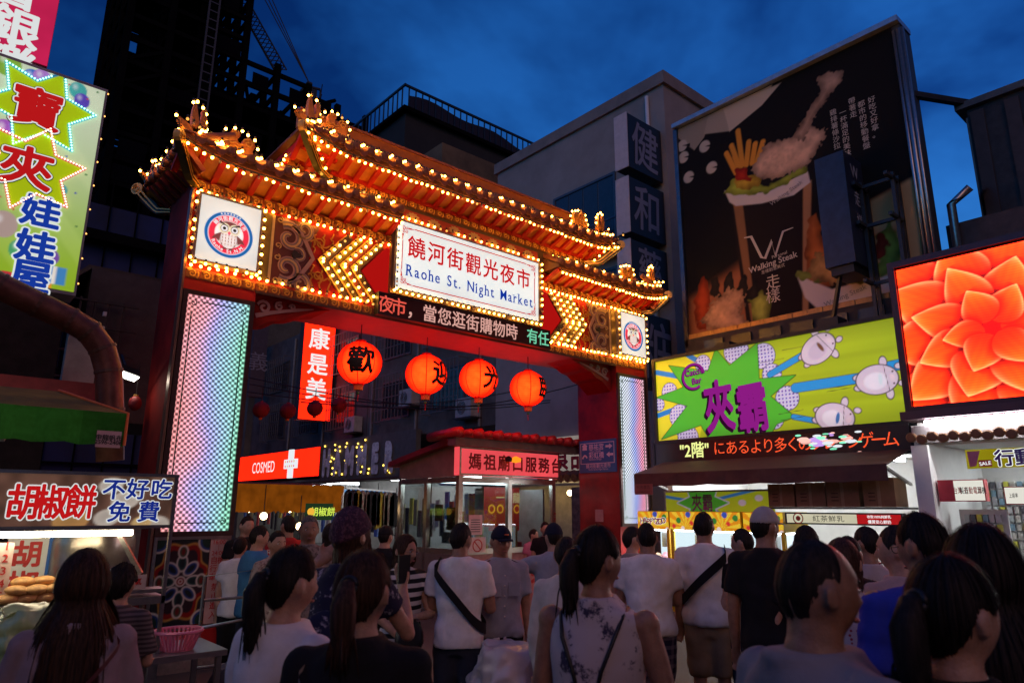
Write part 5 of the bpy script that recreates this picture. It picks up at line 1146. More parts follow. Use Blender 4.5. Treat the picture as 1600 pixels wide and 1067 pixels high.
# ================================================================== street behind the gate, right row
def grille(parent, f, u0, u1, v0, v1, out, nu, nv, m):
    g = MB()
    for i in range(nu+1): u = u0+(u1-u0)*i/nu; MB().bar(f.p(u, v0, out), f.p(u, v1, out), .025).build('grille_bar', m, parent)
    for j in range(nv+1): v = v0+(v1-v0)*j/nv; MB().bar(f.p(u0, v, out), f.p(u1, v, out), .025).build('grille_rail', m, parent)
    for u in (u0, u1):
        for v in (v0, v1): MB().bar(f.p(u, v, 0), f.p(u, v, out), .03).build('grille_stay', m, parent)
def ac_unit(p, f, u, v, label):
    t = thing('air_conditioner', f.p(u, v, .2), label, 'air conditioner', 'outdoor units on the shop row'); MB().fbox(f, u-.4, u+.4, v, v+.6, .05, .4).build('casing', mat('ac_grey', (.35, .34, .33), .6, var=.2), t)
    a = MB()
    for k in range(4): a.ribbon(f, [(u-.08+.05*(k+1)*math.cos(q), v+.3+.05*(k+1)*math.sin(q)) for q in np.linspace(0, 6.28, 18)], .012, .40, .415)
    a.build('fan_guard', M_dsteel, t); MB().fbox(f, u-.45, u+.45, v-.06, v-.01, .0, .45).build('wall_bracket', M_dsteel, t)
f = FX(XR)
M_bar = mat('grille_grey', (.16, .15, .15), .5, metal=.4)
B1 = MB().box(XR, 21, WYB+.02, 24, 4.2, 10.3).build('shop_house', mat('stained_render', (.13, .105, .09), .9, var=.4, scale=.9, bump=.3, bscale=9)); tag(B1, 'stained old shop house above the HAMMER sign behind the gate', 'building')
B2 = MB().box(XR, 21, 24.05, 36, 4.2, 9.8).build('shop_house', mat('stained_tile', (.10, .075, .075), .8, var=.4, scale=1.4, bump=.3, bscale=12)); tag(B2, 'dim old shop house above the red pharmacy sign', 'building')
B3 = MB().box(XR-.3, 21, 36.05, 74, 0, 12).build('shop_house', M_dkconc); tag(B3, 'dark shop house farthest down the right side of street', 'building')
for b_, y0s in ((B1, (17.7, 21.0)), (B2, (25.0, 28.3, 31.8))):
    for y in y0s:
        for v in (4.9, 7.2): window(b_, f, -y-1.9, -y, v, v+1.45, 3); grille(b_, f, -y-2., -y+.1, v-.1, v+1.6, .4, 9, 4, M_bar)
for y in (16.9, 20.5, 23.6, 27.7, 31.2): MB().tube([(XR-.06, y, 4.2), (XR-.06, y, 9.6)], .05, 6).build('downpipe', M_grey, B1 if y < 24 else B2)
for i, (u, v) in enumerate(((-17.3, 4.5), (-20.7, 5.2), (-24.7, 4.6))): ac_unit(None, f, u, v, ('grey air conditioner on wall beside the white building', 'grey air conditioner between grilled windows above HAMMER sign', 'grey air conditioner above the red pharmacy sign')[i])
# shop fronts below: bright rooms
for nm, y0, y1, lab in (('fashion_shop', 16.6, 23.8, 'lit clothes shop below the HAMMER sign'), ('pharmacy', 24.1, 35.8, 'lit pharmacy shop below its red sign')):
    t = thing(nm, (15, (y0+y1)/2, 0), lab, 'shop')
    MB().box(16.4, 16.5, y0, y1, 0, 2.9).build('back_wall', M_white, t); MB().box(13.3, 16.4, y0, y0+.1, 0, 2.9).build('side_wall', M_grey, t); MB().box(13.3, 16.4, y0, y1, 2.8, 2.9).build('ceiling', M_white, t)
    for k in range(4): y = y0+.8+k*(y1-y0-1.6)/3; MB().box(13.9, 15.9, y, y+.08, 2.72, 2.79).build('ceiling_tube', M_tubew, t)
    MB().box(12.6, 13.4, y0, y1, 2.75, 2.68).build('canopy', M_brown, t)
    R = random.Random(nm)
    for k in range(26):
        u = -y1+.3+(y1-y0-.6)*k/26; z = R.uniform(1.1, 1.9); c = R.choice(((.7, .65, .1), (.05, .05, .05), (.5, .5, .45), (.1, .2, .5), (.5, .08, .08), (.4, .38, .2))); MB().fbox(FX(13.2), u, u+.2, z-.4, z+.45, -.06, .0).build('hanging_garment' if nm[0] == 'f' else 'goods_panel', mat('goods%.2f%.2f' % (c[0], c[2]), c, .8), t)
# HAMMER sign
XH = 13.1; fh = FX(XH); a, b = X2(503, 688, XH), X2(648, 742, XH); a = (a[0], X2(503, 695, XH)[1])
hs = MB().fbox(fh, a[0], b[0], b[1]-.1, a[1]+.1, -.2, 0).build('hammer_sign', mat('grey_signboard', (.10, .095, .085), .7, var=.2)); tag(hs, 'grey board with worn white HAMMER letters and small yellow lamps', 'sign')
for i, ch in enumerate('HAMMER'): text(ch, fh, a[0]+.65+i*.97, (a[1]+b[1])/2, 1.35, mat('worn_white', (.8, .76, .70), .7, var=.45, scale=4), hs, n=.06, bold=.085, sx=.66, name='letter')
for i in range(40): p = fh.p(a[0]+.3+random.random()*5.7, b[1]+.1+random.random()*(a[1]-b[1]-.1), .03); MB().ball(p, .035, 6, 4).build('sign_lamp', emi('amber_lamp', (1, .62, .08), 5), hs)
# COSMED sign
XC = 13.0; fc = FX(XC); a, b = X2(372, 715, XC), X2(498, 744, XC); v1 = X2(498, 697, XC)[1]
cm = MB().fbox(fc, a[0], b[0], b[1], v1, -.25, -.003).build('pharmacy_sign', mat('case_dark', (.05, .03, .03), .5)); tag(cm, 'red-orange lit COSMED sign with white cross behind the gate', 'sign')
MB().fbox(fc, a[0], b[0]-.04, b[1]+.03, v1-.03, 0, .01).build('lit_face', emi('cosmed_red', (2.6, .030, .006), 1.0, .08, .8), cm)
WL = emi('white_lit', (.9, .92, .92), .95); uu = X2(412, 727, XC)[0]
text('COSMED', fc, uu, (v1+b[1])/2, .72, WL, cm, n=.02, sx=.95, bold=.004); uc = X2(457, 720, XC)[0]; vc = (v1+b[1])/2
cr = MB(); cr.fbox(fc, uc-.2, uc+.2, vc-.62, vc+.62, .02, .12); cr.fbox(fc, uc-.62, uc-.2, vc-.2, vc+.2, .02, .119); cr.fbox(fc, uc+.2, uc+.62, vc-.2, vc+.2, .02, .119); cr.build('white_cross', emi('cross_white', (.85, .9, .95), .95), cm)
for i in range(-2, 3):
    for j in (0, 1): MB().fbox(fc, uc+i*.22-.04, uc+i*.22+.04, vc-.1+j*.2-.04, vc-.1+j*.2+.04, .121, .13).build('cross_dot', emi(('dot_red', 'dot_amber')[(i+j) % 2], ((.9, .1, .2), (.9, .5, .1))[(i+j) % 2], .9), cm)
# vertical blade sign of three characters
p = onX(522, 590, 13.3); Yv = p.y; z0, z1 = onY(490, 657, Yv).z, onY(490, 500, Yv).z; xl = onY(470, 580, Yv).x; xr_ = onY(520, 590, Yv).x
vs = MB().box(xl, xr_, Yv, Yv+.35, z0, z1).build('vertical_sign', mat('case_dark', (.05, .03, .03), .5)); tag(vs, 'tall orange-red lit vertical sign with three white characters under gate', 'sign')
MB().fbox(FY(Yv), xl+.03, xr_-.03, z0+.03, z1-.03, .001, .01).build('lit_face', emi('blade_orange', (2.8, .040, .007), 1.0, .1, 1.), vs)
for ch, py in (('康', 529), ('是', 569), ('美', 608)): text(ch, FY(Yv), (xl+xr_)/2, onY(495, py, Yv).z, .95, WL, vs, n=.016, bold=.02, name='character')
# dim vertical signs and cables
p = onX(425, 560, 13.2); q = MB().box(onY(393, 560, p.y).x, onY(416, 560, p.y).x, p.y, p.y+.3, onY(400, 620, p.y).z, onY(400, 505, p.y).z).build('unlit_sign', mat('unlit_panel', (.07, .05, .07), .6)); tag(q, 'unlit dark vertical sign behind left side of gate opening', 'sign')
text('義', FY(p.y), onY(404, 560, p.y).x, onY(404, 565, p.y).z, 1.0, M_ltr, q, n=.01)
for i, (pa, pb, Y) in enumerate((((380, 588), (860, 625), 13), ((390, 600), (800, 612), 13.4), ((470, 628), (905, 600), 12.5), ((385, 612), (905, 622), 13.8))):
    A, B = onY(*pa, Y), onY(*pb, Y); t = MB().tube([A.lerp(B, k/12)-Vector((0, 0, .35*math.sin(math.pi*k/12))) for k in range(13)], .012, 5).build('overhead_cable', M_dsteel); tag(t, ('highest', 'second', 'third', 'lowest')[i]+' of the dark cables sagging across the street behind gate', 'cable', 'cables across the street')
# left row, far end
L1 = MB().box(-9, 1.3, 10.5, 24, 0, 5.4).build('left_shop_house', mat('sooty_wall', (.022, .018, .018), .9, var=.4)); tag(L1, 'dark sooty shop house behind the left gate pillar', 'building')
L2 = MB().box(-9, 1.2, 24.1, 45, 0, 8).build('left_shop_house', M_dkconc); tag(L2, 'dark shop house far down the left side of street', 'building')
fl_ = FXL(1.3)
for y in (11.2, 13.6, 16, 18.5): window(L1, fl_, y, y+1.6, 3.2, 4.6, 2)
E3 = MB().box(-9, 25, 74, 76, 0, 9).build('street_end', M_dkconc); tag(E3, 'dark building closing the far end of the street', 'building')
# ================================================================== lanterns
M_lan = _new('lantern_paper')
def _lan():
    n, l = M_lan.node_tree.nodes, M_lan.node_tree.links; o = n.new('ShaderNodeOutputMaterial'); e = n.new('ShaderNodeEmission'); lw = n.new('ShaderNodeLayerWeight'); lw.inputs[0].default_value = .35
    r = n.new('ShaderNodeValToRGB'); r.color_ramp.elements[0].color = (8.0, .17, .014, 1); r.color_ramp.elements[1].color = (1.0, .010, .003, 1); r.color_ramp.elements[1].position = .9; q_ = r.color_ramp.elements.new(.38); q_.color = (5.0, .034, .005, 1)
    l.new(lw.outputs['Facing'], r.inputs[0]); l.new(r.outputs[0], e.inputs[0]); l.new(e.outputs[0], o.inputs[0])
    g = n.new('ShaderNodeNewGeometry'); sp = n.new('ShaderNodeSeparateXYZ'); l.new(g.outputs['Position'], sp.inputs[0]); a = n.new('ShaderNodeMath'); a.operation = 'MULTIPLY'; a.inputs[1].default_value = 2*math.pi/.030; l.new(sp.outputs['Z'], a.inputs[0]); b = n.new('ShaderNodeMath'); b.operation = 'SINE'; l.new(a.outputs[0], b.inputs[0])
    tn = n.new('ShaderNodeTexNoise'); tn.inputs['Scale'].default_value = 6; c = n.new('ShaderNodeMath'); c.operation = 'MULTIPLY_ADD'; c.inputs[1].default_value = .14; l.new(b.outputs[0], c.inputs[0]); l.new(tn.outputs[0], c.inputs[2]); d = n.new('ShaderNodeMath'); d.operation = 'ADD'; d.inputs[1].default_value = .42; l.new(c.outputs[0], d.inputs[0]); l.new(d.outputs[0], e.inputs[1])
_lan()
M_rib = mat('lantern_rib', (.30, .015, .01), .6); M_ink = mat('lantern_ink', (.012, .008, .008), .6)
def lantern(px, py, Y, r, ch, ang, label, cat='lantern', lit=True, tz=None):
    c = onY(px, py, Y); t = thing('paper_lantern', (c.x, c.y, c.z-r), label, cat, 'row of big lanterns under the gate' if ch else 'small lanterns strung across the street')
    b = MB(); nr, ns = 22, 28; V = []
    for i in range(nr+1):
        a = math.pi*(.07+.86*i/nr); rr = r*math.sin(a)*(1+.008*(-1)**i); V.append([c+Vector((rr*math.cos(2*math.pi*j/ns), rr*math.sin(2*math.pi*j/ns), r*.98*math.cos(a))) for j in range(ns)])
    b.loft(V[::-1]); b.build('shade', M_lan if lit else mat('lantern_unlit', (.28, .012, .012), .7), t, smooth=True)
    for k in range(8):
        q = 2*math.pi*k/8+.2; MB().tube([c+Vector((r*1.006*math.sin(a)*math.cos(q), r*1.006*math.sin(a)*math.sin(q), r*.985*math.cos(a))) for a in np.linspace(.25, 2.9, 12)], r*.02, 4).build('rib', M_rib, t)
    MB().lathe(c, [(r*.24, r*.95), (r*.24, r*1.04)], 14).build('top_cap', M_red, t); MB().lathe(c, [(r*.24, -r*1.04), (r*.24, -r*.95)], 14).build('bottom_cap', M_red, t)
    MB().lathe(c, [(r*.2, -r*1.25), (r*.22, -r*1.04)], 14).build('fringe', mat('fringe_gold', (.65, .26, .05), .7), t)
    MB().ball(c-Vector((0, 0, r*1.38)), r*.06, 8, 6).build('bead', mat('bead_green', (.05, .3, .05), .4), t); MB().tube([c-Vector((0, 0, r*1.4)), c-Vector((0, 0, r*1.75))], r*.025, 5).build('tassel', M_red, t)
    top = tz if tz else c.z+r*1.5
    MB().tube([c+Vector((0, 0, r*1.03)), (c.x, c.y, top)], .008, 5).build('cord', M_black, t)
    if ch:
        gv, gf = glyphs(ch); bm = bmesh.new(); vs = [bm.verts.new((x, y, 0)) for x, y in gv]
        for f_ in gf:
            try: bm.faces.new([vs[i] for i in f_])
            except ValueError: pass
        bmesh.ops.triangulate(bm, faces=bm.faces[:])
        for _ in range(3): bmesh.ops.subdivide_edges(bm, edges=[e for e in bm.edges if e.calc_length() > .08], cuts=1); bmesh.ops.triangulate(bm, faces=bm.faces[:])
        bm.verts.index_update(); base = [(v.co.x, v.co.y) for v in bm.verts]; fs = [tuple(v.index for v in f_.verts) for f_ in bm.faces]; bm.free()
        dc = math.atan2(-c.y, -c.x)+ang; mb = MB()
        for i in range(9):
            ox, oy = (0, 0) if i == 0 else (.034*math.cos(i*.785), .034*math.sin(i*.785)); P = []
            for x, y in base:
                la = dc+(x+ox)*1.32; el = (y+oy)*1.32; R1 = r*1.012+i*.0004; P.append(c+Vector((R1*math.cos(el)*math.cos(la), R1*math.cos(el)*math.sin(la), R1*.985*math.sin(el))))
            mb.add(P, fs)
        mb.build('character', M_ink, t)
SOF = zz(4.46)
for px, py, ch, an, lb in ((562, 567, '歡', .06, 'leftmost big red lantern, with bold black character facing front'), (666, 585, '迎', .95, 'big red lantern second from left under the gate'), (748, 592, '光', .9, 'big red lantern third from left under the gate'), (825, 607, '臨', 1.3, 'rightmost big red lantern, near the gate pillar')): lantern(px, py, 9.0, .325, ch, an, lb, tz=SOF)
for px, py, lb in ((408, 640, 'small unlit red lantern beside the left gate pillar'), (450, 642, 'small unlit red lantern left of the orange vertical sign'), (492, 638, 'small unlit red lantern in front of the orange vertical sign'), (530, 633, 'small unlit red lantern right of the orange vertical sign')): lantern(px, py, 12.6, .15, None, 0, lb, lit=False, tz=onY(px, 606, 12.6).z)
# ================================================================== service kiosk
YK = 9.9; k0, k1 = onY(717, 760, YK).x, onY(868, 760, YK).x; kd = onX(622, 780, k0).y; kz = onY(720, 698, YK).z; kz1 = onY(720, 742, YK).z
ki = thing('service_kiosk', ((k0+k1)/2, (YK+kd)/2, 0), 'steel and glass service kiosk with red tiled roof behind the gate', 'kiosk'); fk = FY(YK)
M_kst = mat('kiosk_steel', (.52, .46, .42), .28, metal=.85, var=.15, scale=14)
for x in (k0, k0+.0):
    pass
for (x, y) in ((k0, YK), (k1-.09, YK), (k0, kd-.09), (k1-.09, kd-.09), ((k0+k1)/2-.04, YK), (k0, (YK+kd)/2)): MB().box(x, x+.09, y, y+.09, .12, kz1).build('post', M_kst, ki)
MB().box(k0-.02, k1+.02, YK-.02, kd+.02, 0, .12).build('floor_plinth', M_grey, ki)
MB().box(k0+.0, k1, YK+.1, kd, .12, .95).build('inner_counter', mat('counter_dark', (.16, .13, .12), .5), ki)
for z in (.95, kz1-.12):
    MB().box(k0+.09, k1-.09, YK+.005, YK+.085, z, z+.09).build('rail', M_kst, ki); MB().box(k0+.005, k0+.085, YK+.09, kd-.09, z, z+.09).build('rail', M_kst, ki)
M_gl = mat('kiosk_glass', (.75, .85, .85), .02, var=0, trans=1., spec=.5)
for a, b in ((k0+.09, (k0+k1)/2-.04), ((k0+k1)/2+.05, k1-.09)): MB().box(a, b, YK+.04, YK+.05, 1.04, kz1-.12).build('window_pane', M_gl, ki)
for a, b in ((YK+.09, (YK+kd)/2), ((YK+kd)/2+.09, kd-.09)): MB().box(k0+.04, k0+.05, a, b, 1.04, kz1-.12).build('window_pane', M_gl, ki); MB().box(k0+.04, k0+.05, a, b, .15, .95).build('door_panel', mat('kiosk_panel', (.3, .26, .24), .4, metal=.6), ki)
MB().box(k0+.09, k1-.09, YK+.03, YK+.06, .12, .95).build('front_panel', mat('kiosk_panel_red', (.45, .2, .19), .5), ki)
MB().box(k0-.04, k1+.04, YK-.06, YK+.10, kz1, kz).build('name_board', emi('board_redlit_glow', (.92, .085, .10), .85, .12, 2), ki)  # red light falling on the board put in as its own glow
MB().frame(FY(YK-.06), k0-.04, k1+.04, kz1, kz, .03, 0, .012).build('board_frame', M_kst, ki)
x0_ = onY(732, 720, YK).x; x1_ = onY(860, 735, YK).x
for i, ch in enumerate('媽祖廟口服務台'):
    u = x0_+(x1_-x0_)*i/6+.1; text(ch, FY(YK-.062), u, (kz+kz1)/2, .30, mat('board_red_ink', (.45, .02, .03), .5), ki, n=.004, bold=.03, name='character')
b_ = onY(806, 718, YK-.2); MB().lathe((0, 0, 0), [(.0, 0), (.09, .02), (.10, .08), (.02, .12)], 12).build('warning_lamp', emi('amber_glow', (1, .22, .01), 1.6), ki, loc=(b_.x, b_.y, b_.z-.06)); MB().lathe((0, 0, 0), [(.06, 0), (.07, .06), (.02, .1)], 10).build('lamp_bracket', M_black, ki, loc=(b_.x-.16, b_.y+.02, b_.z-.04))
# roof: sloping sheet with a row of rolled tiles along the front edge
rz = kz+.02; pk = onY(735, 676, YK-.25)
V = [(k0-.14, YK-.3, rz+.12), (k1+.5, YK-.3, rz+.12), (k1+.5, kd+.2, rz-.25), (k0-.14, kd+.2, rz-.30)]
MB().prism(FXL(k0+.03), [(YK+.1, kz1-.02), (kd, kz1-.02), (kd, rz-.27), (YK+.1, rz+.05)], -.02, .02).build('gable_panel', mat('gable_ply', (.34, .22, .15), .5, var=.2), ki)
MB().add([Vector(v) for v in V]+[Vector(v)+Vector((0, 0, .1)) for v in V], [(0, 3, 2, 1), (4, 5, 6, 7), (0, 1, 5, 4), (1, 2, 6, 5), (2, 3, 7, 6), (3, 0, 4, 7)]).build('roof', mat('kiosk_roof_red', (.34, .03, .03), .5, var=.2), ki)
MB().box(k0-.30, k1+.4, YK-.28, YK-.05, rz-.02, rz+.118).build('roof_fascia', mat('fascia_ash', (.16, .12, .12), .6), ki)
n_ = 15
for i in range(n_): x = k0-.3+(k1-k0+.75)*i/(n_-1); MB().tube([(x, YK-.42, rz+.20), (x, YK+.5, rz+.16)], .085 if i % 2 == 0 else .06, 10).build('ridge_tile', mat('red_glaze', (.40, .03, .035), .35, var=.2), ki, smooth=True)
for y in (YK+.5, YK+1.1): MB().box(k0+.3, k1-.3, y, y+.07, kz1-.10, kz1-.04).build('ceiling_tube', emi('kiosk_tube', (.75, .95, 1), 12.0), ki)
for i_, (y_, z_, w_, h_, c_) in enumerate(((YK+.45, 1.35, .3, .4, (.6, .55, .2)), (YK+.95, 1.5, .25, .3, (.55, .2, .15)), (YK+1.35, 1.2, .34, .5, (.5, .48, .4)), (YK+.6, 1.1, .5, .2, (.2, .25, .3)))): MB().box(k0+.3+.05*i_, k0+.31+.05*i_, y_, y_+w_, z_, z_+h_).build('inner_poster', mat('inner_poster%d' % i_, c_, .6, var=.6, scale=22), ki)
for i_ in range(9): MB().box(k0+.25+.2*i_, k0+.36+.2*i_, YK+.35+.1*(i_ % 3), YK+.47+.1*(i_ % 3), .952, 1.1+.1*(i_ % 4)).build('counter_item', mat('counter_item%d' % (i_ % 4), ((.5, .1, .1), (.6, .55, .4), (.1, .25, .35), (.55, .4, .1))[i_ % 4], .5), ki)
MB().box(k1-.16, k1-.12, YK+.2, kd-.2, 1.0, kz1-.2).build('back_panel', mat('back_panel', (.35, .34, .34), .6), ki)
def poster(u, v):
    img = flat(u, lin(120, 30, 25))
    for i in range(5): img = paint(img, d_circ(u, v, pq0+.2+i*.22, 1.72, .085), lin(225, 170, 40), .008); img = paint(img, d_circ(u, v, pq0+.2+i*.22, 1.72, .06), lin(140, 30, 20), .008)
    return img
pq0 = (k0+k1)/2+.1
raster('menu_panel', FY(YK+.9), pq0, k1-.15, 1.3, kz1-.16, 60, 50, poster, vcol_mat('menu_print', .35, .5), ki); text('一條龍', FY(YK+.88), pq0+.62, kz1-.36, .22, emi('menu_cream', (.8, .6, .3), .5), ki, n=.0, bold=.02)
MB().box(k0+.25, k0+.55, YK+.02, YK+.032, 1.28, 1.62).build('notice', mat('notice_rose', (.70, .48, .50), .7), ki); MB().box(k0+.25, k0+.62, YK+.0, YK+.012, .98, 1.24).build('no_bikes_notice', mat('notice_cream', (.66, .5, .48), .7), ki)
nb = MB(); nb.ribbon(FY(YK-.001), [(k0+.43+.1*math.cos(t), 1.1+.1*math.sin(t)) for t in np.linspace(0, 6.28, 22)], .018, .002, .006); nb.ribbon(FY(YK-.001), [(k0+.36, 1.17), (k0+.5, 1.03)], .018, .002, .006); nb.build('prohibition_mark', ink_r, ki)
for i in range(6): MB().fbox(FY(YK+.018), k0+.29, k0+.5, 1.33+i*.04, 1.343+i*.04, .001, .002).build('notice_line', ink_k, ki)
text('小心', FY(YK-.01), k0+.045, 1.66, .075, ink_r, ki, n=.008, vertical=.09, bold=.01); text('門禁', FY(YK-.01), k1-.045, 1.62, .075, ink_r, ki, n=.008, vertical=.09, bold=.01)
# blue direction sign on the gate's right pillar
XG = 2*XM-3.04; fg = FX(XG-.004); a, b = X2(907, 690, XG), X2(964, 738, XG)
dz = onX(935, 687, XG).z; dz0 = onX(935, 738, XG).z
ds = MB().fbox(fg, -9.47, -8.53, dz0, dz, 0, .02).build('direction_sign', mat('sign_blue', (.03, .17, .40), .5, var=.06)); tag(ds, 'blue pedestrian direction sign on the inner side of right pillar', 'sign')
M_sw = mat('sign_white', (.7, .75, .8), .5, var=.05); h = dz-dz0
MB().frame(fg, -9.43, -8.57, dz0+h*.27, dz-.05, .012, .02, .024).build('sign_outline', M_sw, ds)
text('慈祐宮', fg, -9.02, dz-h*.22, .13, M_sw, ds, n=.022, bold=.015); text('Ciyou Temple', fg, -9.05, dz-h*.34, .05, M_sw, ds, n=.022); text('彩虹橋', fg, -9.02, dz-h*.47, .13, M_sw, ds, n=.022, bold=.015); text('Rainbow Bridge', fg, -9.05, dz-h*.59, .05, M_sw, ds, n=.022)
text('饒河街觀光夜市', fg, -8.98, dz-h*.80, .09, M_sw, ds, n=.022, bold=.01); text('Raohe Street Night Market', fg, -8.98, dz-h*.9, .045, M_sw, ds, n=.022)
for v, s in ((dz-h*.22, 1), (dz-h*.47, -1)): c0 = -8.69; MB().prism(fg, [(c0-s*.09, v-.02), (c0+s*.0, v-.02), (c0, v-.05), (c0+s*.075, v), (c0, v+.05), (c0, v+.02), (c0-s*.09, v+.02)][::s], .02, .026).build('arrow', M_sw, ds)
MB().prism(fg, [(-9.38, dz-h*.3), (-9.26, dz-h*.3), (-9.27, dz-h*.2), (-9.25, dz-h*.16), (-9.32, dz-h*.1), (-9.39, dz-h*.16), (-9.37, dz-h*.2)], .02, .024).build('temple_mark', M_sw, ds); MB().ribbon(fg, [(-9.38+.02*i, dz-h*.56+.06*math.sin(i*.5)) for i in range(7)], .03, .02, .024).build('bridge_mark', M_sw, ds)
nt_ = MB().fbox(fg, -9.1, -8.9, 1.5, 1.72, 0, .004).build('paper_notice', mat('paper_rose', (.5, .38, .36), .7)); tag(nt_, 'small paper notice taped low on the right gate pillar', 'notice')
# lit shops seen between kiosk and right pillar
t = thing('snack_shop', (14, 13, 0), 'warm lit snack shop with white signboard between kiosk and pillar', 'shop')
MB().box(13.25, 13.39, WY+1.2, 16.5, 2.5, 3.6).build('signboard', emi('signboard_pale_lit', (.42, .36, .32), .55, .1), t); text('廣生食品', FX(13.25), -13.6, 3.05, .7, ink_r, t, n=.006, bold=.03)
MB().box(12.9, 13.0, WY+1.2, 16.5, 0, 2.3).build('back_wall', mat('cream_wall', (.6, .5, .36), .7), t); MB().box(11.6, 12.9, WY+1.2, 16.5, 2.35, 2.45).build('ceiling', M_white, t)
for i in range(4): MB().ball((12.3, 11+i*1., 2.1), .07, 10, 8).build('hanging_bulb', emi('warm_bulb', (1, .7, .35), 14), t)
for i in range(7): MB().tube([(11.4, WY+1.3+i*.22, 2.4), (11.9, WY+1.3+i*.22, 2.52)], .1, 8).build('eave_tile', M_tile, t)
MB().box(11.5, 11.58, WY+1.25, WY+1.7, .5, 2.2).build('side_banner', mat('side_banner', (.3, .2, .18), .7, var=.5, scale=8), t)
# pepper bun stall with orange canopy inside the gate
YS = 12.5; a, b = onY(388, 770, YS), onY(538, 770, YS)
st = thing('canopy_stall', ((a.x+b.x)/2, YS+.7, 0), 'food stall with orange canvas canopy behind the gate', 'stall')
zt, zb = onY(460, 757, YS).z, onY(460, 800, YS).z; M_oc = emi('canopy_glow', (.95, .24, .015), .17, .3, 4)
k = 48; V = []
for i in range(k+1): x = a.x-.6+(b.x-a.x+.6)*i/k; V += [(x, YS+.012*math.sin(i*2.), zt), (x, YS+.07*math.sin(i*2.)+.03*math.sin(i*.7), zb+.025*math.cos(i*3.))]
MB().add(V, [(2*i, 2*i+1, 2*i+3, 2*i+2) for i in range(k)]).build('canopy_skirt', M_oc, st)
MB().add([(a.x-.6, YS, zt), (b.x, YS, zt), (b.x-.2, YS+.9, zt+.06), (a.x-.4, YS+.9, zt+.06), (b.x, YS+1.8, zt), (a.x-.6, YS+1.8, zt)], [(0, 1, 2, 3), (3, 2, 4, 5)]).build('canopy_roof', mat('canopy_red', (.25, .07, .03), .8), st)
for x in (a.x-.5, b.x-.05):
    for y in (YS+.05, YS+1.7): MB().bar((x, y, 0), (x, y, zt), .05).build('pole', M_steel, st)
MB().box(a.x-.4, b.x-.1, YS+.3, YS+1.5, .1, .9).build('counter', M_steel, st)
q0, q1 = onY(478, 786, YS-.05), onY(518, 812, YS-.05); MB().box(q0.x, q1.x, YS-.08, YS-.04, q1.z, q0.z).build('small_sign', emi('sign_dark_green', (.02, .05, .02), .6), st); text('胡椒餅', FY(YS-.082), (q0.x+q1.x)/2+.06, (q0.z+q1.z)/2, .17, emi('sign_yellow_green', (.7, .9, .1), .9), st, n=.004, bold=.02); MB().lathe((0, 0, 0), [(.07, 0), (.07, .012)], 14).build('sign_emblem', emi('sign_amber', (.95, .5, .05), .9), st, loc=(q0.x+.09, YS-.09, (q0.z+q1.z)/2)).rotation_euler = (math.pi/2, 0, 0)
for i in range(3): MB().ball((a.x+.3+i*.8, YS+.7, zb+.05), .06, 8, 6).build('stall_bulb', emi('warm_bulb', (1, .7, .35), 14), st)
# goods hanging between stall and kiosk
rk = thing('clothes_rail', onY(570, 800, 13.2), 'rail of dark and yellow bags and shirts beside the kiosk', 'clothes rail'); A, B = onY(540, 762, 13.2), onY(618, 768, 13.2)
MB().bar(A, B, .03).build('rail', M_steel, rk)
for i in range(11):
    p = A.lerp(B, (i+.5)/11); c = ((.03, .03, .03), (.55, .45, .05), (.35, .3, .22), (.05, .05, .06), (.5, .42, .3))[(i*3) % 5]; w = .07+.05*((i*7) % 4)/3
    MB().prism(FY(p.y), [(p.x-w, p.z-.7-.1*(i % 3)), (p.x+w, p.z-.72), (p.x+w*.9, p.z-.1), (p.x+.02, p.z-.02), (p.x-w, p.z-.12)], -.05, .05).build('garment', mat('garment%d' % (i % 5), c, .85, var=.3), rk)
for x in (A.x-.05, B.x+.05): MB().bar((x, 13.2, 0), (x, 13.2, A.z+.03), .035).build('rail_leg', M_steel, rk)
tk = MB().box(onY(505, 770, 15).x, onY(605, 770, 15).x, 15, 15.06, onY(520, 778, 15).z, onY(520, 764, 15).z).build('blue_banner', emi('banner_blue_lit', (.12, .35, .75), .5, .6, 6)); tag(tk, 'narrow lit blue and red shop banner above the clothes rail', 'banner')

# bare lamps over the stalls behind the gate
for i, (px, py, Y) in enumerate(((412, 806, 11.5), (468, 822, 11.2), (590, 790, 14))):
    p = onY(px, py, Y); t = thing('stall_lamp', p, 'bare warm stall lamp glowing behind the gate, %s from the left' % ('first', 'second', 'third')[i], 'lamp', 'bare stall lamps'); MB().ball(p, .06, 10, 8).build('bulb', emi('warm_bulb', (1, .7, .35), 14), t, smooth=True); MB().tube([p+Vector((0, 0, .05)), p+Vector((0, 0, .5))], .008, 5).build('cord', M_black, t)
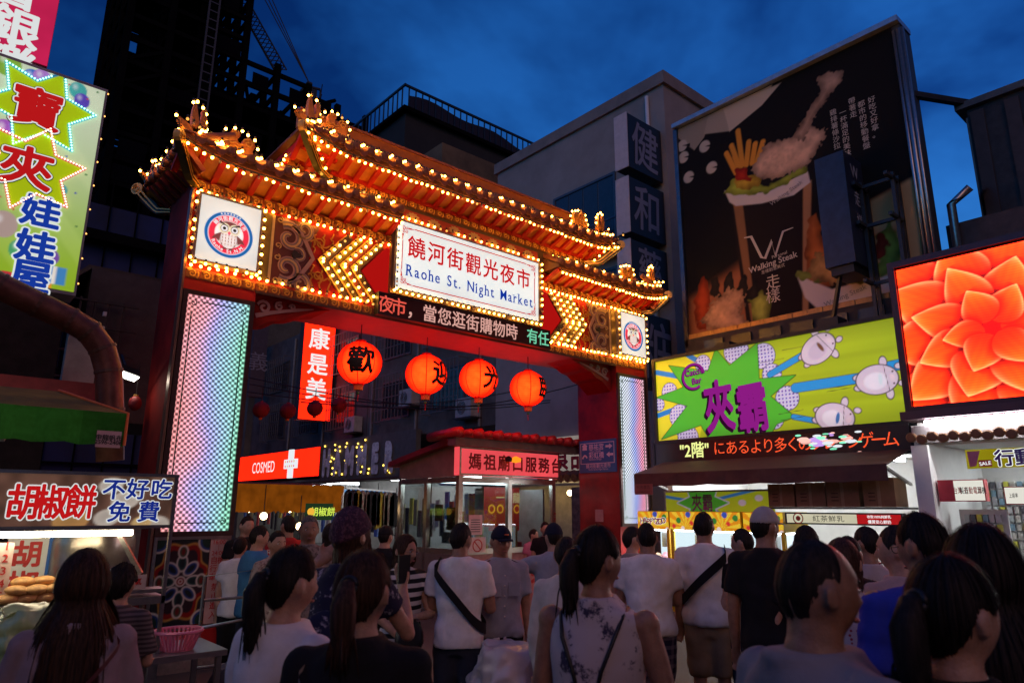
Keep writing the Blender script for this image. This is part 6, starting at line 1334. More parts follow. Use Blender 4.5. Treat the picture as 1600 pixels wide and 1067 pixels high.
# ================================================================== left side of the street
# ---- star sign
YZ = 7.0; fz = FY(YZ); zu1 = uvY(140, 300, YZ)[0]; zu0 = -.5; zv1 = uvY(145, 137, YZ)[1]; zv0 = uvY(88, 452, YZ)[1]
Zq = lambda *a: [uvY(x, y, YZ) for x, y in a]
zs_ = MB().fbox(fz, zu0, zu1+.02, zv0-.03, zv1+.03, -.3, -.004).build('star_sign', mat('sign_alu', (.32, .28, .29), .4, metal=.5)); tag(zs_, 'lime green lit sign with two bulb-edged stars and blue characters', 'sign')
c1, c2 = Zq((62, 168))[0], Zq((48, 262))[0]
S1 = star(*c1, .44, .25, 6, 1.25); S2 = star(*c2, .42, .24, 6, 1.35)
def starsign(u, v):
    aa = .006; t = sst(zv0, zv1, v)[..., None]; img = flat(u, lin(150, 190, 40))*(1-t)+np.array(lin(205, 222, 190))*t
    img += (.05*sst(.2, .8, np.sin((u*1.2+v)*9)))[..., None]*np.array((1, 1, .5))
    for x, y, r, c in ((50, 122, .085, (60, 110, 200)), (66, 122, .085, (170, 120, 200)), (122, 142, .085, (70, 170, 165)), (128, 158, .075, (90, 70, 180)), (95, 297, .06, (60, 160, 160)), (8, 205, .11, (165, 90, 190)), (12, 100, .12, (130, 170, 60)), (30, 390, .09, (80, 170, 110)), (80, 402, .07, (120, 80, 170)), (5, 350, .12, (180, 160, 150))):
        c0 = Zq((x, y))[0]; img = paint(img, d_ell(u, v, *c0, r*.85, r), lin(*c), aa); img = paint(img, d_ell(u, v, c0[0]-r*.3, c0[1]+r*.35, r*.2, r*.28), np.array(lin(*c))*.5+.45, .02)
    for i in range(30): img = paint(img, d_circ(u, v, zu0+random.Random(i).random()*(zu1-zu0), zv0+.5+random.Random(i+50).random()*(zv1-zv0-.5), .009), lin(*random.Random(i).choice(((60, 120, 60), (60, 80, 170), (190, 70, 60)))), .004)
    for x, y, c in ((62, 437, (230, 150, 40)), (20, 440, (200, 50, 60)), (84, 430, (70, 140, 200))): c0 = Zq((x, y))[0]; img = paint(img, np.maximum(np.abs(u-c0[0])-.09, np.abs(v-c0[1])-.08), lin(*c), aa); img = paint(img, np.maximum(np.abs(u-c0[0])-.015, np.abs(v-c0[1])-.08), lin(240, 235, 220), aa)
    for S, c in ((S1, (20, 120, 165)), (S2, (175, 25, 80))): d = d_poly(u, v, S); img = paint(img, d-.012, lin(*c), aa); img = paint(img, d+.012, lin(172, 198, 8), aa)
    return img*.9
raster('sign_face', fz, zu0, zu1, zv0, zv1, 130, 210, starsign, vcol_mat('star_print', .75, .4), zs_)
M_rchar = emi('char_red', lin(195, 25, 28), .85); M_bchar = emi('char_blue', lin(25, 60, 165), .85); M_wh = emi('char_white', lin(235, 240, 240), .85); M_dk = emi('char_dark', lin(25, 15, 20), .8)
for ch, (x, y), h, rr in (('寶', (58, 170), .40, M_rchar), ('夾', (42, 262), .40, M_rchar)): c0 = Zq((x, y))[0]; text(ch, fz, *c0, h, M_dk, zs_, n=.005, bold=.075, name='character_edge'); text(ch, fz, *c0, h, M_wh, zs_, n=.009, bold=.058, name='character_rim'); text(ch, fz, *c0, h, rr, zs_, n=.013, bold=.03, name='character')
for ch, (x, y) in (('娃', (64, 332)), ('娃', (56, 386)), ('屋', (48, 432))): c0 = Zq((x, y))[0]; text(ch, fz, *c0, .30, M_bchar, zs_, n=.008, bold=.035, outline=M_wh, ow=.045, name='character')
def bead_mesh(m): me = MB().ball((0, 0, 0), .0085, 6, 4).mesh('star_bead'); me.materials.append(m); return me
for S, m in ((S1, emi('bead_mint', (.35, 1, .72), 3.2)), (S2, emi('bead_blush', (1, .62, .45), 3.2))):
    me = bead_mesh(m)
    for i in range(12):
        a, b = S[i], S[(i+1) % 12]; k = 10
        for j in range(k):
            u, v = a[0]+(b[0]-a[0])*j/k, a[1]+(b[1]-a[1])*j/k
            if u < zu1-.02 and u > -.12 and v < zv1-.02: share('star_bead', me, fz.p(u, v, .014), zs_)
me = bead_mesh(emi('bead_amber', (1, .4, .1), 3))
for i in range(9): share('edge_bead', me, fz.p(zu1+.03, zv0+.1+i*.24, -.05), zs_)
# ---- pink sign above
YP = 7.15; fp_ = FY(YP); pu1 = uvY(84, 50, YP)[0]; pv0 = uvY(77, 106, YP)[1]
pk_ = MB().fbox(fp_, -.6, pu1, pv0, pv0+1.9, -.3, -.003).build('pink_sign', mat('pink_case', (.4, .05, .12), .5)); tag(pk_, 'crimson pink sign with white characters above the star sign', 'sign')
MB().fbox(fp_, -.6, pu1-.004, pv0+.004, pv0+1.9, 0, .004).build('lit_face', emi('pink_lit', lin(205, 35, 85), .85, .1), pk_)
for ch, (x, y) in (('銀', (22, 42)), ('樂', (14, 98)), ('會', (26, -16))): c0 = uvY(x, y, YP); text(ch, fp_, *c0, .40, M_wh, pk_, n=.008, bold=.03, name='character')
hang = MB().box(-.8, -.5, YZ, YZ+.4, 0, pv0+1.6).build('sign_wall', M_dkconc); tag(hang, 'concrete wall edge carrying the star sign at far left', 'wall')
# ---- smoke duct
YD = 6.6; pts = [onY(x, y, YD) for x, y in ((-60, 415), (0, 447), (60, 476), (110, 500), (140, 518), (160, 545), (170, 580), (172, 640), (172, 720))]
du = MB().tube(pts, .105, 14).build('smoke_duct', mat('rust_duct', (.20, .075, .055), .45, metal=.5, var=.35, scale=9), smooth=True); tag(du, 'rusty brown smoke duct bending down beside the star sign', 'duct')
for i in range(1, 8):
    p = pts[i]; d = (pts[i+1]-pts[i-1]).normalized(); MB().tube([p-d*.012, p+d*.012], .112, 14).build('duct_seam', M_brown, du)
# ---- red beam, white board, sheds behind
YR = 7.4; a, b = onY(0, 592, YR), onY(160, 612, YR)
rb = MB().box(-.8, b.x, YR, YR+.3, onY(80, 612, YR).z-.06, onY(80, 592, YR).z).build('red_beam', mat('red_girder', (.26, .035, .035), .5, var=.3)); tag(rb, 'red steel girder above the green awning', 'beam')
MB().box(-.8, b.x, YR-.1, YR-.001, onY(80, 618, YR).z-.08, onY(80, 618, YR).z-.03).build('girder_flange', mat('red_girder', (.26, .035, .035), .5), rb)
YW = 7.7; a, b = onY(108, 520, YW), onY(146, 600, YW)
wb_ = MB().box(a.x, b.x, YW, YW+.12, b.z, onY(125, 517, YW).z).build('white_board', mat('pale_board', (.40, .36, .32), .6, var=.2)); tag(wb_, 'pale unlit board standing behind the smoke duct', 'board')
for i in range(5): MB().box(b.x, b.x+.03, YW+.02, YW+.06, b.z+.1+i*.15, b.z+.14+i*.15).build('board_clip', M_white, wb_)
rs = MB().box(onY(110, 505, 9).x, onY(143, 505, 9).x, 9, 9.1, onY(125, 545, 9).z, onY(125, 500, 9).z).build('red_shop_sign', emi('shop_sign_red', lin(190, 15, 25), .7)); tag(rs, 'small lit red shop sign with white mark behind the duct', 'sign')
r_ = MB(); cc = uvY(127, 513, 8.99); r_.ribbon(FY(8.99), spiral(*cc, .02, .07, .5, .9, 14), .022, .001, .008); r_.build('white_mark', M_wh, rs)
sc2 = thing('roof_scaffold', onY(170, 520, 12), 'dark grey rooftop hut with scaffold beside the left pillar', 'hut'); q = onY(200, 430, 12)
MB().box(q.x-.5, q.x+1., 12, 14, 3.0, q.z).build('hut_wall', mat('grey_sheet', (.04, .04, .045), .7, var=.3), sc2); MB().prism(FY(13), [(q.x-.9, q.z-.4), (q.x-.5, q.z), (q.x+1, q.z), (q.x+1, q.z+.05), (q.x-.55, q.z+.05), (q.x-.95, q.z-.4)], -1, 1).build('hut_roof', M_dsteel, sc2)
for i in range(7): MB().bar((q.x-1.2+i*.2, 11.9, 3), (q.x-1.2+i*.2, 11.9, q.z-.5), .03).build('scaffold_tube', M_dsteel, sc2)
for i in range(5): MB().bar((q.x-1.3, 11.88, 3.2+i*.4), (q.x+.2, 11.88, 3.2+i*.4), .03).build('scaffold_ledger', M_dsteel, sc2)
# small flood lamp by the pillar
p = onY(200, 585, 9.2); lp = thing('flood_lamp', p, 'small lit white flood lamp beside the left gate pillar', 'lamp')
V = [p+Vector((-.13, 0, .05)), p+Vector((.13, 0, -.02)), p+Vector((.10, .12, -.06)), p+Vector((-.16, .12, .01))]
MB().add(V, [(0, 1, 2, 3)]).build('lamp_lens', emi('flood_white', (1, .95, .8), 14), lp); MB().add([v+Vector((0, 0, .012)) for v in V]+[v+Vector((0, .02, .09)) for v in V], [(3, 2, 1, 0), (4, 5, 6, 7), (0, 1, 5, 4), (1, 2, 6, 5), (2, 3, 7, 6), (3, 0, 4, 7)]).build('lamp_housing', M_black, lp); MB().bar(p+Vector((0, .1, .06)), (p.x-.02, 9.6, p.z+.3), .025).build('lamp_arm', M_black, lp)
rl_ = thing('red_lantern', onY(211, 632, 9.3), 'small dim red lantern hanging against the left pillar', 'lantern'); c = onY(211, 630, 9.3); MB().ball(c, (.075, .075, .09), 14, 10).build('shade', mat('lantern_dim', (.35, .015, .015), .6), rl_, smooth=True); MB().lathe(c, [(.03, .085), (.03, .105)], 8).build('cap', M_gold, rl_); MB().tube([c+Vector((0, 0, .1)), c+Vector((0, 0, .5))], .006, 5).build('cord', M_black, rl_)
# ---- green awning with its maker's patch
YA = 6.0; ax1 = onY(192, 700, YA).x; zt_, zb_ = onY(120, 640, YA).z, onY(120, 692, YA).z
ga = thing('green_awning', (.3, YA+.6, zb_), 'green canvas awning with a phone number patch over the bun stall', 'awning')
M_gc = mat('green_canvas', (.05, .22, .035), .6, var=.3, scale=4)
m = _new('green_canvas_lit'); n, l = m.node_tree.nodes, m.node_tree.links; o_ = n.new('ShaderNodeOutputMaterial'); d1 = n.new('ShaderNodeBsdfDiffuse'); d2 = n.new('ShaderNodeBsdfTranslucent'); mx = n.new('ShaderNodeMixShader'); tn = n.new('ShaderNodeTexNoise'); tn.inputs['Scale'].default_value = 5; rp = n.new('ShaderNodeValToRGB'); rp.color_ramp.elements[0].color = (.03, .14, .02, 1); rp.color_ramp.elements[1].color = (.07, .30, .05, 1)
l.new(tn.outputs[0], rp.inputs[0]); [l.new(rp.outputs[0], q.inputs[0]) for q in (d1, d2)]; mx.inputs[0].default_value = .55; l.new(d1.outputs[0], mx.inputs[1]); l.new(d2.outputs[0], mx.inputs[2]); l.new(mx.outputs[0], o_.inputs[0]); M_gt = m
k = 22; V = []
for i in range(k+1): x = -.9+(ax1+.9)*i/k; V += [(x, YA+.015*math.sin(i*1.7), zt_), (x, YA+.02*math.sin(i*1.7+.5), zb_+.01*math.sin(i*2.2))]
MB().add(V, [(2*i, 2*i+1, 2*i+3, 2*i+2) for i in range(k)]).build('valance', M_gt, ga)
zr_ = onY(60, 606, YA+.9).z
MB().add([(-.9, YA, zt_), (ax1, YA, zt_), (ax1-.35, YA+1.0, zr_), (-.9, YA+1.0, zr_)], [(0, 1, 2, 3)]).build('canopy', mat('olive_canvas', (.14, .10, .02), .7, var=.3), ga)
MB().add([(ax1, YA, zt_), (ax1, YA, zb_), (ax1+.0, YA+.9, zb_+.1), (ax1-.35, YA+1., zr_)], [(0, 1, 2, 3)]).build('side_flap', M_gc, ga)
MB().tube([(ax1+.004, YA-.004, zb_), (ax1+.004, YA-.004, zt_), (ax1-.34, YA+1., zr_+.01)], .012, 6).build('orange_piping', mat('orange_piping', (.8, .16, .03), .5), ga)
q0, q1 = uvY(152, 672, YA-.03), uvY(187, 700, YA-.03); MB().fbox(FY(YA-.03), q0[0], q1[0], q1[1], q0[1], 0, .004).build('maker_patch', mat('patch_rose', (.62, .42, .44), .7), ga)
text('申龍帆布', FY(YA-.03), (q0[0]+q1[0])/2, q0[1]-.05, .046, ink_k, ga, n=.006, bold=.02); text('2596-2406', FY(YA-.03), (q0[0]+q1[0])/2, q1[1]+.04, .042, ink_k, ga, n=.006, bold=.02)
MB().tube([(-.6, YA+.3, zb_+.12), (ax1-.25, YA+.3, zb_+.12)], .015, 6).build('awning_tube', emi('tube_awning', (.9, 1, .85), 4.5), ga)
for x in (-.7, .5): MB().bar((x, YA+.05, zb_), (x+.2, YA+.9, zr_-.05), .03).build('awning_rib', M_steel, ga)
# ---- pepper bun stall
YT = 5.6; ft = FY(YT); sx1_ = onY(278, 742, YT).x; sz1_, sz0_ = onY(140, 737, YT).z, onY(140, 826, YT).z
bs = thing('bun_stall', (.5, 6.1, 0), 'steel pepper bun stall with red and blue sign and tube light', 'stall')
sg = MB().fbox(ft, -.7, sx1_, sz0_, sz1_, -.10, -.002).build('stall_sign', M_steel, bs)
def buns(u, v):
    img = flat(u, lin(105, 75, 62))*(.5+1.0*vnoise(u, v, 14, 5))[..., None]; R = random.Random(4)
    for i in range(16):
        x, y, r = -.6+R.random()*(sx1_+.6), sz0_+R.random()*(sz1_-sz0_), R.uniform(.06, .13); g = R.choice(((200, 150, 90), (225, 190, 130), (215, 205, 190), (150, 95, 50)))
        d = d_ell(u, v, x, y, r, r*.7, .2); img = paint(img, d, np.array(lin(*g)), .008); img = paint(img, d_ell(u, v, x, y+r*.1, r*.6, r*.35, .2), np.array(lin(*g))*.8, .03)
    return img*.8
raster('sign_print', ft, -.69, sx1_-.02, sz0_+.02, sz1_-.02, 170, 36, buns, vcol_mat('bun_print', .62, .4), sg, n=.0)
MB().frame(ft, -.7, sx1_, sz0_, sz1_, .022, -.02, .02).build('sign_frame', M_steel, sg)
for i, ch in enumerate('胡椒餅'): c0 = uvY(36+i*45, 784, YT); text(ch, ft, *c0, .235, emi('bun_red', lin(205, 25, 28), .8), sg, n=.008, bold=.03, sx=.80, outline=M_wh, ow=.035, name='character')
for t_, ys in (('不好吃', 764), ('免費', 799)):
    for i, ch in enumerate(t_): c0 = uvY((178 if len(t_) == 3 else 186)+i*(37 if len(t_) == 3 else 46), ys, YT); text(ch, ft, *c0, .15, emi('bun_blue', lin(25, 45, 140), .8), sg, n=.008, bold=.025, outline=M_wh, ow=.04, name='character')
a, b = onY(-30, 836, YT+.12), onY(207, 832, YT+.12)
MB().tube([(-.4, YT+.12, a.z), (b.x, YT+.12, a.z)], .02, 8).build('tube_lamp', emi('tube_warm_strong', (1, .84, .55), 26), bs, smooth=True)
MB().box(-.5, b.x+.1, YT+.08, YT+.16, a.z+.025, a.z+.05).build('lamp_fitting', M_white, bs)
px1 = onY(262, 900, YT).x
for x, y in ((px1, YT), (px1, 6.55), (-.7, YT), (-.7, 6.55)): MB().box(x-.025, x, y, y+.025, 0, sz1_).build('frame_post', M_steel, bs)
zc_ = onY(40, 946, YT).z
MB().box(-.7, px1, YT, 6.5, zc_-.05, zc_).build('counter_top', M_steel, bs); MB().box(-.7, px1, YT+.04, 6.5, .12, zc_-.36).build('cabinet', mat('cabinet_steel', (.30, .27, .25), .4, metal=.7), bs)
MB().box(-.4, onY(80, 955, YT+.1).x, YT+.08, YT+.12, zc_-.12, zc_-.08).build('case_lamp', M_tubew, bs)
MB().box(-.7, px1-.6, YT+.0, YT+.008, zc_-.36, zc_-.06).build('case_glass', mat('clear_glass', (.9, .95, .95), .03, var=0, trans=1.), bs)
h0, h1 = onY(95, 840, 6.45).x, onY(205, 840, 6.45).x
MB().lathe(((h0+h1)/2, 6.55, zc_), [(.30, 0), (.30, .35), (.26, .55), (.24, .80)], 24).build('bun_oven', mat('oven_steel', (.46, .40, .34), .3, metal=.85, var=.2), bs, smooth=True)
MB().box(h1+.02, h1+.08, 6.5, 6.56, zc_, sz1_).build('back_post', M_steel, bs)
v0, v1_ = uvY(13, 842, 6.5), uvY(62, 940, 6.5); MB().fbox(FY(6.5), v0[0], v1_[0], v1_[1]-.1, v0[1]+.02, 0, .01).build('menu_cloth', mat('menu_white', (.66, .68, .70), .7, var=.05), bs); MB().fbox(FY(6.5), v1_[0], v1_[0]+.03, v1_[1]-.1, v0[1]+.02, 0, .012).build('menu_border', ink_b, bs)
for i, ch in enumerate('胡椒餅'): text(ch, FY(6.488), (v0[0]+v1_[0])/2, v0[1]-.11-i*.215, .20, ink_r, bs, n=.002, bold=.03, name='character')
n0, n1 = uvY(-12, 848, YT+.2), uvY(10, 928, YT+.2); MB().fbox(FY(YT+.2), n0[0], n1[0], n1[1], n0[1], 0, .006).build('price_strip', mat('price_pink', (.6, .45, .42), .7), bs); text('12345', FY(YT+.2), n1[0]-.04, n0[1]-.02, .07, ink_r, bs, n=.009, vertical=.078, bold=.02)
MB().bar(onY(187, 836, YT+.2), onY(220, 896, YT+.1), .03).build('spring_arm', M_steel, bs)
pp = onY(214, 908, YT+.05); MB().fbox(FY(pp.y), pp.x-.055, pp.x+.06, pp.z-.05, pp.z+.045, 0, .003).build('price_card', mat('card_pale', (.62, .5, .46), .7), bs); text('人氣', FY(pp.y), pp.x-.02, pp.z, .05, ink_r, bs, n=.005, bold=.03)
MB().box(pp.x-.08, px1, YT+.02, YT+.2, pp.z-.08, pp.z-.055).build('side_shelf', M_steel, bs)
# buns
bun_me = MB(); bun_me.ball((0, 0, .03), (.075, .06, .034), 14, 9); bun_me = bun_me.mesh('pepper_bun'); bun_me.materials.append(mat('baked_crust', (.62, .33, .11), .55, var=.4, scale=16, bump=.3)); bun_me.polygons.foreach_set('use_smooth', [True]*len(bun_me.polygons))
R = random.Random(9); k = 0
for lay, (n_, z) in enumerate(((3, 0), (3, .0), (3, .052), (2, .1))):
    for i in range(n_):
        p = onY(6+i*31+lay*7, 946, YT+.10+.1*(lay % 2)); o = share('pepper_bun', bun_me, (p.x+.01, YT+.12+(.14 if lay == 1 else .06*(lay % 2)), zc_+z+.002), rot=(R.uniform(-.1, .1), R.uniform(-.15, .15), R.uniform(-.7, .7)))
        tag(o, 'golden baked pepper bun in the pile on the steel stall counter', 'bun', 'pepper buns piled on the counter')
# plastic bag on the stall, table with basket, trolley
BAGS = []
def bag(p, w, h, m, name, label, cat='bag', seed=1):
    R = random.Random(seed); rings = []
    for i in range(9):
        t = i/8; r = w*(.86+.30*math.sin(math.pi*t*.9)-.10*t); rings.append([Vector(p)+Vector((r*(1+.18*math.sin(j*1.7+i*.8+seed))*math.cos(2*math.pi*j/18), r*(1+.18*math.cos(j*2.3+i)) * math.sin(2*math.pi*j/18), h*t+.03*math.sin(j*2.1+seed)*(t > .3))) for j in range(18)])
    BAGS.append((name, MB().loft(rings), m, label, cat, seed))
bag(onY(25, 1066, 4.6)+Vector((0, 0, .0)), .17, .36, mat('green_film', (.45, .60, .25), .3, var=.25, spec=.6), 'plastic_bag', 'pale green plastic bag on the bun stall at lower left', seed=2)
YF = 5.5; a, b = onY(243, 1020, YF), onY(352, 1012, YF)
tb_ = thing('side_table', ((a.x+b.x)/2, YF+.3, 0), 'low steel side table holding the pink basket', 'table'); zt_ = b.z
MB().box(a.x-.06, b.x, YF-.05, YF+.55, zt_-.04, zt_).build('table_top', mat('zinc_top', (.30, .28, .30), .35, metal=.7), tb_)
for x in (a.x-.03, b.x-.05):
    for y in (YF-.02, YF+.5): MB().bar((x, y, 0), (x, y, zt_-.04), .035).build('leg', M_steel, tb_)
c = onY(279, 1018, YF+.1); rr = .155; bk = thing('pink_basket', (c.x, YF+.15, zt_), 'pink plastic colander basket on the side table', 'basket'); M_pk = mat('pink_plastic', (.72, .20, .32), .35, var=.1, spec=.6); cb_ = Vector((c.x, YF+.15, zt_+.002))
MB().lathe(cb_, [(rr*.68, 0), (rr*.68, .012)], 24).build('base', M_pk, bk)
for i in range(30): t = 2*math.pi*i/30; MB().bar(cb_+Vector((rr*.68*math.cos(t), rr*.68*math.sin(t), .01)), cb_+Vector((rr*math.cos(t), rr*math.sin(t), .13)), .014).build('slat', M_pk, bk)
MB().tube([cb_+Vector((rr*1.03*math.cos(t), rr*1.03*math.sin(t), .13)) for t in np.linspace(0, 2*math.pi, 31)], .013, 6).build('rim', M_pk, bk)
p = onY(350, 1000, 6.6); tr = thing('hand_trolley', (p.x, 6.6, 0), 'tubular steel hand trolley leaning by the tiled pillar base', 'trolley')
for pts in (((-.22, 0, .05), (-.22, 0, 1.15), (.2, 0, 1.18), (.2, 0, .05)), ((-.22, .0, .72), (.3, -.05, .78)), ((-.22, 0, .4), (.2, 0, .4)), ((.2, 0, .95), (-.22, 0, .95))): MB().tube([Vector((p.x, 6.6, 0))+Vector(q) for q in pts], .014, 7).build('trolley_tube', M_steel, tr)
for s in (-.15, .15): MB().lathe((0, 0, 0), [(.1, -.02), (.1, .02)], 14).build('wheel', M_black, tr, loc=(p.x+s, 6.62, .1)).rotation_euler = (0, math.pi/2, 0)
c = onY(362, 1062, 6.0); fan = thing('floor_fan', (c.x, 6.0, 0), 'dark round floor fan below the trolley', 'fan'); MB().lathe((0, 0, 0), [(.2, 0), (.22, .04), (.2, .1), (.05, .12)], 20).build('guard', mat('fan_dark', (.08, .09, .11), .4), fan, loc=(c.x, 6.0, .34)).rotation_euler = (math.pi/2, 0, 0); MB().bar((c.x, 6.02, 0), (c.x, 6.02, .2), .05).build('stand', M_black, fan)
# big rubbish bag and pink counter in front of the kiosk
pb = onD(822, 1067, 4.6); bag((pb.x, pb.y, .0), .36, .86, mat('milky_film', (.55, .47, .47), .35, var=.2, scale=4, bump=.5, bscale=9, spec=.5), 'rubbish_bag', 'big milky plastic rubbish bag in the crowd before the kiosk', seed=5)
c0 = onY(812, 890, 8.2); c1 = onY(905, 890, 8.2)
pc = MB().box(c0.x-.1, c1.x, 8.2, 8.75, 0, onY(830, 893, 8.2).z).build('red_counter', mat('counter_rose', (.55, .20, .19), .5, var=.1)); tag(pc, 'rose red service counter with red characters behind the rubbish bag', 'counter')
text('老闆', FY(8.2), (c0.x+c1.x)/2-.05, .72, .38, ink_r, pc, n=.006, bold=.03)
# ================================================================== people
def cloth(name, kind, c1, c2, sc=30., th=.5):
    if name in MATS: return MATS[name]
    m = _new(name); n, l = m.node_tree.nodes, m.node_tree.links; o = n.new('ShaderNodeOutputMaterial'); p = n.new('ShaderNodeBsdfPrincipled'); l.new(p.outputs[0], o.inputs[0]); p.inputs['Roughness'].default_value = .85; p.inputs['Specular IOR Level'].default_value = .2
    tc = n.new('ShaderNodeTexCoord'); mx = n.new('ShaderNodeMix'); mx.data_type = 'RGBA'; mx.inputs[6].default_value = (*c1, 1); mx.inputs[7].default_value = (*c2, 1); sp = n.new('ShaderNodeSeparateXYZ'); l.new(tc.outputs['Object'], sp.inputs[0])
    def mth(op, a, b=0.):
        q = n.new('ShaderNodeMath'); q.operation = op
        for i, v in enumerate((a, b)):
            if isinstance(v, (int, float)): q.inputs[i].default_value = v
            else: l.new(v, q.inputs[i])
        return q.outputs[0]
    if kind == 'stripe': l.new(mth('GREATER_THAN', mth('SINE', mth('MULTIPLY', sp.outputs['Z'], sc)), th-.5), mx.inputs[0])
    elif kind == 'plaid':
        a = mth('GREATER_THAN', mth('SINE', mth('MULTIPLY', sp.outputs['Z'], sc)), .3); b = mth('GREATER_THAN', mth('SINE', mth('MULTIPLY', mth('ADD', sp.outputs['X'], sp.outputs['Y']), sc)), .3); l.new(mth('MULTIPLY', mth('ADD', a, b), .5), mx.inputs[0])
    elif kind == 'dots':
        v = n.new('ShaderNodeTexVoronoi'); v.inputs['Scale'].default_value = sc; l.new(tc.outputs['Object'], v.inputs['Vector']); l.new(mth('LESS_THAN', v.outputs['Distance'], th), mx.inputs[0])
    else:
        v = n.new('ShaderNodeTexNoise'); v.inputs['Scale'].default_value = sc; v.inputs['Detail'].default_value = 8; v.inputs['Roughness'].default_value = .75; l.new(tc.outputs['Object'], v.inputs['Vector'])
        mr = n.new('ShaderNodeMapRange'); mr.inputs[1].default_value = th; mr.inputs[2].default_value = th+.06; l.new(v.outputs[0], mr.inputs[0]); l.new(mr.outputs[0], mx.inputs[0])
    l.new(mx.outputs[2], p.inputs['Base Color'])
    t2 = n.new('ShaderNodeTexNoise'); t2.inputs['Scale'].default_value = 350; b = n.new('ShaderNodeBump'); b.inputs['Strength'].default_value = .2; b.inputs['Distance'].default_value = .003; l.new(tc.outputs['Object'], t2.inputs['Vector']); l.new(t2.outputs[0], b.inputs['Height']); l.new(b.outputs[0], p.inputs['Normal'])
    MATS[name] = m; return m
def fabric(name, c):
    """worn cloth: weave plus fine creases"""
    if name in MATS: return MATS[name]
    m = mat(name, c, .85, var=.14, scale=9, bump=.25, bscale=300, spec=.2); n, l = m.node_tree.nodes, m.node_tree.links
    b0 = next(q for q in n if q.type == 'BUMP'); tc = next(q for q in n if q.type == 'TEX_COORD'); mp = n.new('ShaderNodeMapping'); mp.inputs['Scale'].default_value = (11, 11, 6); mp.inputs['Rotation'].default_value = (.5, .3, .2)
    t = n.new('ShaderNodeTexNoise'); t.inputs['Scale'].default_value = 1.; t.inputs['Detail'].default_value = 5; t.inputs['Distortion'].default_value = 1.4; t.noise_type = 'RIDGED_MULTIFRACTAL'
    b = n.new('ShaderNodeBump'); b.inputs['Strength'].default_value = .35; b.inputs['Distance'].default_value = .012; l.new(tc.outputs['Object'], mp.inputs[0]); l.new(mp.outputs[0], t.inputs['Vector']); l.new(t.outputs[0], b.inputs['Height']); l.new(b.outputs[0], b0.inputs['Normal']); return m
SKIN = [mat('skin_light', (.52, .30, .21), .46, var=.22, scale=22, spec=.45, bump=.25, bscale=180), mat('skin_tan', (.36, .19, .12), .48, var=.22, scale=22, spec=.45, bump=.25, bscale=180)]
def hair_mat(name, c):
    if name in MATS: return MATS[name]
    m = _new(name); n, l = m.node_tree.nodes, m.node_tree.links; o = n.new('ShaderNodeOutputMaterial'); p = n.new('ShaderNodeBsdfPrincipled'); l.new(p.outputs[0], o.inputs[0]); p.inputs['Roughness'].default_value = .62; p.inputs['Specular IOR Level'].default_value = .22
    tc = n.new('ShaderNodeTexCoord'); mp = n.new('ShaderNodeMapping'); mp.inputs['Scale'].default_value = (120, 120, 9); t = n.new('ShaderNodeTexNoise'); t.inputs['Scale'].default_value = 1.; t.inputs['Detail'].default_value = 4
    r = n.new('ShaderNodeValToRGB'); r.color_ramp.elements[0].color = (*[q*.45 for q in c], 1); r.color_ramp.elements[1].color = (*[q*1.7 for q in c], 1); r.color_ramp.elements[0].position = .35; r.color_ramp.elements[1].position = .7
    l.new(tc.outputs['Object'], mp.inputs[0]); l.new(mp.outputs[0], t.inputs['Vector']); l.new(t.outputs[0], r.inputs[0]); l.new(r.outputs[0], p.inputs['Base Color']); b = n.new('ShaderNodeBump'); b.inputs['Strength'].default_value = .6; b.inputs['Distance'].default_value = .004; l.new(t.outputs[0], b.inputs['Height']); l.new(b.outputs[0], p.inputs['Normal']); MATS[name] = m; return m
HAIR = [hair_mat('hair_black', (.014, .010, .009)), hair_mat('hair_brown', (.045, .020, .012)), hair_mat('hair_grey', (.12, .11, .10))]
for q in SKIN:
    b = next(k for k in q.node_tree.nodes if k.type == 'BSDF_PRINCIPLED'); b.inputs['Subsurface Weight'].default_value = .25; b.inputs['Subsurface Radius'].default_value = (.012, .005, .003); b.inputs['Subsurface Scale'].default_value = 1.
M_eye = mat('eye_white', (.6, .58, .55), .2, var=0); M_iris = mat('iris_dark', (.02, .012, .01), .15, var=0); M_lip = mat('lip', (.36, .12, .10), .45, var=0)

def remesh(mb, vox, smooth=2):
    me = mb.mesh('tmp'); o = bpy.data.objects.new('tmp', me); TMP.collection.objects.link(o)
    r = o.modifiers.new('r', 'REMESH'); r.mode = 'VOXEL'; r.voxel_size = vox
    s = o.modifiers.new('s', 'SMOOTH'); s.factor = .5; s.iterations = smooth
    vl = TMP.view_layers[0]; vl.update(); out = bpy.data.meshes.new_from_object(o.evaluated_get(vl.depsgraph)); bpy.data.objects.remove(o); bpy.data.meshes.remove(me); return out
def capsule(mb, pts, rs, seg=12):
    mb.tube(pts, list(rs), seg)
    for p, r in zip(pts, rs): mb.ball(p, r, 12, 8)
TORSO = [(.47, .088, .062), (.50, .096, .068), (.53, .098, .070), (.57, .088, .060), (.61, .080, .054), (.66, .086, .058), (.72, .098, .064), (.77, .102, .062), (.805, .099, .054), (.824, .080, .046), (.838, .058, .041), (.850, .042, .037), (.865, .034, .036)]
def tor(z, sex, fat):
    zs = [q[0] for q in TORSO]; rx = np.interp(z, zs, [q[1] for q in TORSO]); ry = np.interp(z, zs, [q[2] for q in TORSO])
    if sex == 'f': rx *= np.interp(z, [.47, .53, .61, .72, .8, .85], [1.04, 1.03, .88, .88, .88, .92]); ry *= np.interp(z, [.5, .61, .72, .8], [1., .9, 1.02, .92])
    k = 1+(fat-1)*np.interp(z, [.47, .62, .78, .84], [.8, 1., .6, .1]); return rx*k, ry*k
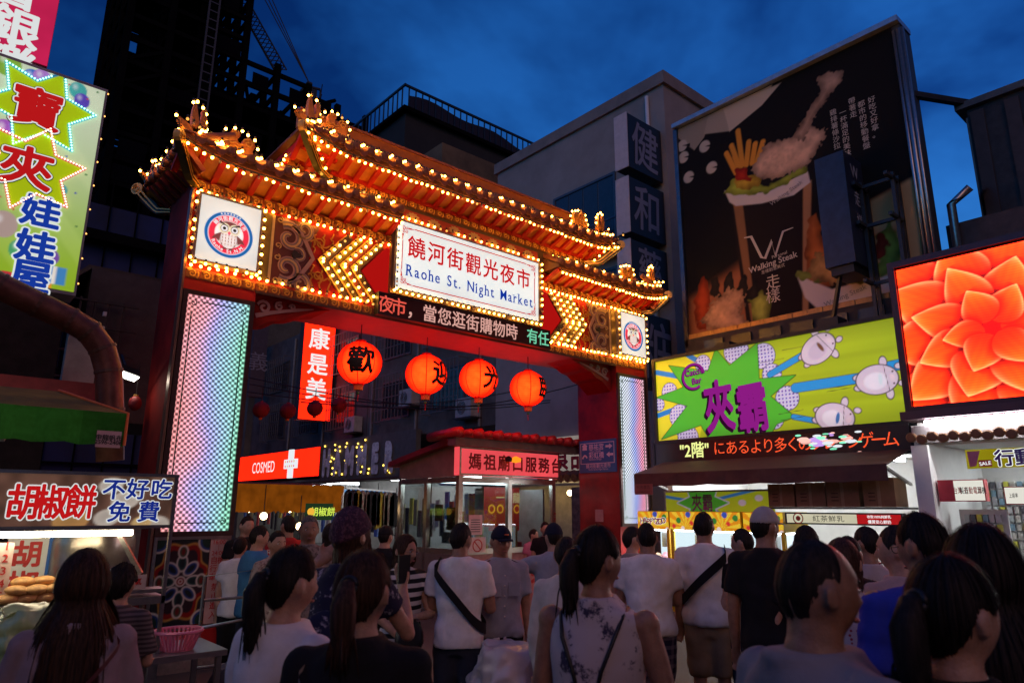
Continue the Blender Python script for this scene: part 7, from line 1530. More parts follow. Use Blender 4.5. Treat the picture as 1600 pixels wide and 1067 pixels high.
def fold(me, amp, seed, zlo, zhi):
    """creases of worn cloth: pushed along the normals"""
    k = len(me.vertices); co = np.empty(k*3); me.vertices.foreach_get('co', co); co = co.reshape(-1, 3); no = np.empty(k*3); me.vertices.foreach_get('normal', no); no = no.reshape(-1, 3)
    for i in range(k):
        x, y, z = co[i]; t = (z-zlo)/max(.01, zhi-zlo); w = 1.2-.7*min(1, max(0, t))
        v = mnoise.noise((x*9+seed, y*9, z*3.0))*1.0+mnoise.noise((x*4+z*9, y*4+seed, z*7))*.9+abs(mnoise.noise((x*7-z*6+seed*2, y*7, z*8)))*1.1-.35
        co[i] += no[i]*amp*w*v
    me.vertices.foreach_set('co', co.ravel()); me.update()
ARMS = {'down': ((.14, -.02, -1), (.04, .16, -1)), 'front': ((.16, .22, -1), (-.28, .95, -.12)), 'cross': ((.22, .30, -1), (-1.0, .55, .05)), 'crossdown': ((.18, .25, -1), (-.55, .5, -.6)), 'raise': ((.45, .70, .42), (-.25, .30, 1.0)), 'reach': ((.6, .9, -.35), (.35, 1., -.25)), 'hold': ((.2, .12, -1), (-.15, .75, .75)), 'side': ((.28, -.02, -1), (.12, .22, -1))}
def hand(mb, w, dirv, up, sc, s, curl=.6):
    """palm and five fingers, thumb from the side of the palm"""
    d = dirv.normalized(); side_ = d.cross(up).normalized()*s; nrm = side_.cross(d)*s
    c = w+d*.045*sc; mb.loft([[w+d*(.0+.09*t)*sc+side_*(a*(.030+.012*min(1, t*2)))*sc+nrm*b*.014*sc for a, b in ((-1, -.6), (0, -1), (1, -.6), (1, .6), (0, 1), (-1, .6))] for t in (0, .35, .75, 1)])
    for i, (o, L) in enumerate(((-.03, .062), (-.010, .074), (.011, .070), (.031, .055))):
        b0 = w+d*.085*sc+side_*o*sc; b1 = b0+(d*math.cos(curl*.5)-nrm*math.sin(curl*.5))*L*.5*sc; b2 = b1+(d*math.cos(curl*1.4)-nrm*math.sin(curl*1.4))*L*.55*sc; capsule(mb, [b0, b1, b2], [.0098*sc, .0092*sc, .0078*sc], 8)
    t0 = w+d*.03*sc-side_*.03*sc; t1 = t0+(d*.7-side_*.75-nrm*.3).normalized()*.035*sc; t2 = t1+(d*.95-side_*.2-nrm*.4).normalized()*.03*sc; capsule(mb, [t0, t1, t2], [.012*sc, .0105*sc, .0085*sc], 8)
def head_shape(mb, T, s, sex, hi):
    ns, nr = (52, 40) if hi else (30, 22); V = []
    g = lambda a, b: math.exp(-(a/b)**2)
    for i in range(1, nr):
        el = math.pi*i/nr; row = []
        for j in range(ns):
            az = 2*math.pi*j/ns; x, y, z = math.sin(el)*math.sin(az), math.sin(el)*math.cos(az), math.cos(el); X, Y, Z = x*.078, y*.096, z*.114
            lo = max(0, -Z/.116)
            X *= 1-(.30 if sex == 'f' else .22)*lo**1.6; Y *= (1-.10*lo) if y > 0 else 1-.34*lo**1.3
            if y > 0:
                f = y**1.5
                Y += f*(.006*g(Z-.028, .016)*g(X, .05)-.013*(g(X-.031, .017)+g(X+.031, .017))*g(Z-.004, .015)+.007*g(X, .05)*g(Z+.098, .02)+.006*g(X, .024)*g(Z+.066, .012)+.005*(g(X-.04, .02)+g(X+.04, .02))*g(Z+.028, .02))
                Y += f*g(X, .0115+.006*(Z < -.02))*(.024*g(Z+.030, .014)+.014*g(Z+.010, .018))-f*.006*g(X, .03)*g(Z+.082, .008)
            row.append(T(Vector((X, Y, Z))*s))
        V.append(row)
    mb.loft(V[::-1])
    for q in (-1, 1): mb.loft([[T(Vector((q*(.071+.020*t), -.008-.012*t+.021*(.85 if t else 1)*math.cos(a), -.004+.032*(.9 if t else 1)*math.sin(a)))*s) for a in np.linspace(0, 2*math.pi, 11)[:-1]][::q] for t in (0, .6, 1)])
def hair_shape(mb, T, s, bound, thick, length=None, fade=.25, seed=0, rough=.0, strands=0, flare=.1, ncol=150):
    R = random.Random(seed); RX, RY, RZ = .078, .096, .114; cols = []
    def pt(az, el, k):
        x, y, z = math.cos(el)*math.sin(az), math.cos(el)*math.cos(az), math.sin(el); lo = max(0, -z); return Vector((x*RX*(1-.2*lo), y*RY*(1 if y > 0 else 1-.25*lo), z*RZ))*k
    def path(az, off=0.):
        eb = math.radians(bound(math.degrees(az) % 360)); P = []; nr = 16
        for i in range(nr+1):
            t = i/nr; el = math.pi/2+(eb-math.pi/2)*t; k = 1+thick*(1-fade*t*t)*(1 if t < .97 else .15 if not (length and length(math.degrees(az) % 360)) else 1)+off
            gv_ = .020*mnoise.noise((math.sin(az)*5+seed, math.cos(az)*5, t*1.2))+.012*mnoise.noise((math.sin(az)*34+seed, math.cos(az)*26, t*1.5))+rough*mnoise.noise((math.sin(az)*30, math.cos(az)*30+seed, t*16))
            P.append(pt(az, el, k+gv_*(1 if t < .97 else .2)))
        L = length(math.degrees(az) % 360) if length else 0
        if L:
            e = P[-1].copy(); h = Vector((e.x, e.y, 0)).normalized()
            for i in range(1, 13): t = i/12; P.append(e+Vector((0, 0, -L*t))+h*(flare*L*math.sin(t*1.7)*.35+.055*min(1, t*3.5)*(L > .25))+Vector((.008*mnoise.noise((az*9, t*2, seed)), .008*mnoise.noise((az*9, t*2+9, seed)), 0)))
        else: P += [P[-1]*1.0 for _ in range(12)] if length else []
        return P
    for j in range(ncol): cols.append([T(p*s) for p in path(2*math.pi*j/ncol)])
    k = len(cols[0]); b = len(mb.v); V = [p for c in cols for p in c]
    mb.add(V, [(j*k+i, j*k+i+1, ((j+1) % ncol)*k+i+1, ((j+1) % ncol)*k+i) for j in range(ncol) for i in range(k-1)])
    for q in range(strands):
        az = R.uniform(0, 2*math.pi); P = [p*s for p in path(az, R.uniform(.0, .05) if R.random() < .9 else R.uniform(.05, .13))]; w = R.uniform(.0007, .0022)*s; st = R.randint(0, 5); tn = Vector((math.cos(az), -math.sin(az), 0))
        P = P[st:len(P)-R.randint(0, 3)]; V = []
        for p in P: V += [T(p+tn*w), T(p-tn*w)]
        mb.add(V, [(2*i, 2*i+1, 2*i+3, 2*i+2) for i in range(len(P)-1)])
def ip(az, tab):
    a = az if az <= 180 else 360-az; return float(np.interp(a, [q[0] for q in tab], [q[1] for q in tab]))
B_SHORT = lambda az: ip(az, [(0, 40), (45, 36), (58, 22), (72, 10), (80, 2), (86, 12), (100, 14), (116, -12), (140, -40), (180, -50)])
B_TIED = lambda az: ip(az, [(0, 46), (45, 38), (60, 14), (76, 4), (84, 10), (100, 10), (118, -16), (145, -40), (180, -48)])
B_LONG = lambda az: ip(az, [(0, 46), (40, 34), (58, 2), (75, -20), (180, -20)])
B_BALD = lambda az: ip(az, [(0, 84), (50, 80), (66, 52), (78, 22), (84, 12), (100, 14), (116, -12), (140, -40), (180, -50)])
B_CAP = lambda az: ip(az, [(0, 20), (60, 16), (120, 4), (180, 0)])
PEOPLE = {}
def person(key, label, px, py, d, face=0., head=None, pitch=0., sex='m', skin=0, top=None, sleeve=.55, hem=.48, bottom=None, blen=.05, hair='short', hcol=0, arms=('down', 'down'), fat=1., sh=1., hi=False, tight=.0, hlen=.3, cap=None, strands=0, lean=0., skirt=False, side_part=0.):
    P = onD(px, py, d); H = P.z; head = face if head is None else head
    vd = math.atan2(P.y, P.x); hd = vd-math.radians(face); fw = Vector((math.cos(hd), math.sin(hd), 0)); rt = Vector((math.sin(hd), -math.cos(hd), 0)); hh = vd-math.radians(head); hf = Vector((math.cos(hh), math.sin(hh), 0)); hr = Vector((math.sin(hh), -math.cos(hh), 0))
    s = H*.137/.232; base = Vector((P.x, P.y, 0))
    def L(x, y, z): q = base+rt*x*H+fw*(y*H)+Vector((0, 0, z*H)); q += fw*lean*H*max(0, z-.5); return q
    hc = L(0, .012, 1-.116*s/H-.004); cp, sp_ = math.cos(pitch), math.sin(pitch)
    def T(v): y, z = v.y*cp+v.z*sp_*1., -v.y*sp_+v.z*cp; return hc+hr*v.x+hf*y+Vector((0, 0, z))
    body = MB(); rings = []
    for z, _, _ in TORSO: rx, ry = tor(z, sex, fat); rings.append([L(rx*math.cos(a), ry*math.sin(a)*(1+.1*(math.sin(a) < 0)), z) for a in np.linspace(0, 2*math.pi, 21)[:-1]])
    body.loft(rings); capsule(body, [L(0, -.004, .83), L(0, .004, .89)], [.036*H*(.9 if sex == 'f' else 1.05), .034*H*(.9 if sex == 'f' else 1.05)])
    legs = []
    for q in (-1, 1):
        lp = [L(q*.052, 0, .50), L(q*.054, .008, .275), L(q*.052, -.012, .045)]; legs.append(lp); capsule(body, [lp[0], lp[0].lerp(lp[1], .5), lp[1], lp[1].lerp(lp[2], .35), lp[2]], [.054*H*fat, .045*H*fat, .031*H, .031*H, .020*H])
        capsule(body, [L(q*.052, -.02, .022), L(q*.058, .05, .016), L(q*.060, .085, .013)], [.020*H, .021*H, .014*H])
    ap = []
    sw = .108*sh*(.88 if sex == 'f' else 1.)
    for q, nm in zip((-1, 1), arms):
        u, f = ARMS[nm] if isinstance(nm, str) else nm; u = Vector((u[0]*q, u[1], u[2])).normalized(); f = Vector((f[0]*q, f[1], f[2])).normalized()
        S0 = L(q*sw, 0, .803); W = lambda v: rt*v.x+fw*v.y+Vector((0, 0, v.z)); E0 = S0+W(u)*.172*H; W0 = E0+W(f)*.145*H; ap.append((S0, E0, W0)); ak = .92 if sex == 'f' else 1.05
        capsule(body, [L(q*sw*.5, -.0, .797), S0, S0.lerp(E0, .4), E0, E0.lerp(W0, .3), W0], [.030*H*ak, .033*H*ak, .029*H*ak, .0235*H*ak, .0225*H*ak, .0155*H*ak]); hand(body, W0, W(f), W(Vector((0, -u.z*0+1, .2))) if abs(f.z) > .6 else Vector((0, 0, 1)), H*.56, q)
    head_shape(body, T, s, sex, hi)
    bm_ = remesh(body, .0095 if (hi and d < 5.6) else .0125 if d < 4 else .017, 2)
    o = link('person', bm_, SKIN[skin], smooth=True); tag(o, label, 'person')
    seed = hash(key) % 97 if False else sum(map(ord, key)) % 97
    # shirt
    if top is not None:
        t = MB(); ex = .010+tight; rings = []
        zz_ = [hem, hem+.02, .53, .57, .61, .66, .72, .77, .805, .824, .838, .850, .858] if hem < .52 else [hem, .61, .66, .72, .77, .805, .824, .838, .850, .858]
        for z in zz_:
            rx, ry = tor(max(z, .47), sex, fat); rx2, ry2 = tor(.60, sex, fat); lo = 1. if z > .66 else 1.04; rx, ry = max(rx*lo, rx2*1.02 if z < .66 else 0)+ex*(1. if z > .66 else 1.5), max(ry*lo, ry2)+ex*(1.2 if z > .66 else 1.7)
            if z > .83: rx, ry = rx-.003, ry-.002
            rings.append([L(rx*math.cos(a), ry*math.sin(a)*(1+.1*(math.sin(a) < 0)), z) for a in np.linspace(0, 2*math.pi, 25)[:-1]])
        t.loft(rings)
        if sleeve != 0:
            for (S0, E0, W0), q in zip(ap, (-1, 1)):
                pts = [L(q*sw*.5, 0, .809), S0]; rs = [.041*H, .039*H]
                if sleeve <= 1: pts += [S0.lerp(E0, sleeve*.5), S0.lerp(E0, sleeve)]; rs += [.041*H*fat**.3, .043*H*fat**.3]
                else: pts += [S0.lerp(E0, .6), E0, E0.lerp(W0, sleeve-1)]; rs += [.036*H, .031*H, .026*H]
                t.tube(pts, rs, 14); t.ball(S0, .039*H, 12, 8)
        sm = remesh(t, .0105 if d < 2.8 else .015 if d < 5.5 else .022, 3); fold(sm, .0125, seed, hem*H, .8*H); link('shirt' if not skirt else 'dress', sm, top, o, smooth=True)
    if bottom is not None:
        t = MB(); rings = []
        for z in (.455, .49, .53, .57, .60): rx, ry = tor(max(z, .47), sex, fat); rings.append([L((rx+.007)*math.cos(a), (ry+.007)*math.sin(a), z) for a in np.linspace(0, 2*math.pi, 21)[:-1]])
        t.loft(rings); wide = .018 if blen > .2 else .008
        for lp in legs:
            kz = blen; pts = [lp[0], lp[0].lerp(lp[1], .5)]; rs = [.062*H*fat, .053*H*fat+wide*H*.3]
            if kz > .27: e = lp[0].lerp(lp[1], (.5-kz)/(.5-.275)); pts.append(e); rs.append(.045*H+wide*H*.4)
            else: e = lp[1].lerp(lp[2], (.275-kz)/(.275-.045)); pts += [lp[1], e]; rs += [.040*H+wide*H*.4, .033*H+wide*H*.2]
            t.tube(pts, rs, 14)
        sm = remesh(t, .014 if 3 < d < 5.5 else .022, 3); fold(sm, .011, seed+5, blen*H, .6*H); link('trousers' if blen < .2 else 'shorts', sm, bottom, o, smooth=True)
        for q in (-1, 1): MB().loft([[L(q*.054+a*.030*w, y, z_) for a, z_ in ((-1, .0), (1, .0), (1, .022+.02*(y < 0)), (0, .034+.02*(y < 0)), (-1, .022+.02*(y < 0)))] for y, w in ((-.045, .7), (0, .95), (.06, 1.05), (.098, .6))]).build('shoe', M_black, o, smooth=False)
    # hair and headgear
    hm = HAIR[hcol]; h = MB()
    if hair == 'short': hair_shape(h, T, s, B_SHORT, .105, fade=.85, seed=seed, rough=.05, strands=strands)
    elif hair == 'bald': hair_shape(h, T, s, B_BALD, .035, fade=.9, seed=seed, rough=.02, strands=strands)
    elif hair in ('tied', 'pony', 'curly'): hair_shape(h, T, s, B_TIED, .085 if hair != 'curly' else .22, seed=seed, rough=.01 if hair != 'curly' else .16, strands=strands)
    elif hair == 'long': hair_shape(h, T, s, B_LONG, .15 if hlen < .2 else .24, length=lambda az: 0 if (az < 62 or az > 298) else hlen*H*(.75+.25*math.sin(math.radians(az)*.5)**2)*(1-.10*math.sin(az*.9)-.07*math.sin(az*2.3)), seed=seed, strands=strands, flare=.22)
    if hair == 'pony':
        p0 = Vector((0, -.105, .03)); q = [T(Vector(v)*s) for v in ((0, -.085, .035), (0, -.118, .03), (.004, -.140, -.02), (.006, -.142, -.08), (.004, -.132, -.08-hlen*.5), (0, -.125, -.08-hlen))]; h.tube(q, [.02*s, .026*s, .038*s, .036*s, .028*s, .006*s], 14)
        R = random.Random(seed)
        for i in range(60 if strands else 20):
            ox, oy = R.gauss(0, .018), R.gauss(0, .014); pts = [T((Vector((0, -.108, .035))+Vector((ox*t*1.3, oy*t*1.2-.03*math.sin(t*2.2), -(.11+hlen*R.uniform(.7, 1.06))*t**1.3)))*s) for t in np.linspace(0, 1, 8)]; h.tube(pts, [.003*s]*7+[.0008*s], 4)
    if hair: link('hair', h.mesh('hair'), hm, o, smooth=True)
    if hair == 'pony': MB().tube([T((Vector((0, -.106, .033))+Vector((.024*math.cos(a), .008*math.sin(a), .022*math.sin(a))))*s) for a in np.linspace(0, 2*math.pi, 15)], .008*s, 6).build('hair_tie', M_black, o, smooth=True)
    if cap:
        kind, cm = cap; c = MB(); hair_shape(c, T, s, (lambda az: 12.) if kind == 'cap' else (lambda az: ip(az, [(0, 22), (90, 4), (180, -12)])), .16 if kind == 'cap' else .26, seed=seed+3, rough=0 if kind == 'cap' else .03)
        if kind == 'cap': c.loft([[T(Vector((.072*math.sin(a)*(1-.1*t), .082+.075*t*math.cos(a*.9), .036-.012*t*t-.008*abs(math.sin(a))+dz))*s) for a, dz in [(b, 0.) for b in np.linspace(-1.25, 1.25, 9)]+[(b, -.006) for b in np.linspace(1.25, -1.25, 9)]] for t in (-.25, .3, .7, 1.)])
        link('cap' if kind == 'cap' else 'beanie', c.mesh('cap'), cm, o, smooth=True)
    if hi:
        for q in (-1, 1):
            e = MB().ball(T(Vector((q*.031, .0745, .004))*s), (.0115*s, .0115*s, .0085*s), 10, 8).build('eye', M_eye, o, smooth=True); MB().ball(T(Vector((q*.031, .0842, .004))*s), .0048*s, 8, 6).build('iris', M_iris, e, smooth=True)
            MB().tube([T(Vector((q*x, y, z))*s) for x, y, z in ((.015, .091, .021), (.03, .089, .026), (.046, .080, .021))], [.0025*s, .0035*s, .0015*s], 6).build('eyebrow', hm, o, smooth=True)
        MB().tube([T(Vector((x, y, -.066+dz))*s) for x, y, dz in ((-.021, .080, .001), (-.009, .0905, .002), (0, .092, 0), (.009, .0905, .002), (.021, .080, .001))], [.002*s, .005*s, .0055*s, .005*s, .002*s], 8).build('lips', M_lip, o, smooth=True)
    I = dict(o=o, H=H, L=L, T=T, s=s, sex=sex, fat=fat, arms=ap, fw=fw, rt=rt); PEOPLE[key] = I; return I
def strap_loop(I, name, label, cat, z_hi, z_lo, tilt, w, m, off=.022, part=None):
    """a band over one shoulder and round the opposite hip; tilt=+1 over the right shoulder"""
    L, H = I['L'], I['H']; mb = MB(); A = []; B = []; N = 56
    for i in range(N):
        a = 2*math.pi*i/N; zc = (z_hi+z_lo)/2+(z_hi-z_lo)/2*math.cos(a)*tilt
        z = zc; rx, ry = tor(min(z, .815), I['sex'], I['fat']); k = 1. if z < .8 else max(.45, 1-(z-.8)*9)
        p = L((rx+off)*math.cos(a)*k, (ry+off*1.25)*math.sin(a)*(1+.1*(math.sin(a) < 0)), z); A.append(p+Vector((0, 0, w/2)));  B.append(p-Vector((0, 0, w/2)))
    mb.add(A+B, [(i, (i+1) % N, N+(i+1) % N, N+i) for i in range(N)])
    return tag(mb.build(name, m, part), label, cat)
F_white = fabric('white_cotton', (.80, .78, .77)); F_black = fabric('black_cotton', (.014, .013, .016)); F_grey = fabric('grey_polo', (.27, .26, .29)); F_denim = fabric('dark_denim', (.03, .035, .055)); F_lilac = fabric('lilac_knit', (.34, .25, .27)); F_blue = fabric('royal_blue', (.03, .05, .42)); F_beige = fabric('beige_cotton', (.32, .22, .13)); F_cream = fabric('cream_blouse', (.60, .55, .52)); F_uni = fabric('uniform_grey_blue', (.30, .32, .40)); F_red = fabric('red_jersey', (.42, .03, .03)); F_jean = fabric('washed_jean', (.20, .21, .25)); F_sky = fabric('sky_blue_tee', (.06, .22, .45))
# --- foreground, left to right
person('w1', 'woman with long brown hair seen from behind in lilac top at bun stall', 135, 868, 2.6, 2, sex='f', top=F_lilac, sleeve=.95, bottom=F_denim, hair='long', hcol=1, arms=('front', 'front'), hlen=.34, strands=1540, fat=1.15)
strap_loop(PEOPLE['w1'], 'bag_strap', 'thin dark red bag strap across the long-haired woman at stall', 'bag strap', .825, .55, 1, .022, mat('maroon_strap', (.10, .015, .02), .5))
person('w2', 'woman in white top with ponytail looking right, left of centre', 452, 856, 2.35, 48, 58, sex='f', top=F_white, sleeve=1.1, bottom=F_denim, hair='pony', arms=('down', 'hold'), hlen=.16, strands=770, hi=True)
person('w3', 'woman in black top with low brown ponytail in front of photographer', 568, 862, 2.05, 14, 24, sex='f', top=F_black, sleeve=.9, bottom=F_black, hair='pony', hcol=1, arms=('down', 'down'), hlen=.14, strands=880)
strap_loop(PEOPLE['w3'], 'shoulder_strap', 'thin beige shoulder strap on the woman in black', 'bag strap', .826, .54, -1, .012, mat('beige_strap', (.5, .42, .36), .5))
person('photog', 'photographer in beanie and patterned jacket raising a phone overhead', 548, 797, 3.4, 30, 40, pitch=-.15, sex='f', top=cloth('floral_jacket', 'noise', (.02, .02, .05), (.30, .28, .33), 16, .55), sleeve=.5, bottom=F_denim, hair='long', hcol=1, arms=(((1.0, .3, -.30), (-.75, .75, .85)), ((.30, .5, -.75), (-.55, .75, 1.0))), hlen=.07, cap=('beanie', cloth('beanie_knit', 'noise', (.05, .025, .045), (.14, .06, .09), 60, .5)))
I = PEOPLE['photog']; w = I['arms'][1][2]; tag(MB().box(w.x-.035, w.x+.035, w.y-.006, w.y+.006, w.z+.03, w.z+.17).build('mobile_phone', M_black), "black phone held up in the beanie wearer's hand", 'phone')
bp = I['L'](.0, -.11, .60); sv = MB(); sv.ball(bp, (.17, .12, .26), 18, 12); sm = remesh(sv, .02, 2); fold(sm, .02, 3, .5, 1.4); tag(link('backpack', sm, cloth('floral_pack', 'noise', (.015, .018, .05), (.32, .30, .36), 22, .56), smooth=True), 'navy floral backpack on the person raising a phone', 'backpack')
person('striped', 'woman with glasses in black and white striped dress, arms folded', 632, 836, 5.1, 152, 128, pitch=.05, sex='f', top=cloth('bw_stripe', 'stripe', (.62, .58, .58), (.015, .015, .02), 105, .5), sleeve=.35, hem=.33, skirt=True, hair='long', hcol=1, arms=('cross', 'crossdown'), hlen=.06, hi=True, strands=264)
I = PEOPLE['striped']; gl = MB()
for q in (-1, 1): gl.tube([I['T'](Vector((q*.031+.022*math.cos(a), .098-.006*abs(math.cos(a)), .004+.015*math.sin(a)))*I['s']) for a in np.linspace(0, 2*math.pi, 17)], .0018, 5)
gl.tube([I['T'](Vector((-.01, .101, .006))*I['s']), I['T'](Vector((.01, .101, .006))*I['s'])], .0018, 5)
for q in (-1, 1): gl.tube([I['T'](Vector((q*.053, .094, .006))*I['s']), I['T'](Vector((q*.076, .0, .008))*I['s'])], .0018, 5)
gl.build('glasses', M_steel, I['o'])
bx_ = I['L'](.02, .12, .56); tag(MB().ball(bx_, (.11, .07, .13), 14, 10).build('handbag', M_black, smooth=True), 'black handbag held by the woman in striped dress', 'handbag')
w = I['arms'][1][2]; tag(MB().tube([w+Vector((.035*math.cos(a), .035*math.sin(a), .012*math.sin(a*5))) for a in np.linspace(0, 2*math.pi, 40)], .014, 7).build('scrunchie', F_cream, smooth=True), 'cream scrunchie on the wrist of the striped dress woman', 'scrunchie')
person('white_t', 'man in white t-shirt with wide black strap across his back', 720, 817, 5.1, 12, 30, top=F_white, sleeve=.66, hem=.485, bottom=F_denim, hair='short', arms=('front', 'front'), skin=1, hi=True)
strap_loop(PEOPLE['white_t'], 'sling_strap', 'wide black sling strap across the white t-shirt before kiosk', 'bag strap', .83, .56, -1, .075, F_black, .03)
person('guard', 'security guard in dark cap and grey blue shirt facing the camera', 782, 822, 5.4, 165, 158, pitch=.04, top=F_uni, sleeve=.7, hem=.50, bottom=F_black, hair='short', arms=('down', 'down'), skin=1, hi=True, cap=('cap', fabric('navy_cap', (.012, .015, .035))))
I = PEOPLE['guard']; L = I['L']
for q in (-1, 1): MB().loft([[L(q*(.05+.055*t)+a*.002, y, .846-.022*t) for a, y in ((0, -.028), (0, .028), (4, .028), (4, -.028))] for t in (0, 1)]).build('epaulette', fabric('navy_cap', (.012, .015, .035)), I['o'])
MB().loft([[L((.098+.004)*math.cos(a), (.075)*math.sin(a), z) for a in np.linspace(0, 2*math.pi, 25)[:-1]] for z in (.515, .538)]).build('belt', M_black, I['o'])
for k in range(5): MB().ball(L(.0, .086, .60+.045*k), .006, 6, 5).build('button', M_white, I['o'])
for q in (-1, 1): MB().prism(Fr(L(q*.045, .083, .72), I['rt'], (0, 0, 1), I['fw']), [(-.045, -.05), (.045, -.05), (.045, .05), (-.045, .05)], 0, .008).build('chest_pocket', F_uni, I['o'])
MB().lathe((0, 0, 0), [(.016, 0), (.018, .006), (.008, .008)], 12).build('cap_badge', emi('badge_orange', (.7, .12, .03), .6) if False else mat('badge_orange', (.75, .16, .04), .4), I['o'], loc=I['T'](Vector((0, .118, .062))*I['s'])-world_loc(I['o'])*0)
person('guard2', 'second guard in navy cap reaching out beside the kiosk', 866, 818, 6.0, -20, -20, top=F_uni, sleeve=.7, bottom=F_black, hair='short', arms=('reach', 'down'), cap=('cap', fabric('navy_cap', (.012, .015, .035))))
person('blouse', 'woman in loose cream blouse half hidden behind the tank top woman', 884, 838, 4.3, 8, sex='f', top=F_cream, sleeve=1.6, bottom=F_black, hair='tied', arms=('down', 'front'), fat=1.2)
person('tank', 'woman in tie-dye tank top with dark ponytail looking right', 930, 824, 2.6, 16, 50, sex='f', skin=1, top=cloth('tie_dye', 'noise', (.56, .50, .52), (.05, .045, .09), 9, .545), sleeve=0, hem=.45, bottom=F_denim, hair='pony', arms=('down', 'side'), hlen=.13, sh=1.12, fat=1.12, strands=880, hi=True)
I = PEOPLE['tank']; db_ = thing('drawstring_bag', I['L'](0, -.10, .56), 'black drawstring bag on the back of the tank top woman', 'drawstring bag')
bg = MB(); bg.loft([[I['L'](x*w, -.085-.035*t-y*.03*t, z) for x, y in ((-1, 0), (-.5, .8), (.5, .8), (1, 0), (.5, -.3), (-.5, -.3))] for z, w, t in ((.50, .09, .8), (.55, .10, 1.), (.60, .085, 1.), (.645, .045, .6), (.66, .02, .3))]); sm = remesh(bg, .012, 2); fold(sm, .006, 3, .8, 1.1); link('sack', sm, F_black, db_, smooth=True)
for q in (-1, 1): MB().tube([I['L'](q*x, y, z) for x, y, z in ((.012, -.088, .65), (.03, -.088, .72), (.055, -.078, .78), (.068, -.045, .822), (.07, .0, .835))], .0075, 6).build('cord', M_black, db_, smooth=True)
# --- middle and right
person('plaid', 'man in white t-shirt and plaid shorts with his back to us', 1010, 817, 5.5, -4, top=F_white, sleeve=.66, hem=.49, bottom=cloth('plaid_shorts', 'plaid', (.02, .02, .045), (.16, .13, .16), 95), blen=.24, hair='short', arms=('front', 'front'), skin=1, fat=1.12)
person('w_by_plaid', 'woman with tied dark hair left of the man in plaid shorts', 986, 822, 6.2, 30, 65, sex='f', top=fabric('stone_top', (.30, .27, .26)), bottom=F_black, hair='tied')
person('beige', 'man in white t-shirt and beige shorts with black sling bag', 1098, 800, 5.7, 4, 10, top=F_white, sleeve=.66, hem=.49, bottom=F_beige, blen=.27, hair='short', arms=('down', 'down'), skin=1, fat=1.05)
strap_loop(PEOPLE['beige'], 'sling_bag', 'black sling bag across the man in beige shorts', 'sling bag', .83, .60, 1, .085, F_black, .03)
person('blackshirt', 'tall man in black t-shirt and pale cap, seen from behind', 1192, 793, 4.6, 8, 40, top=F_black, sleeve=.7, hem=.44, bottom=fabric('navy_trousers', (.012, .014, .03)), hair='short', arms=('down', 'side'), skin=1, cap=('cap', fabric('pale_cap', (.45, .42, .43))))
person('head1', 'person with short dark hair between beige shorts man and capped man', 1160, 826, 5.6, -30, -65, top=F_black, hair='short', bottom=F_denim)
person('bald', 'balding man in grey polo shirt close to the camera', 1258, 838, 1.62, 46, 58, top=F_grey, sleeve=.7, bottom=F_denim, hair='bald', hcol=0, arms=('down', 'down'), skin=1, fat=1.15, hi=True)
I = PEOPLE['bald']; cl = MB(); L = I['L']; cl.loft([[L((.052+.006*k+t*.016)*math.cos(a), -.004+(.046+.004*k+t*.012)*math.sin(a), .842-t*.028-.012*math.sin(a)*(math.sin(a) > 0)) for a in np.linspace(0, 2*math.pi, 25)[:-1]] for t, k in ((0, 0), (.5, 1), (1, 2))], cap=False); cl.build('collar', F_grey, I['o'], smooth=True)
person('pinkwhite', 'man in pale long-sleeved shirt and light jeans looking left', 1352, 823, 4.7, -8, -48, top=fabric('pale_rose_shirt', (.48, .42, .44)), sleeve=.8, hem=.46, bottom=F_jean, hair='short', skin=1, hi=True, fat=1.08)
person('dots', 'woman in red dotted blouse partly hidden by the balding man', 1312, 842, 3.3, 10, sex='f', top=cloth('red_dots', 'dots', (.55, .45, .45), (.35, .03, .05), 45, .28), bottom=F_black, hair='long', hcol=1, hlen=.05)
person('head2', 'person with black hair between balding man and pale shirted man', 1258, 821, 4.4, 0, top=F_black, hair='short', bottom=F_black)
person('head3', 'person in black jacket right behind the red dotted blouse', 1322, 838, 4.2, 15, top=F_black, hair='short', bottom=F_black)
person('profile', 'young man with short black hair facing left near blue shirt', 1402, 822, 3.5, -40, -75, top=fabric('rose_tee', (.45, .33, .35)), hair='short', bottom=F_denim, hi=True)
person('blueshirt', 'man with black glasses in royal blue t-shirt', 1438, 803, 2.65, -14, -50, pitch=.12, top=F_blue, sleeve=.75, bottom=F_denim, hair='short', skin=1, hi=True, arms=('down', 'down'), strands=330)
I = PEOPLE['blueshirt']; gl = MB()
for q in (-1, 1):
    gl.tube([I['T'](Vector((q*.031+.024*math.cos(a), .098-.006*abs(math.cos(a)), .004+.016*math.sin(a)))*I['s']) for a in np.linspace(0, 2*math.pi, 17)], .002, 5); gl.tube([I['T'](Vector((q*.055, .094, .008))*I['s']), I['T'](Vector((q*.078, -.005, .01))*I['s'])], .002, 5)
gl.tube([I['T'](Vector((-.01, .101, .006))*I['s']), I['T'](Vector((.01, .101, .006))*I['s'])], .002, 5); gl.build('glasses', M_black, I['o'])
person('right_long', 'woman with long dark hair at the right edge of the crowd', 1528, 832, 1.85, 4, sex='f', top=F_black, sleeve=.6, bottom=F_black, hair='long', hcol=0, hlen=.24, strands=990)
person('right_front', 'woman with dark low ponytail in black, nearest at lower right', 1470, 872, 1.5, 28, 40, sex='f', top=F_black, sleeve=0, bottom=F_black, hair='pony', hcol=0, hlen=.14, strands=990, hi=True)
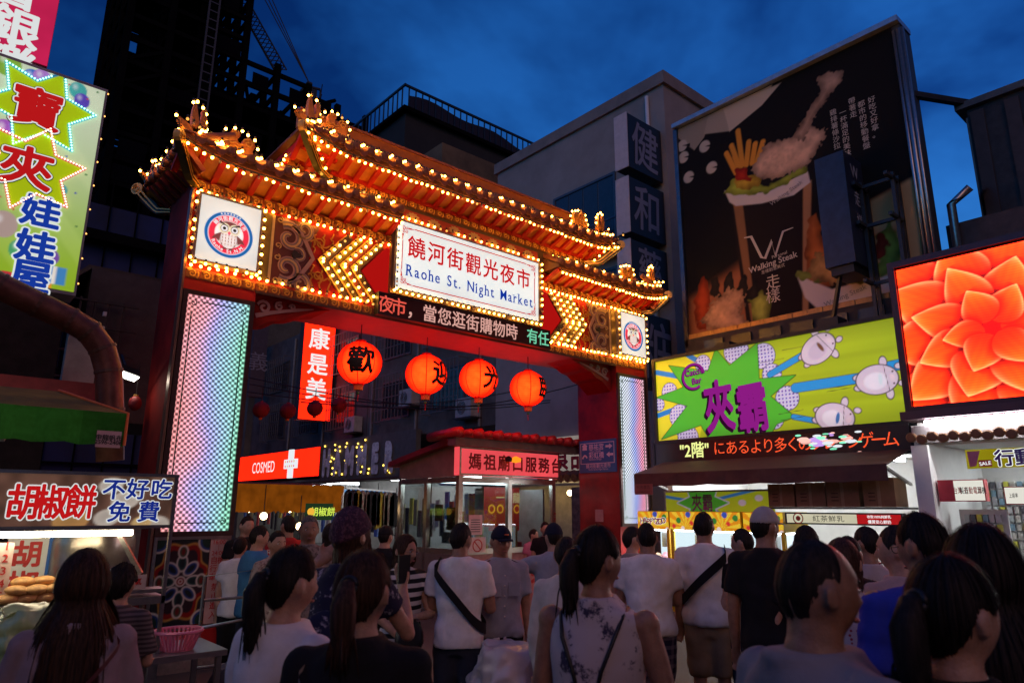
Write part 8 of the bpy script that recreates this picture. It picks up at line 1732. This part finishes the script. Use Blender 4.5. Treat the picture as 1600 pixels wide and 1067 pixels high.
# --- stall vendor and background crowd
person('vendor', 'stall customer with curly dark hair in grey striped shirt', 192, 884, 3.9, 20, sex='f', top=cloth('dark_stripe', 'stripe', (.13, .10, .11), (.05, .04, .045), 260, .5), sleeve=.8, bottom=F_denim, hair='curly', arms=('front', 'front'))
person('bg1', 'man in glasses and sky blue t-shirt behind the white-topped woman', 404, 821, 6.6, 60, 75, top=F_sky, hair='short', bottom=F_denim, hi=True)
person('bg2', 'person in pale patterned shirt beside the sky blue t-shirt', 433, 829, 6.2, 150, sex='f', top=cloth('pale_pattern', 'noise', (.4, .34, .3), (.2, .15, .13), 25, .5), hair='short', bottom=F_denim, hi=True)
person('bg3', 'man in red football jersey with white lettering', 452, 805, 7.6, -14, -30, top=F_red, hair='short', bottom=F_denim, skin=1)
person('bg4', 'grey-haired man facing the camera left of the photographer', 484, 805, 6.0, 176, 172, top=cloth('grey_leaf_shirt', 'noise', (.26, .22, .2), (.12, .10, .09), 25, .5), hair='short', hcol=2, skin=1, bottom=F_denim, hi=True)
person('bg5', 'dark-haired person facing us under the orange canopy', 386, 806, 8.2, 150, top=F_black, hair='short', bottom=F_black)
person('bg6', 'woman in dark top walking away beside the grey-haired man', 517, 818, 7.0, 0, sex='f', top=F_black, hair='long', hlen=.08, bottom=F_black)
person('bg7', 'person in black cap behind the phone, left of striped dress', 602, 822, 7.4, 30, top=F_black, hair='short', bottom=F_black, cap=('cap', F_black))
person('bg8', 'person in white shirt walking between left pillar and crowd', 376, 838, 7.0, 20, sex='f', top=F_white, hair='tied', bottom=F_black)
person('k1', 'vendor in black inside the kiosk nearest the right post', 852, 815, 11.0, 190, 160, top=F_black, hair='short', bottom=F_black)
person('k2', 'vendor in pink shirt behind the kiosk window', 833, 826, 11.6, 150, 100, sex='f', top=fabric('pink_tee', (.5, .2, .3)), hair='tied', bottom=F_black)
tx = PEOPLE['bg3']; c = tx['L'](0, -.085, .775); frb = Fr(c, tx['rt'], (0, 0, 1), -tx['fw']); text('ROBERTSON', frb, 0, 0, .085, mat('jersey_white', (.6, .58, .56), .7), tx['o'], n=.012, bold=.01)

for name, mb, m, label, cat, seed in BAGS:
    me = remesh(mb, .016, 1); fold(me, .028, seed, 0, 3); fold(me, .012, seed+20, 0, 3); tag(link(name, me, m, smooth=True), label, cat)
bpy.data.scenes.remove(TMP)
